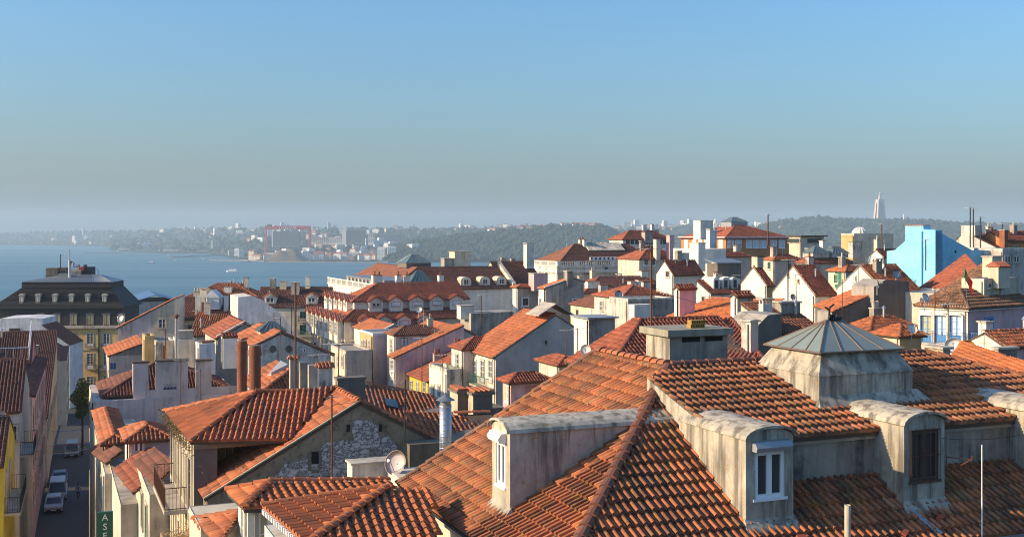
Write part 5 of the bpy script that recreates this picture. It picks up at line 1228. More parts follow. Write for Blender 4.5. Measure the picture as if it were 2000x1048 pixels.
C1.cover([[(-.2, 9, ze0), (-.2, -.1, ze0), (z1_.x, -.1, z1_.z), (z1_.x, 9, z1_.z)]], [], T_ORG, 'far', caps=False)
b = MB(); q0, q1 = C1.at(301, 603), C1.at(340, 600); z0 = C1.at(341, 586).z; b.prism([(q0.x, -.02, 0), (q1.x, -.02, 0), (q1.x, -.02, z0), (q0.x, -.02, q0.z)], (0, .015, 0)); b.build('beige_wall', M_BEIGE, C1.root); C1.wpx('f', 317, 622, 640, .9, 'wk', -.02)
WS = poly_block('white_party_wall', 'tall bluish white party wall sloping down to the right', [(465, 580), (492, 577), (512, 585), (548, 612), (580, 655), (580, 760), (465, 760)], 465, 152, G, 7, (M_SKYW, M_WHITE))
# --- mid-left cluster
C3 = House('narrow_roof_house', 'long narrow orange roof sloping above a grey wall', 215, 115, 693, xr=282, Ly=9); C3.walls([M_GREYL, M_PALE, M_GREY, M_GREY]); C3.h -= 0; C3.roof('sl', 19, T_ORG, 'canal'); b = MB(); t9 = math.tan(rad(19)); b.prism([(0, 0, C3.h - .1), (C3.Lx, 0, C3.h - .1), (C3.Lx, 0, C3.h + C3.Lx * t9 - .1)], (0, .3, 0)); b.build('gable_wall', M_GREYL, C3.root); C3.wpx('f', 221, 708, 722, .6, 'bk')
C2 = House('pink_house', 'large pink walled house with chimney walls and graffiti above', 183, 85, 783, xr=470, xl=165)
C2.Ly = 10; C2.walls([M_MAUVE, M_CREAM, M_MAUVE, M_MAUVE]); s9 = C2.Ly; C2.Ly = 9.5; pl, cp = C2.planes('hip', 24, -.5); C2.cover(pl, cp, T_DRK, 'canal'); C2.Ly = s9
for x0, x1, y0 in ((260, 290, 709), (305, 367, 706), (384, 413, 705)): C2.chpx(x0, x1, y0, 782, .35, .75, [M_MAUVE, M_WOODD])
b = MB(); q0, q1 = C2.at(260, 782, 'f', .32), C2.at(470, 757, 'f', .32); b.box(q0.x, q1.x, .32, .6, C2.h - .3, C2.h + .55); b.build('parapet', M_MAUVE, C2.root)
gq0, gq1 = C2.at(319, 771, 'f', .30), C2.at(345, 754, 'f', .30); b = MB(); gw = (gq1.x - gq0.x) / 4
for i in range(4):
    N = 8; x = gq0.x + gw * (i + .5); b.prism([(x + math.cos(math.pi * j / N) * gw * .52, .335, gq0.z + .42 + math.sin(math.pi * j / N) * .2) for j in range(N + 1)] + [(x - gw * .52, .335, gq0.z + .03 * (i % 2)), (x + gw * .52, .335, gq0.z + .03 * ((i + 1) % 2))], (0, .012, 0))
gm = plain('graffiti_ink', (.07, .07, .11), .8); b.build('graffiti', gm, C2.root)
b = MB(); xs_ = [gq0.x + gw * 4 * t / 12 for t in range(13)]
for z, amp in ((gq1.z + .12, .10), (gq0.z - .14, .02)): b.tube([(x, .338, z + amp * math.sin(i * 1.9)) for i, x in enumerate(xs_)], .014, 4)
b.build('graffiti_line', gm, C2.root)
for i in range(3): C2.win('l', 2 + i * 3, C2.h - 3.2, 1.0, 2.0, 'wkt'); C2.win('l', 2 + i * 3, C2.h - 6.6, 1.0, 2.0, 'wkt')
for nm, lab, a_ in (('ochre_block', 'narrow ochre stair block behind the chimney walls', (283, 103, 660, 303, 3, M_OCHRE)), ('white_block', 'white flat-topped block with rusty pipe behind the chimney walls', (304, 102, 670, 341, 4, M_WHITE2)), ('beige_block', 'beige flat-topped block beside the steel flue', (347, 100, 668, 384, 4, M_PALE)), ('white_tank_house', 'white water tank house with broken orange cap', (389, 98, 676, 420, 3, M_SKYW))):
    hh = House(nm, lab, a_[0], a_[1], a_[2], xr=a_[3], Ly=a_[4]); hh.walls(a_[5]); hh.flat(a_[5], .2)
    if nm == 'white_block': b = MB(); q = hh.at(319, 702, 'f'); b.tube([(q.x, -.12, q.z), (q.x, -.12, q.z + 1.3)], .12, 8); b.build('rusty_pipe', M_RUST, hh.root)
    if nm == 'beige_block': hh.chpx(348, 377, 648, 672, .5, 1.2, [M_GREYL, M_STONE])
    if nm == 'white_tank_house': hh.chpx(395, 418, 668, 680, .4, .8, [M_BEIGE, M_BRICK])
r = empty('steel_flue', 'tall thin steel flue rising above the white blocks', 'flue', P(345, 705, 99)); b = MB(); zt = zat(622, 99) - zat(705, 99); b.lathe([(.16, -1), (.16, zt)], (0, 0, 0), 12); b.build('pipe', M_STEEL, r); b = MB(); b.lathe([(.12, zt), (.12, zt + .2), (.3, zt + .2), (.02, zt + .42)], (0, 0, 0), 12); b.build('cowl', M_RUST, r)
C5 = House('small_orange_shed', 'small orange lean-to roof below the dark red roof', 371, 118, 653, xr=434, Ly=5.5, a=6); C5.walls(M_GREYL); C5.roof('sf', 20, T_ORG, 'canal')
C6 = House('white_coped_gable', 'small gable house with white coping and red roof', 425, 104, 658, xr=530, Ly=9); C6.walls([M_GREY, M_WHITE2, M_GREY, M_GREY], 'gy', 27).roof('gy', 27, T_RED, 'canal').coping('gy', 27, M_WHITE, '0')
C7 = House('round_hole_gable', 'grey gable wall with two round sooty holes and lantern behind', 500, 85, 672, xr=646, Ly=9); C7.walls([M_WHITE2, M_WHITE2, M_GREY, M_GREY], 'gy', 25, .33).roof('gy', 25, T_ORG, 'canal', rf=.33).coping('gy', 25, M_GREYL, '0', rf=.33, up=.08)
for px in (533, 564): q = C7.at(px, 681, 'f'); b = MB(); b.lathe([(.27, 0), (.27, .05), (.17, .06), (.17, .03)], (q.x, 0, q.z), 16, 0, Vector((0, -1, 0))); b.build('vent_hole', M_DGREY, C7.root)
C7.wpx('f', 592, 680, 688, .4, 'wk'); skylight_pyramid(C7.roof_o, (C7.at(530, 640, 'f', 3.5).x, 3.5, C7.h + .4), 2.0, 1.6, .3, .75)
C9 = House('white_chimney_house', 'white cube chimney with tile cap left of the brick stacks', 436, 88, 657, xr=463, Ly=1.2, base=zat(720, 88), cat='chimney'); C9.walls(M_SKYW); C9.roof('gx', 15, T_RED, 'canal', .06)
D2 = House('zinc_dormer_house', 'orange roof with zinc dormer behind the brick stacks', 512, 66, 770, Lx=3, Ly=4); D2.walls(M_GREY)
roof_from_px(D2, [[(470, 742, 71), (506, 770, 66), (566, 724, 69), (540, 707, 73)], [(506, 770, 66), (590, 768, 67.5), (600, 742, 70), (566, 724, 69)]], [((540, 706, 73), (566, 723, 69)), ((506, 769, 66), (566, 723, 69))], T_ORG, 'canal')
q = [D2.loc(P(*x)) for x in ((521, 744, 69.5), (530, 738, 69.2), (562, 722, 69.5), (548, 714, 71))]; b = MB(); b.prism(q, (0, 0, .35)); b.build('zinc_dormer', M_LEAD, D2.roof_o)
for x0, x1, y0, y1, d_, lab, m_, cap in ((566, 581, 700, 766, 63, 'tall stone chimney with tile cap right of the brick stacks', M_STONE, 'gable'), (585, 599, 707, 766, 62, 'bare cement chimney shaft in the middle of the cluster', M_CONC, 'none'), (602, 613, 712, 766, 61.5, 'crooked broken chimney shaft in the cluster', M_GREYL, 'none'), (621, 647, 716, 768, 61, 'whitewashed chimney with orange cap at the right of the cluster', M_WHITE2, 'gable')):
    p = P((x0 + x1) / 2, y1 + 20, d_); w_ = (x1 - x0) / F * d_; o_ = link('chimney_stack', chimney_mesh(w_, w_ * .9, zat(y0, d_) - p.z, cap, [m_, T_ORG]), loc=p); o_.rotation_euler.z = rad(G); tag(o_, lab, 'chimney')

# --- the sunlit street front in the middle
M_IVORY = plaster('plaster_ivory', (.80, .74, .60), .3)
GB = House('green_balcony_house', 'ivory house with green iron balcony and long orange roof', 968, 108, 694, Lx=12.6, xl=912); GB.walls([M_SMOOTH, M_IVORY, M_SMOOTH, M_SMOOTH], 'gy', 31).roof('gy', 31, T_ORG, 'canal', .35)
wins(GB, 'l', (927, 942.5, 958), 703, 748, .95, 'wkt'); z0 = GB.at(940, 750, 'l').z; GB.balcony('l', .2, GB.Ly - .3, z0, .8, M_GPAINT, M_STONE, 1.0); wins(GB, 'l', (923, 938, 955), 772, 800, .95, 'wk'); GB.wpx('f', 1066, 664, 672, .25, 'dkn')
q = GB.at(1085, 618, 'f', 0); zr = GB.h + 6.3 * math.tan(rad(31)); b = MB()
for sx in (-1, 1): b.prism([(6.3, -.2, zr + .95), (6.3 + sx * 1.9, -.2, zr - .15), (6.3 + sx * 1.9, -.2, zr - .05), (6.3, -.2, zr + 1.05)], (0, 3.2, 0))
b.build('glass_canopy', M_GREYL, GB.roof_o)
GW = House('ivory_annex', 'narrow ivory house with small hip roof left of the green balcony', 905, 113, 680, Lx=6, xl=882); GW.walls([M_MAUVE, M_IVORY, M_MAUVE, M_MAUVE]).roof('hip', 27, T_RED, 'canal'); wins(GW, 'l', (893,), 690, 730, .9, 'wkt'); GW.balcony('l', .1, GW.Ly - .1, GW.at(893, 731, 'l').z, .7, M_GPAINT)
GY2 = House('yellow_house', 'bright yellow house with white windows and orange lean-to roof', 838, 118, 742, Lx=6.5, xl=788); GY2.walls([M_YELLOW, M_YELLOW, M_YELLOW, M_GREY]).roof('sl', 24, T_RED, 'canal', .35); wins(GY2, 'l', (794, 804, 816, 829), 745, 775, .8, 'wk'); wins(GY2, 'l', (794, 804, 816, 829), 790, 815, .8, 'wk')
b = MB(); b.prism([(0, 0, GY2.h - .05), (6.5, 0, GY2.h - .05), (6.5, 0, GY2.h + 6.5 * math.tan(rad(24)) - .1)], (0, .2, 0)); b.build('gable_wall', M_PALE, GY2.root)
GP = House('white_parapet_house', 'white flat-topped house right of the yellow one', 873, 112, 728, Lx=1.6, xl=838); GP.walls([M_WHITE2, M_WHITE, M_WHITE, M_WHITE]); GP.flat(M_WHITE2); wins(GP, 'l', (846, 858), 752, 785, .8, 'wk')
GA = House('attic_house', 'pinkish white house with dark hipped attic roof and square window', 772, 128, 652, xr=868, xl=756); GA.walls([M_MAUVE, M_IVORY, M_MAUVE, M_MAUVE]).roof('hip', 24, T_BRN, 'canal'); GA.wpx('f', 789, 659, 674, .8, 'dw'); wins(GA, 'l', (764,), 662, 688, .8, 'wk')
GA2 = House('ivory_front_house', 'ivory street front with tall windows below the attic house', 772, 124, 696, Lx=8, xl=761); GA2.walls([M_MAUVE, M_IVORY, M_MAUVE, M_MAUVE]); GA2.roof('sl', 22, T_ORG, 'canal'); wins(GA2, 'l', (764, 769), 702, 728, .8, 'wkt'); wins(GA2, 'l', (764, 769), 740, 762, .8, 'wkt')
GO = House('long_orange_house', 'long orange roof over a stained grey gable wall', 862, 140, 660, xr=935, Ly=17); GO.walls([M_SMOOTH, M_PALE, M_GREY, M_GREY], 'gy', 28).roof('gy', 28, T_ORG, 'canal')
GO2 = poly_block('stained_wall', 'long stained grey wall with white chimney behind the orange roof', [(920, 612), (1003, 608), (1003, 720), (920, 720)], 920, 143, G, 4, (M_CONC, M_GREY)); GO2.chpx(900, 926, 598, 614, 1, 1.5, [M_WHITE, M_STONE])
GC = House('ochre_street_house', 'ochre street house with flower balcony left of the ivory front', 728, 132, 655, Lx=7, xl=703); GC.walls([M_MAUVE, M_OCHRE, M_MAUVE, M_MAUVE]); GC.flat(M_SKYW, .25); wins(GC, 'l', (708, 714, 721), 664, 690, .8, 'wkt'); wins(GC, 'l', (708, 714, 721), 704, 728, .8, 'wkt'); GC.balcony('l', .5, GC.Ly - .5, GC.at(712, 729, 'l').z, .6)
GC2 = House('long_sloping_house', 'long orange roof with white coping behind the ochre house', 740, 139, 650, xr=800, Ly=18); GC2.walls([M_GREY, M_WHITE, M_GREY, M_GREY], 'gy', 26).roof('gy', 26, T_ORG, 'canal').coping('gy', 26, M_WHITE, '0')
GD = House('grey_corner_house', 'grey corner house below the stepped dormers', 676, 128, 688, Lx=3, xl=645); GD.walls([M_GREYL, M_PALE, M_GREYL, M_GREYL]); GD.flat(M_GREYL, .2); wins(GD, 'l', (652, 660, 669), 694, 716, .8, 'wk')
PK = House('pink_hip_house', 'pink house with red hip roof and yellow curtain', 998, 84, 742, xr=1072, xl=982); PK.walls([M_PINK, M_PINK, M_PINK, M_PINK]).roof('hip', 26, T_RED, 'canal', .35); PK.wpx('l', 990, 752, 790, .8, 'wyt'); b = MB(); b.box(1.2, PK.Lx - .2, -.03, 0, 0, PK.h - .5); b.build('rose_panel', M_ROSE, PK.root)
PK2 = House('red_low_house', 'low red roof running behind the verge of the big roof', 1092, 90, 710, xr=1140, Ly=4); PK2.walls(M_PALE).roof('hip', 22, T_RED, 'canal')
# --- centre right, behind the ridge
for i, (x0, x1, y0, lab) in enumerate(((1142, 1201, 622, 'flat-topped grey block with pale sheet roof'),)): hh = House('sheet_roof_block', lab, x0 + 8, 98, y0, xr=x1, Ly=3); hh.walls([M_GREY, M_WHITE, M_GREY, M_GREY]); b = MB(); b.box(-.3, hh.Lx + .2, -.4, 3.2, hh.h, hh.h + .12); b.build('roof', M_LEAD, hh.root)
G1 = House('grey_tower_house', 'small grey house with white corner and dark window', 1011, 165, 560, xr=1054, xl=1001); G1.walls([M_GREYL, M_WHITE, M_GREYL, M_GREYL]).roof('hip', 18, T_ORG, 'far'); G1.wpx('f', 1026, 582, 597, .9, 'dko'); G1.chpx(1043, 1070, 535, 560, -1.5, 2, [M_PINK, M_STONE])
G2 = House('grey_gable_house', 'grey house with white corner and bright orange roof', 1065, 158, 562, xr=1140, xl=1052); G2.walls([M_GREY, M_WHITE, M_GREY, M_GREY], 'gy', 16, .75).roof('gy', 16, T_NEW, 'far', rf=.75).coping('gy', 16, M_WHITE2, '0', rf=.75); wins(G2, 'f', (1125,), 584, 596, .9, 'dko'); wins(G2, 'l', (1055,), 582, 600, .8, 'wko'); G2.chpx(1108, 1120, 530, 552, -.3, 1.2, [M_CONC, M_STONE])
LR = House('long_brown_house', 'long low brown roof with many small chimneys', 1140, 190, 572, xr=1345, Ly=12); LR.walls(M_PALE).roof('hip', 22, T_BRN, 'far')
for x0, x1, y0, y1 in ((1148, 1172, 550, 566), (1232, 1243, 550, 566), (1247, 1256, 547, 560), (1262, 1271, 548, 566), (1253, 1266, 529, 540)): LR.chpx(x0, x1, y0, y1, 1.5 if y0 > 540 else 5.5, 1.2, [M_WHITE, M_BRICK])
DW = House('dark_slope_house', 'dark red slope beside the grey gable house', 1165, 150, 598, xr=1240, Ly=8); DW.walls(M_CREAM).roof('hip', 27, T_DRK, 'far')
FB = House('stained_flat_house', 'stained white flat-roofed house with black streaked front', 1226, 112, 586, xr=1318, xl=1190); FB.walls([M_CONC, M_WHITE2, M_CONC, M_CONC]); FB.flat(M_WHITE2, .15); FB.chpx(1239, 1275, 595, 640, -2.5, 1.2, [M_WHITE, M_WHITE], 'none'); FB.wpx('f', 1234, 625, 637, .7, 'wk')
FBr = House('small_red_house', 'cluster roof of red tiles behind the stained flat house', 1215, 128, 580, xr=1310, Ly=7); FBr.walls(M_WHITE2).roof('hip', 20, T_RED, 'far')
OR = House('bright_orange_house', 'broad bright orange roof with pink and grey tiled chimneys', 1448, 78, 650, Lx=9, Ly=9); OR.walls([M_GREY, M_PALE, M_GREY, M_GREY])
roof_from_px(OR, [[(1270, 632, 84), (1445, 634, 76), (1532, 587, 82), (1385, 583, 90)]], [((1385, 582, 90), (1532, 586, 82))], T_NEW, 'canal')
b = MB(); q = [OR.loc(P(*x)) for x in ((1445, 636, 76), (1534, 590, 82), (1534, 740, 82), (1445, 740, 76))]; b.prism(q, (0, .3, 0)); b.build('gable_wall', M_GREY, OR.root)
def lone_chimney(name, lab, x0, xc, x1, y0, y1, d_, mats, cap):
    h = House(name, lab, xc, d_, y0, xr=x1, xl=x0, base=zat(y1, d_) - 1, cat='chimney'); h.walls([mats[0], mats[1], mats[0], mats[0]]); L_ = h.Lx
    if cap == 'gable': h.roof('gx', 26, T_RED, 'canal', .16, .12)
    elif cap == 'slab': b = MB(); b.box(-.1, h.Lx + .1, -.1, h.Ly + .1, h.h, h.h + .1); b.build('cap', M_STONE, h.root)
    elif cap == 'round':
        N = 8; b = MB(); b.prism([(h.Lx / 2 + math.cos(math.pi * i / N) * (h.Lx / 2 + .14), -.12, h.h + math.sin(math.pi * i / N) * h.Lx * .25) for i in range(N + 1)], (0, h.Ly + .24, 0)); b.build('cap', M_STONE, h.root)
    return h
lone_chimney('tiled_chimney', 'pink chimney with tiled gable cap on the bright orange roof', 1317, 1327, 1357, 562, 612, 84, (M_PINK, M_WHITE), 'gable')
lone_chimney('tiled_chimney', 'tall grey and white chimney with tiled cap and rusty pipe', 1427, 1440, 1471, 577, 650, 74, (M_GREY, M_WHITE), 'gable')
lone_chimney('round_capped_chimney', 'white chimney with round sheet cap and iron ladder', 1448, 1466, 1481, 628, 690, 60, (M_GREYL, M_WHITE2), 'round')
RH = l_roof('red_hip_house', 'red hip roof with white verge right behind the stair head', 1252, 624, 64, 4.0, 27, .8, 5.2, T_RED, M_PALE, 'canal')
RHb = House('red_hip_wing', 'right wing of the red hip roof behind the lantern', 1380, 60, 700, Lx=4, Ly=4, base=55); RHb.walls(M_GREY); roof_from_px(RHb, [[(1330, 700, 60), (1500, 712, 58), (1426, 620, 67), (1350, 622, 66)]], [((1500, 712, 58), (1426, 620, 67))], T_RED, 'canal')
GWL = poly_block('grey_wall_house', 'dark grey gable wall behind the round capped chimney', [(1476, 640), (1500, 615), (1527, 612), (1527, 740), (1476, 740)], 1476, 66, G, 3, (M_DGREY, M_GREY)); SMR = House('small_dark_house', 'small dark lichen roof with cement chimney left of the lantern', 1530, 68, 652, xr=1612, Ly=4.5); SMR.walls([M_BEIGE, M_CREAM, M_BEIGE, M_BEIGE]); SMR.roof('sf', 20, T_BRN, 'canal'); SMR.chpx(1527, 1563, 592, 625, 2.6, 1.0, [M_GREY, M_STONE])
# --- white gables on the right
for cx, xl, xr, ye, d_, pt, lab in ((1497, 1447, 1512, 556, 135, 38, 'white gable house with chimney on its peak'), (1592, 1509, 1636, 575, 125, 38, 'white gable house with steep red roof and antenna'), (1728, 1635, 1800, 568, 118, 34, 'white gable house with broken red roof and dishes')):
    h = House('white_gable_house', lab, cx, d_, ye, xr=xr, xl=xl); h.walls([M_OCHRE if cx == 1497 else M_PALE, M_WHITE, M_PALE, M_PALE], 'gx', pt).roof('gx', pt, T_RED if cx != 1728 else T_ORG, 'canal', .2, .02)
    if cx == 1497: h.chim(.6, h.Ly / 2, .9, 1.2, h.h + h.Ly / 2 * math.tan(rad(pt)) + 1.2, h.h + 2, [M_CREAM, M_IRON])
    if cx == 1592: h.wpx('l', 1540, 530, 540, .35, 'dkn'); h.wpx('l', 1560, 545, 552, .3, 'dkn')
    if cx == 1728: h.wpx('l', 1670, 538, 550, .5, 'wkn')
WH = House('white_stepped_house', 'tall white stepped house with several chimneys lit by the sun', 1400, 170, 520, xr=1445, xl=1327); WH.walls(M_WHITE); WH.flat(M_WHITE)
WH.chpx(1364, 1378, 475, 522, .5, 2.5, [M_WHITE, M_STONE]); WH.chpx(1330, 1346, 495, 535, -3, 1.5, [M_WHITE, M_STONE])
WH2 = House('white_block_house', 'white block with small barred window beside the stepped house', 1365, 178, 490, xl=1315, Lx=5); WH2.walls(M_WHITE); WH2.flat(M_WHITE); WH2.wpx('l', 1355, 484, 490, 1.0, 'dk'); WH2.wpx('l', 1336, 500, 512, .8, 'dk')
WH3 = House('white_gable_small', 'small white gable peeping below the stepped house', 1315, 160, 535, xl=1282, Lx=5); WH3.walls(M_WHITE, 'gx', 38).roof('gx', 38, T_RED, 'far'); WH3.wpx('l', 1304, 530, 541, .9, 'dk')
DS = House('green_dormer_house', 'red roof with black zinc lantern and three white round dormers', 1388, 150, 572, xr=1462, xl=1360); t3 = math.tan(rad(24)); DS.walls([M_SKYW, plaster('mint', (.5, .68, .6), .3), M_WHITE, M_WHITE]).roof('gx', 24, T_RED, 'far', rf=.95)
q = DS.at(1424, 520, 'f', 5); b = MB(); b.box(q.x - 2.2, q.x + 1.6, 4.5, 7, DS.h + 5 * t3 - .6, DS.h + 5 * t3 + 1.5); lo_ = b.build('zinc_lantern', M_DGREY, DS.roof_o); b = MB(); b.prism([(q.x - 2.5, 4.2, DS.h + 5 * t3 + 1.5), (q.x + 1.9, 4.2, DS.h + 5 * t3 + 1.5), (q.x + 1.9, 7.4, DS.h + 5 * t3 + 2.0), (q.x - 2.5, 7.4, DS.h + 5 * t3 + 2.0)], (0, 0, .15)); b.build('lantern_roof', M_ZINC, lo_)
for px in (1398, 1416, 1434):
    x = DS.at(px, 545, 'f', 1.2).x; z = DS.h + 1.2 * t3; b = MB(); N = 8; b.prism([(x + math.cos(math.pi * i / N) * .5, 1.0, z + 1.0 + math.sin(math.pi * i / N) * .5) for i in range(N + 1)] + [(x - .5, 1.0, z - .3), (x + .5, 1.0, z - .3)], (0, 3, 0)); o_ = b.build('dormer', M_WHITE, DS.root); b = MB(); b.box(x - .25, x + .25, .96, .99, z + .05, z + 1.1); b.build('pane', M_GLASS, o_)
MBk = House('beige_modern_block', 'beige flat-roofed block with ribbon window', 1564, 235, 462, xr=1609, xl=1541, cat='building'); MBk.walls(M_CREAM); b = MB(); b.box(-.4, MBk.Lx + .6, -.6, MBk.Ly + .3, MBk.h, MBk.h + .25); b.build('roof', M_WOODD, MBk.root); MBk.wpx('l', 1552, 466, 474, 4.5, 'dk1n'); MBk.wpx('f', 1590, 466, 474, 3.5, 'dk1n')
OB = House('ochre_dome_block', 'ochre block carrying a white ribbed dome', 1668, 200, 459, xr=1745, xl=1643, cat='building'); OB.walls([M_CREAM, M_OCHRE, M_CREAM, M_CREAM]); OB.flat(M_CREAM, .3)
b = MB(); c = OB.loc(P(1679, 459, 204)); N = 10; b.lathe([(math.cos(rad(i * 9)) * 1.35, math.sin(rad(i * 9)) * 1.3) for i in range(N + 1)], (c.x, c.y, OB.h + .1), 20); do = b.build('dome', M_WHITE, OB.roof_o, True); b = MB()
for i in range(14): a = 2 * math.pi * i / 14; b.tube([(c.x + math.cos(a) * math.cos(rad(j * 10)) * 1.38, c.y + math.sin(a) * math.cos(rad(j * 10)) * 1.38, OB.h + .1 + math.sin(rad(j * 10)) * 1.33) for j in range(10)], .06, 4)
b.build('ribs', M_WPAINT, do); OB.chpx(1666, 1685, 472, 497, -1.5, 1.2, [M_WHITE2, M_GPAINT])
for cx, xl, xr, ye, d_, lab in ((1725, 1698, 1768, 500, 165, 'small white gable left of the blue wall'), (1600, 1580, 1645, 500, 190, 'brown roof behind the white gable peaks'),): h = House('small_gable_house', lab, cx, d_, ye, xr=xr, xl=xl); h.walls([M_PALE, M_WHITE, M_PALE, M_PALE], 'gx', 33).roof('gx', 33, T_RED, 'far')
BLU = House('blue_house', 'bright sky blue party wall house with stepped top', 1827, 150, 449, xl=1732, Lx=7.5); b = MB(); q = [BLU.at(x, y, 'l') for x, y in ((1827, 449), (1804, 448), (1803, 441), (1768, 441), (1768, 470), (1748, 488), (1732, 490))]
pts = [(0, v.y, v.z) for v in q] + [(0, q[-1].y, 0), (0, 0, 0)]; b.prism(pts, (1.2, 0, 0)); q = [BLU.at(x, y, 'f') for x, y in ((1827, 449), (1900, 489), (1928, 490))]; b.prism([(v.x + .001, 0, v.z) for v in q] + [(q[-1].x, 0, 0), (.001, 0, 0)], (0, 1.2, 0)); b.build('wall', M_BLUE, BLU.root)
b = MB(); y_ = BLU.at(1802, 445, 'l').y; b.tube([(-.1, y_, BLU.h - 8), (-.1, y_, BLU.h - .2)], .12, 6); b.build('downpipe', plain('blue_pipe', (.05, .28, .5), .6), BLU.root); b = MB(); q = BLU.at(1866, 494, 'f'); b.box(q.x - .15, q.x + .15, -.01, .02, q.z, q.z + .35); b.build('wall_opening', M_BLACK, BLU.root)
b = MB(); a0, a1 = BLU.at(1768, 441, 'l'), BLU.at(1803, 441, 'l'); b.box(-.06, 1.25, a1.y, a0.y, a0.z, a0.z + .1); b.build('tile_coping', T_ORG, BLU.root)
WW = poly_block('white_sloping_wall', 'white party wall with chimney sloping beside the blue house', [(1877, 440), (1904, 440), (1905, 462), (1958, 488), (1958, 560), (1877, 560)], 1877, 172, -32, 6, (M_WHITE, M_PALE)); tile_top(WW, 2, T_RED, 'far'); WWr = House('red_top_house', 'red roof behind the white sloping wall', 1905, 180, 488, xr=1968, Ly=9, a=5); WWr.walls(M_PALE).roof('gx', 30, T_RED, 'far'); OW = House('orange_wall_house', 'orange rendered house at the right skyline', 1963, 170, 470, Lx=9, Ly=6); OW.walls(M_ORANGEW).roof('gx', 25, T_RED, 'far'); OW.chpx(1962, 1969, 450, 478, -.5, 1, [M_BRICK, M_STONE])
GRB = House('grey_back_house', 'grey back walls with balconies at the right edge', 1958, 150, 490, Lx=12, Ly=5); GRB.walls(M_GREYL).flat(); wins(GRB, 'f', (1968, 1985), 500, 512, .9, 'wk')
RS = House('red_slope_house', 'red hip slope with fretted eave below the blue wall', 1868, 118, 566, xl=1800, Lx=8); RS.walls([M_WHITE, M_WHITE, M_PALE, M_PALE]); roof_from_px(RS, [[(1797, 562, 124), (1868, 566, 117), (1910, 520, 122), (1890, 503, 130)]], [((1797, 562, 124), (1890, 503, 130))], T_RED, 'canal'); wins(RS, 'l', (1822,), 570, 578, .8, 'wk')
for nm, lab, cx, xl, xr, ye, d_, m_, t_ in (('terrace_roof_house', 'red roof with white walls wedged below the orange villa', 1412, 1396, 1466, 500, 205, M_WHITE, T_RED), ('crested_roof_house', 'low red hip roof between the villa and the steep gables', 1512, 1490, 1566, 506, 190, M_PALE, T_ORG), ('skylight_roof_house', 'brown roof with two zinc lanterns behind the steep gable', 1588, 1556, 1668, 512, 172, M_WHITE2, T_RED), ('green_dormer_cottage', 'small orange roof with green boarded gable end', 1652, 1618, 1690, 528, 150, M_CREAM, T_ORG)):
    h = House(nm, lab, cx, d_, ye, xr=xr, xl=xl); h.walls([M_SMOOTH, m_, M_SMOOTH, M_SMOOTH]).roof('hip', 25, t_, 'far')
    if nm == 'skylight_roof_house': [skylight_pyramid(h.roof_o, (h.Lx * f_, h.Ly * .45, h.h + h.Ly * .16), 3.0, 2.6, .7, 1.1, M_GREYL) for f_ in (.25, .72)]
    if nm == 'green_dormer_cottage': b = MB(); b.box(-.05, 0, h.Ly * .25, h.Ly * .6, h.h - 2.4, h.h - .2); b.build('green_boards', M_GPAINT, h.root)
# --- the house with blue windows
BW = House('blue_window_house', 'white corner house with blue window frames and lichen roof', 1890, 85, 598, xl=1795, Lx=9.5, a=34); BW.walls([M_PINK, M_WHITE, M_PINK, M_PINK]); BW.roof('hip', 27, T_LCH, 'canal', .3, capr=.13) if False else None
pl, cp = BW.planes('hip', 27, .3); BW.cover(pl, cp, T_LCH, 'flat'); BW.cornice(M_WHITE, BW.h, .35, .22)
for px in (1812, 1840, 1869): BW.wpx('l', px, 616, 668, .85, 'b' + ('y' if px == 1812 else 'w') + 'tp')
BW.wpx('f', 1931, 622, 675, .9, 'bktp'); b = MB()
for px in (1812, 1840, 1869):
    q = BW.at(px, 616, 'l'); N = 8; b.prism([(-.3, q.y + math.cos(math.pi * i / N) * .62, q.z + .02 + math.sin(math.pi * i / N) * .22) for i in range(N + 1)], (.3, 0, 0))
    for s_ in (-.68, .52): b.box(-.25, 0, q.y + s_, q.y + s_ + .16, q.z - 2.1, q.z + .05)
b.build('dormer_surround', M_WHITE, BW.root)
zb_ = BW.at(1840, 670, 'l').z; BW.balcony('l', .1, BW.Ly - .1, zb_, .8, M_BPAINT, M_CREAM); BW.balcony('f', .2, 4.6, zb_, .8, M_BPAINT, M_OCHRE)
BWa = House('roof_attic', 'cream attic box with ivy on the lichen roof', 1922, 88, 546, xr=1988, xl=1878, a=34, base=zat(605, 88)); BWa.walls([M_BEIGE, M_CREAM, M_BEIGE, M_BEIGE]); BWa.flat(M_GREYL, .08); BWa.wpx('f', 1932, 556, 562, .3, 'dk1'); BWa.wpx('f', 1958, 553, 572, .45, 'wk'); BWa.chpx(1950, 1972, 521, 548, -.5, .9, [M_CREAM, T_RED], 'gable'); BWa.chpx(1938, 1956, 502, 530, 2.5, .9, [M_CREAM, M_STONE])
BWr = House('lichen_back_house', 'upper lichen roof slope rising behind the attic box', 1870, 96, 575, Lx=6, Ly=6, a=34); BWr.walls(M_PALE); roof_from_px(BWr, [[(1800, 592, 96), (1880, 596, 92), (1950, 512, 104), (1940, 508, 106)]], [((1800, 591, 96), (1940, 508, 106))], T_LCH, 'flat')
for cx, xr, xl, ye, d_, tl, lab, nm in ((1757, 1800, 1712, 652, 76, T_ORG, 'ochre house with orange hip roof right of the lantern', 'ochre_hip_house'), (1700, 1790, 1656, 640, 88, T_ORG, 'second orange hip roof behind the ochre one', 'orange_hip_house')): h = House(nm, lab, cx, d_, ye, xr=xr, xl=xl); h.walls([M_OCHRE, M_CREAM, M_OCHRE, M_OCHRE]).roof('hip', 28, tl, 'canal', .3)
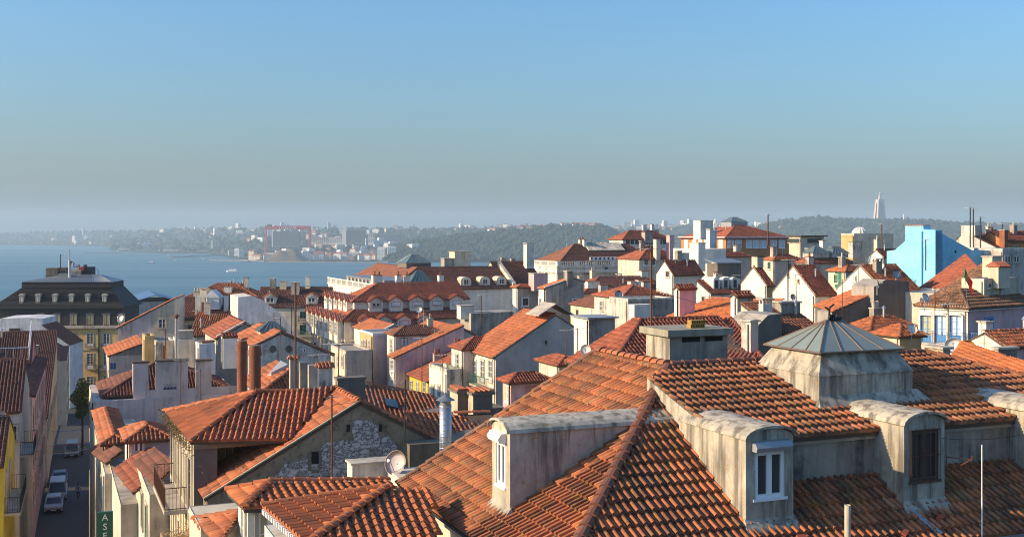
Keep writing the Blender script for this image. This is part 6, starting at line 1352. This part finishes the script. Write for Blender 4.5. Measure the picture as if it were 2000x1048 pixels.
h = poly_block('grey_shed_house', 'grey walled shed with weathered orange lean-to roof', [(1625, 610), (1708, 575), (1708, 660), (1625, 660)], 1625, 98, G, 2.0, (M_DGREY, M_GREY)); roof_from_px(h, [[(1588, 597, 103), (1625, 608, 97.6), (1710, 572, 100), (1715, 545, 106)]], [], T_EARTH, 'canal')
GW2 = poly_block('grey_wall_block', 'bare dark grey wall block left of the blue window house', [(1707, 560), (1730, 546), (1776, 549), (1778, 640), (1707, 640)], 1707, 99, G, 3, (M_DGREY, M_GREY))
# right edge, near
NR_ = House('near_orange_house', 'orange channel tile roof at the right picture edge', 1900, 52, 740, Lx=7, Ly=4, base=58); NR_.walls(M_PALE); roof_from_px(NR_, [[(1850, 712, 52), (2030, 790, 44), (2040, 715, 50), (1880, 690, 57)]], [], T_NEW, 'canal')
b = MB(); q = [NR_.loc(P(*x)) for x in ((1852, 690, 47), (1990, 738, 44), (1990, 752, 44), (1852, 703, 47))]; b.prism(q, (0, .3, 0)); b.build('roof_beam', M_DGREY, NR_.root)
lone_chimney('mossy_chimney', 'mossy yellowed chimney block right of the lantern', 1806, 1842, 1856, 682, 712, 46, (M_GREY, plaster('mossy', (.52, .44, .28), .6, (.2, .13, .03))), 'slab')
PS = House('pink_side_house', 'pale pink house with tiled eave at the right edge', 1962, 70, 674, Lx=6, Ly=3.2); PS.walls([M_PINK, M_WHITE, M_PINK, M_PINK]).roof('gx', 24, T_ORG, 'canal'); lone_chimney('dark_chimney_block', 'squat dark chimney block before the pink side house', 1941, 1950, 1986, 682, 705, 56, (M_DGREY, M_STONE), 'slab')

# ------------------------------------------------------------------ the left street
ST_A = 20.5; sdir = Vector((-math.sin(rad(ST_A)), math.cos(rad(ST_A)), 0)); snor = Vector((math.cos(rad(ST_A)), math.sin(rad(ST_A)), 0))
s0 = P(125, 1000, 118); s0.z = 0
def sp(t, n, dz=0.0): p = s0 + sdir * t + snor * n; return Vector((p.x, p.y, ground_z(p.x, p.y) + dz))
b = MB()
for i in range(24):
    t0, t1 = -60 + i * 8, -52 + i * 8; b.face([sp(t0, -2.6, .05), sp(t0, 2.6, .05), sp(t1, 2.6, .05), sp(t1, -2.6, .05)])
o_ = b.build('street', M_COBBLE); o_['kind'] = 'structure'
for nm, n0, n1 in (('pavement_left', -4.2, -2.6), ('pavement_right', 2.6, 3.6)):
    b = MB()
    for i in range(24): t0, t1 = -60 + i * 8, -52 + i * 8; b.hexa([sp(t0, n0, -.2), sp(t0, n1, -.2), sp(t1, n1, -.2), sp(t1, n0, -.2), sp(t0, n0, .18), sp(t0, n1, .18), sp(t1, n1, .18), sp(t1, n0, .18)])
    o_ = b.build(nm, M_PAVE); o_['kind'] = 'structure'
def house_r(name, label, px, d, ytop, Lx, Ly, a=ST_A, **k):
    C = P(px, ytop, d); ex = Vector((math.cos(rad(a)), math.sin(rad(a)), 0)); K = C - ex * Lx
    return House(name, label, CX + K.x / K.y * F, K.y, HY + (CZ - C.z) / K.y * F, Lx=Lx, Ly=Ly, a=a, **k)
PH = house_r('pink_street_house', 'tall pink house front lining the left side of the street', 63, 97, 772, 12, 31, ST_A); PH.walls([M_STONE, M_PINK, M_PINK, M_PINK]); PH.roof('gy', 12, T_DRK, 'canal')
for z in (2.6, 5.8, 9.0):
    for u in range(2, 30, 4): PH.win('r', u, PH.h - z - .6, .95, 1.8, 'gk')
RPH = house_r('red_upper_house', 'red upper house with satellite dishes behind the pink front', 60, 116, 708, 14, 12, ST_A); RPH.walls([M_GREY, M_ROSE, M_ROSE, M_ROSE]).roof('gx', 24, T_DRK, 'canal'); 
for u in (2, 5.5, 9): RPH.win('r', u, RPH.h - 3.0, .9, 1.9, 'gk')
b = MB(); railing(b, (6, -.1, RPH.h + .3), (13.8, -.1, RPH.h + .3), 1.3, .7, .03); railing(b, (13.8, -.1, RPH.h + .3), (13.8, 5.5, RPH.h + 2.6), 1.3, .7, .03); b.build('roof_railing', M_WPAINT, RPH.root)
SB = house_r('stone_side_house', 'dark stone and white house at the left picture edge', 38, 79.5, 800, 12, 14, ST_A); SB.walls([M_SKYW, M_STONE, M_STONE, M_STONE]).roof('gx', 22, T_DRK, 'canal'); wins(SB, 'f', (5, 22), 830, 860, .8, 'wk'); SB.balcony('r', 1, 6, SB.h - 3.4, .9)
YH = house_r('yellow_corner_house', 'yellow house corner with iron balcony at the left picture edge', 6, 67, 905, 10, 11, ST_A); YH.walls(M_YELLOW).roof('gx', 20, T_DRK, 'canal'); YH.balcony('r', 1, 8, YH.h - 3.2, .9); YH.win('r', 2.5, YH.h - 3.2, 1, 2.2, 'wkt'); YH.win('r', 6, YH.h - 3.2, 1, 2.2, 'wkt')
MHs = poly_block('white_modern_house', 'bluish white modern house with large window on the left', [(0, 622), (53, 620), (83, 622), (83, 635), (137, 674), (137, 760), (-40, 760), (-40, 622)][:6] + [(-40, 760)], 0, 236, 6, 10, (M_SKYW, M_SKYW)); MHs.wpx('f', 29, 641, 662, 2.2, 'dk'); tile_top(MHs, 3, T_DRK)
CHs = poly_block('cream_street_house', 'cream gable house closing the left row of the street', [(70, 700), (85, 685), (118, 703), (130, 702), (130, 900), (70, 900)], 70, 200, 20.5, 26, (M_BEIGE, M_PALE)); tile_top(CHs, 1, T_DRK); tile_top(CHs, 0, T_DRK); tile_top(CHs, 2, T_DRK)
for y in (720, 760, 800):
    for u in (2, 5, 8, 11, 14, 17, 20): add_window(CHs.root, (max(p[0] for p in CHs.out), u, CHs.at(120, y + 18, 'f').z), math.pi / 2, .9, 1.9, 'gkt')
LH = house_r('low_blue_roof_house', 'low house with blue sheet roof between pink and cream fronts', 91, 131, 815, 8, 46, ST_A); LH.walls(M_BEIGE).roof('sf', 8, T_DRK, 'canal'); [LH.win('r', u, LH.h - 2.6, .8, 1.7, 'wk') for u in range(2, 44, 3)]
# right side of the street, lower left of the picture
RT1 = House('attic_cottage', 'small orange hipped attic above the street, beige wall', 205, 70, 862, xr=245, xl=188); RT1.walls(M_OCHRE).roof('hip', 24, T_ORG, 'canal', .3)
RT2 = House('pink_dormer_house', 'pink attic with louvred window under orange hip roof', 252, 62, 856, xr=330, xl=244); RT2.walls([M_PINK, M_WHITE, M_PINK, M_PINK]).roof('hip', 24, T_ORG, 'canal', .3); RT2.wpx('f', 271, 860, 882, .5, 'wk')
RT3 = House('red_lean_to_house', 'dark red lean-to roofs above the shaded street fronts', 236, 58, 985, Lx=4.5, xl=210); RT3.walls([M_GREY, M_PALE, M_GREY, M_GREY]); roof_from_px(RT3, [[(222, 918, 61), (258, 962, 56), (330, 905, 58), (290, 872, 63)]], [], T_RED, 'canal')
RT4 = House('shaded_front_house', 'shaded cream street front with balconies and green sign', 205, 66, 925, Lx=3, xl=176); RT4.walls(M_PALE); roof_from_px(RT4, [[(172, 880, 74), (206, 905, 66), (240, 880, 67), (205, 858, 74)]], [], T_DRK, 'canal')
for z in (2.8, 6, 9.2):
    for u in (1.5, 4.2, 7): RT4.win('l', u, RT4.h - z, .8, 1.8, 'gkt')
RT5 = House('street_link_house', 'grey house wedged between the balcony house and street fronts', 292, 52, 965, Lx=3.5, xl=266); RT5.walls([M_GREY, M_PALE, M_GREY, M_GREY]); roof_from_px(RT5, [[(262, 905, 57), (300, 950, 51), (345, 905, 53), (300, 870, 58)]], [], T_DRK, 'canal'); [RT5.win('l', u, RT5.h - 2.6, .8, 1.8, 'gkt') for u in (1.5, 4)]
r = empty('street_sign', 'vertical green shop sign with white letters', 'sign', P(205, 1052, 52), rad(G)); b = MB(); b.box(-.35, .35, 0, .15, -.2, 1.25); b.build('panel', plain('sign_green', (.012, .10, .06), .5), r)
for i, ch in enumerate('ASE'): link('letter', text_mesh(ch, .42, M_WPAINT, .01, 'letter'), r, mat=Matrix.Translation((0, -.02, .86 - .42 * i)) @ Matrix.Rotation(rad(90), 4, 'X'))

# cars in the street
def car(label, t, n, col, van=False, name='parked_car'):
    p = sp(t, n, .05); L_, W_, H_ = (4.9, 1.9, 1.95) if van else (4.1, 1.72, 1.45); m = plain('car_paint_' + label.split()[0], col, .3, .1, .04); r = empty(name, label, 'van' if van else 'car', p, rad(ST_A))
    b = MB(); hw = W_ / 2; pr = [(-L_ / 2, .35), (-L_ / 2, .75), (-L_ / 2 + .25, .86), (-L_ / 2 + 1.15, .92), (L_ / 2 - .1, .95), (L_ / 2, .6), (L_ / 2, .35)]
    b.prism([(-hw, y, z) for y, z in pr], (W_, 0, 0)); b.build('body', m, r)
    g0, g1 = -L_ / 2 + (.75 if van else 1.1), L_ / 2 - (.1 if van else .35)
    b = MB(); b.hexa([(-hw + .04, g0, .9), (hw - .04, g0, .9), (hw - .04, g1, .93), (-hw + .04, g1, .93), (-hw + .2, g0 + (.5 if van else .75), H_), (hw - .2, g0 + (.5 if van else .75), H_), (hw - .2, g1 - .25, H_), (-hw + .2, g1 - .25, H_)]); b.build('cabin', m, r)
    b = MB(); k_ = (.5 if van else .75); b.hexa([(-hw + .14, g0 + .02, .97), (hw - .14, g0 + .02, .97), (hw - .14, g0 + .1, .97), (-hw + .14, g0 + .1, .97), (-hw + .26, g0 + k_ - .08, H_ - .08), (hw - .26, g0 + k_ - .08, H_ - .08), (hw - .26, g0 + k_ + .02, H_ - .08), (-hw + .26, g0 + k_ + .02, H_ - .08)]); o_ = b.build('windscreen', M_GLASS, r); o_.location.y = -.05
    for sx in (-1, 1):
        b = MB(); b.box(sx * hw * .98 - .02, sx * hw * .98 + .02, g0 + .7, g1 - .5, 1.0, H_ - .18); o_ = b.build('side_window', M_GLASS, r); o_.rotation_euler.y = sx * -.09
        b = MB(); b.box(sx * (hw - .32) - .2, sx * (hw - .32) + .2, -L_ / 2 - .02, -L_ / 2 + .06, .66, .8); b.build('headlight', M_DISH, r)
        for y in (-L_ / 2 + .8, L_ / 2 - .8): b = MB(); b.lathe([(.31, -.1), (.31, .1)], (sx * (hw - .08), y, .31), 14, 0, Vector((1, 0, 0))); w_ = b.build('wheel', M_BLACK, r); b = MB(); b.lathe([(.19, .1), (.19, .115)], (sx * (hw - .08) + (0 if sx > 0 else -.215), y, .31), 10, 0, Vector((1, 0, 0))); b.build('rim', M_STEEL, w_)
    b = MB(); b.box(-hw * .8, hw * .8, -L_ / 2 - .03, -L_ / 2 + .05, .36, .55); b.build('bumper', M_IRON, r)
    b = MB(); b.box(-.26, .26, -L_ / 2 - .04, -L_ / 2 - .03, .42, .52); b.build('number_plate', M_WPAINT, r)
car('white hatchback parked nearest in the shaded street', -2.5, -.9, (.42, .43, .44)); car('pale delivery van parked behind the white hatchback', 6, -.75, (.46, .46, .46), True, 'delivery_van')
car('dark blue car parked behind the van', 16, -.8, (.05, .08, .14)); car('light van far up the street by the tree', 44, .2, (.36, .37, .38), True, 'delivery_van')
# walker in the street
def person(label, pos, rz):
    J = [(0, 0, .92), (0, 0, 1.12), (0, 0, 1.38), (0, 0, 1.50), (0, -.02, 1.62), (0, -.02, 1.74), (-.19, 0, 1.40), (-.24, .05, 1.14), (-.22, -.06, .92), (-.22, -.10, .84), (.19, 0, 1.40), (.24, -.05, 1.14), (.22, -.16, .94), (.22, -.20, .86), (-.10, 0, .88), (-.11, -.14, .50), (-.11, -.10, .08), (-.11, -.26, .04), (.10, 0, .88), (.11, .08, .50), (.11, .24, .12), (.11, .12, .04)]
    E_ = [(0, 1), (1, 2), (2, 3), (3, 4), (4, 5), (2, 6), (6, 7), (7, 8), (8, 9), (2, 10), (10, 11), (11, 12), (12, 13), (0, 14), (14, 15), (15, 16), (16, 17), (0, 18), (18, 19), (19, 20), (20, 21)]
    rr = [.15, .14, .15, .06, .095, .085, .07, .05, .038, .035, .07, .05, .038, .035, .095, .065, .045, .04, .095, .065, .045, .04]
    me = bpy.data.meshes.new('person'); me.from_pydata(J, E_, []); o = link('person', me, loc=pos); o.rotation_euler.z = rz
    md = o.modifiers.new('Skin', 'SKIN')
    for i, v in enumerate(me.skin_vertices[0].data): v.radius = (rr[i], rr[i] * (.75 if i in (1, 2) else 1)); v.use_root = i == 0
    o.modifiers.new('Subdivision', 'SUBSURF').render_levels = 1
    k = NT('walker_clothes'); tc = k.n('ShaderNodeTexCoord'); sx = k.n('ShaderNodeSeparateXYZ'); k.l(tc.outputs['Object'], sx.inputs[0]); mp = k.n('ShaderNodeMapRange'); k.l(sx.outputs[2], mp.inputs[0]); mp.inputs[2].default_value = 2.0
    r_ = k.ramp(mp.outputs[0], [(.0, (.03, .025, .02)), (.045, (.05, .05, .07)), (.46, (.35, .40, .55)), (.745, (.45, .28, .20))]); r_.node.color_ramp.interpolation = 'CONSTANT'; k.col(r_); me.materials.append(k.m); tag(o, label, 'person')
    b = MB(); b.lathe([(.10, 1.66), (.105, 1.74), (.07, 1.82), (.01, 1.845)], (0, .01, 0), 10); b.build('hair', M_WOODD, o)
person('person in pale blue top walking up the shaded street', sp(3.5, 1.35, .05), rad(ST_A + 8))
# street tree
tr = empty('street_tree', 'small sunlit green tree at the end of the street', 'tree', P(160, 850, 160)); tz = zat(778, 160) - zat(850, 160)
b = MB(); b.tube([(0, 0, -5), (.1, 0, 0), (0, .1, tz)], .22, 7, 0, .1); b.build('trunk', M_WOODD, tr)
k = NT('leaf_green'); k.col(k.mix(k.noise(1.5, k.pos()), (.06, .11, .015), (.16, .20, .03))); k.rough(.7); b = MB()
for _ in range(3500):
    v = Vector((R.gauss(0, 1), R.gauss(0, 1), R.gauss(0, 1))).normalized() * R.random() ** .4; p = Vector((v.x * 1.25, v.y * 1.4, tz + v.z * 3.0)); p += Vector((math.sin(p.z * 2) * .3, math.cos(p.z * 3) * .3, 0))
    a = Vector((R.gauss(0, 1), R.gauss(0, 1), R.gauss(0, 1))).normalized() * .16; c = a.cross(Vector((R.random(), R.random(), R.random()))).normalized() * .1; b.face([p - a, p + c, p + a, p - c])
b.build('crown', k.m, tr)

# ------------------------------------------------------------------ antennas and dishes
def antenna(label, px, y0, y1, d, els=7, tilt=0.0, r_=.022, mat=None, boom=1.1, az=0.6, two=False):
    p = P(px, y1, d); h_ = zat(y0, d) - p.z; t = empty('television_antenna', label, 'antenna', p, az); s = max(1, d / 70)
    b = MB(); b.tube([(0, 0, -1), (tilt * h_, 0, h_)], r_ * s * 1.25, 6); b.build('mast', mat or M_RUST, t)
    for q in range(2 if two else 1):
        z = h_ * (.97 - .25 * q); b = MB(); x0 = tilt * z; b.tube([(x0 - boom * .35, 0, z), (x0 + boom * .65, 0, z)], .018 * s, 4); b.build('boom', M_LEAD, t)
        b = MB()
        for i in range(els): x = x0 - boom * .33 + boom * .95 * i / max(1, els - 1); w_ = .28 - .018 * i + (.12 if i == 0 else 0); b.tube([(x, -w_, z), (x, w_, z)], .011 * s, 4)
        b.build('elements', M_LEAD, t, kind='stuff')
for a in (('tall rusty mast antenna before the white palace', 577, 552, 770, 55, 6, 0, .045, None, 1.4, 0), ('tall dark red mast rising from the stair head roof', 1272, 480, 660, 46, 3, 0, .035, None, .8, .3), ('thin rusty mast in front of the old gable wall', 648, 770, 936, 41, 2, 0, .028, None, .4, 0), ('thin dark mast carrying the satellite dish by the big roof', 788, 740, 930, 40, 2, .02, .024, M_IRON, .4, 0),
          ('antenna on the mansard plant deck', 118, 497, 540, 264, 5), ('lightning rod mast above the mansard duct', 135, 487, 536, 265, 0, 0, .02, M_STEEL, .3), ('antenna over the pale flat block behind the chimney walls', 325, 620, 706, 98, 5, -.04), ('antenna above the graffiti wall', 353, 700, 790, 80, 6, 0), ('twin antenna beside the graffiti chimney', 392, 720, 800, 80, 6, 0), ('antenna left of the white party wall', 535, 610, 660, 100, 8), ('bent antenna over the round hole gable', 549, 618, 690, 84, 8, -.02), ('antenna right of the chimney cluster', 619, 690, 765, 60, 7), ('tall antenna above the dark chimney box', 660, 668, 742, 53, 9, .03), ('antenna over the grey corner house', 645, 668, 770, 62, 8, 0), ('antenna in front of the yellow house', 824, 655, 790, 66, 8, 0), ('second antenna in front of the white parapet house', 865, 690, 770, 70, 6, 0), ('antenna against the dark roof left of the grey tower house', 940, 575, 615, 140, 8), ('frame antenna on the grey gable block', 1105, 643, 690, 95, 4), ('H shaped antenna on the grey gable block', 1128, 640, 690, 95, 4), ('antenna on the white gable with steep roof', 1539, 505, 583, 110, 9, 0, .035, M_IRON, 1.6), ('leaning antenna on the steep white gable', 1556, 535, 585, 108, 5, -.05), ('antenna before the dish gable', 1676, 515, 570, 105, 6), ('tall antenna in front of the grey shed', 1645, 545, 615, 88, 6), ('antenna left of the blue downpipe', 1808, 467, 512, 140, 7, 0, .03, M_IRON, 1.4), ('antenna standing before the blue window house', 1826, 560, 690, 72, 3, 0, .025), ('twin mast antenna before the blue window house', 1852, 590, 690, 71, 4, 0, .025), ('tall antenna on the white sloping wall', 1895, 404, 470, 165, 7, 0, .03, M_IRON, 2.4), ('second antenna on the white sloping wall', 1901, 407, 470, 166, 6, 0, .03, M_IRON, 2.0), ('antenna on the right skyline', 1915, 423, 475, 168, 5, 0, .03, M_IRON, 1.8), ('far antenna at the right edge', 1958, 436, 475, 170, 5, 0, .03, M_IRON, 1.6), ('antenna over the villa roof', 1500, 418, 470, 230, 6, 0, .035), ('antenna behind the ochre dome block', 1722, 436, 470, 190, 8, 0, .03), ('thin antenna on the small orange shed', 385, 605, 660, 105, 5), ('antenna above the pink hip roof', 1170, 690, 760, 60, 4)): antenna(*a)
def dish(label, px, py, d, dia, az=-.7, el=.5, mat=None, pole=1.0, name='satellite_dish'):
    p = P(px, py, d); t = empty(name, label, 'satellite dish', p); ax = Vector((math.sin(az), -math.cos(az), el)).normalized(); r_ = dia / 2
    b = MB(); b.lathe([(r_ * i / 8, .16 * r_ * 2 * (i / 8) ** 2) for i in range(9)] + [(r_ * 1.02, .33 * r_), (r_ * .5, .06 * r_), (.02, -.03)], (0, 0, 0), 24, 0, ax); b.build('reflector', mat or M_DISH, t, True)
    b = MB(); b.tube([-Vector((0, 0, r_)) + ax * .1, ax * dia * .55], .016 * max(1, d / 60), 5); b.lathe([(.05, 0), (.06, .12)], ax * dia * .55, 8, 0, ax); b.build('feed_arm', M_LEAD, t)
    b = MB(); b.tube([(0, 0, -pole), (0, 0, 0), tuple(-ax * .02)], .025 * max(1, d / 60), 6); b.build('bracket', M_LEAD, t)
for a in (('large pinkish dish beside the big roof verge', 776, 904, 39.5, .85, -.5, .35, plain('dish_pink', (.50, .42, .40), .6, 0, .15)), ('white dish on the pink street house', 33, 755, 96, .8, .4, .3), ('second white dish right beside it on the pink street house', 44, 761, 95.5, .8, .4, .3), ('white dish cut by the left picture edge', 0, 815, 78, .9, .3, .3), ('white round dish above the pink hip roof', 1144, 683, 60, .55, -.2, .3), ('grey dish on the steep white gable foot', 1548, 580, 112, .6, .3, .3, M_DISHG), ('white dish on the broken red roof', 1717, 519, 122, 1.0, .0, .4), ('small white dish at the broken roof ridge', 1697, 506, 126, .9, .0, .4), ('dark dish on the grey shed', 1713, 554, 98, .7, 1.1, .2, M_DISHG), ('grey dish pair upper on the broken roof', 1750, 536, 110, 1.0, .4, .4, M_DISHG), ('white lattice dish at the blue window house eave', 1806, 582, 86, .75, .6, .5), ('white dish beside the ochre hip house', 1780, 642, 76, .75, .3, .5), ('big white dish below the blue balcony', 1862, 676, 66, .95, -.4, .4), ('orange dish below the blue balcony', 1890, 679, 66, .85, -.3, .4, plain('dish_orange', (.62, .30, .03), .6, 0, .15)), ('small dish over the stepped dormer house', 818, 605, 140, .8, .0, .4), ('white dish on the party wall corner', 237, 622, 148, 1.1, -.5, .4), ('dish on the stained flat house', 1208, 576, 125, 1.0, .3, .4, M_DISHG)): dish(*a)
# flag on the lichen roof
r = empty('flag', 'green and red flag drooping from a thin pole on the lichen roof', 'flag', P(1890, 598, 84)); z1 = zat(522, 84) - zat(598, 84); b = MB(); b.tube([(0, 0, 0), (-.25, 0, z1)], .018, 6); b.build('flagpole', M_STEEL, r)
for nm, c0, c1, mt in (('green_cloth', 0, .38, plain('flag_green', (.01, .20, .06), .8, 0, .1)), ('red_cloth', .38, 1, plain('flag_red', (.50, .02, .02), .8, 0, .1))):
    b = MB(); N = 8; rows = []
    for i in range(N + 1):
        t = c0 + (c1 - c0) * i / N; rows.append([(-.25 + .62 * t + .05 * math.sin(9 * t + j), .06 * math.sin(7 * t + j * 1.3), z1 - .02 - 1.15 * t - j * (.16 + .10 * t)) for j in range(5)])
    for i in range(N):
        for j in range(4): b.face([rows[i][j], rows[i + 1][j], rows[i + 1][j + 1], rows[i][j + 1]])
    b.build(nm, mt, r)
# overhead wires across the street
for i, (t, c, lab) in enumerate(((2, M_WPAINT, 'white festoon line across the street near the van'), (4, plain('festoon_yellow', (.6, .4, .03), .7), 'yellow festoon line across the street'), (9, plain('festoon_red', (.5, .04, .03), .7), 'red festoon line across the street'), (26, plain('festoon_blue', (.03, .15, .4), .7), 'blue festoon line across the street'))):
    b = MB(); a, c_ = sp(t, -4, 5.5), sp(t + 3, 4, 5.8); b.tube([a.lerp(c_, q / 8) - Vector((0, 0, .5 * (1 - (q / 4 - 1) ** 2))) for q in range(9)], .035, 4); o_ = b.build('festoon_line', c); tag(o_, lab, 'festoon')

# ------------------------------------------------------------------ roof clutter: small chimneys, flues, roof windows, wall windows
RC_ = random.Random(31)
CHM = [[M_WHITE, M_STONE], [M_WHITE2, M_BRICK], [M_CONC, M_STONE], [M_CREAM, M_STONE], [M_GREYL, M_BRICK]]
for h in HOUSES:
    if h.rk is None or not (55 < h.d < 320) or h in (GB, GO, GW, PK, PK2, C3, C6, C7, GC2) or h.Lx < 2.5 or h.Ly < 2.5: continue
    kind, t_, rf = h.rk
    def zroof(x, y):
        if kind == 'gx': return h.h + (min(y, h.Ly * rf) - max(0, y - h.Ly * rf)) * t_
        if kind == 'gy': return h.h + (min(x, h.Lx * rf) - max(0, x - h.Lx * rf)) * t_
        if kind == 'hip': return h.h + min(x, y, h.Lx - x, h.Ly - y) * t_
        return h.h + (y if kind == 'sf' else x) * t_
    for _ in range(1 + int(h.Lx * h.Ly > 45) + int(h.Lx * h.Ly > 110)):
        x, y = RC_.uniform(.12, .88) * h.Lx, RC_.uniform(.35, .9) * h.Ly; z = zroof(x, y); w_ = RC_.uniform(.45, .9); sc = 1.0 if h.d < 130 else 1.35
        h.chim(x, y, w_ * sc, RC_.uniform(.45, .7) * sc, z + RC_.uniform(.7, 1.3) * sc, z - .4, RC_.choice(CHM), RC_.choice(('slab', 'vent', 'pots', 'slab', 'vent')))
    if RC_.random() < .75:
        x, y = RC_.uniform(.1, .9) * h.Lx, RC_.uniform(.2, .6) * h.Ly; z = zroof(x, y); b = MB(); b.lathe([(.09, -.3), (.09, .8), (.18, .8), (.03, 1.0)], (x, y, z), 8); b.build('flue', M_STEEL, h.roof_o)
    if h.nw == 0 and h.shape and h.d < 260:
        for i in range(max(1, int(h.Ly / 3.5))): h.win('l', (i + .5) * h.Ly / max(1, int(h.Ly / 3.5)) + RC_.uniform(-.3, .3), h.h - RC_.uniform(1.7, 2.1), .75, 1.15, RC_.choice(('wk', 'gk', 'ww', 'dk')))
        for i in range(max(1, int(h.Lx / 4))): h.win('f', (i + .5) * h.Lx / max(1, int(h.Lx / 4)) + RC_.uniform(-.4, .4), h.h - RC_.uniform(1.7, 2.3), .7, 1.1, RC_.choice(('wk', 'gk', 'ww', 'dk')))
seen_ = set()
for h in HOUSES:
    if h.shape is None or not (58 < h.d < 240): continue
    b = MB(); b.tube([(-.07, .18, 0), (-.07, .18, h.h - .15)], .05 * max(1, h.d / 110), 6); b.build('downpipe', RC_.choice((M_LEAD, M_GREYL, M_IRON)), h.root)
    nm = h.root.name.split('.')[0]
    if h.rk and nm not in seen_ and RC_.random() < .62 and h.d > 70:
        seen_.add(nm); p = h.M @ Vector((h.Lx * RC_.uniform(.2, .8), h.Ly * RC_.uniform(.3, .6), h.h + .6)); x, y = to_px(p)
        antenna('thin aerial standing on the roof of the ' + nm.replace('_', ' '), x, y - RC_.uniform(26, 46) * 100 / max(80, h.d), y + 8, p.y, RC_.randrange(4, 9), RC_.uniform(-.03, .03), .02, RC_.choice((M_RUST, M_IRON, M_LEAD)), RC_.uniform(.9, 1.6), RC_.uniform(-.5, .9), RC_.random() < .35)
# sagging cables between roofs
for i, (a, c, lab) in enumerate((((325, 625, 97), (548, 622, 84), 'thin cable from the flat block antenna to the round hole gable'), ((577, 640, 55), (660, 672, 53), 'cable strung from the tall rusty mast to its neighbour'), ((648, 790, 41), (788, 760, 40), 'cable crossing in front of the old gable'), ((1272, 560, 46), (1539, 520, 110), 'long cable from the dark red mast to the white gable'), ((1826, 580, 72), (1852, 600, 71), 'short cable between the twin masts'), ((1840, 855, 31.5), (2010, 845, 33), 'wire stretched before the knee wall'))):
    p, q = P(*a), P(*c); b = MB(); L_ = (q - p).length; b.tube([p.lerp(q, t / 12) - Vector((0, 0, L_ * .03 * (1 - (t / 6 - 1) ** 2))) for t in range(13)], .010 * max(1, p.y / 50), 4); tag(b.build('cable', M_IRON), lab, 'cable')
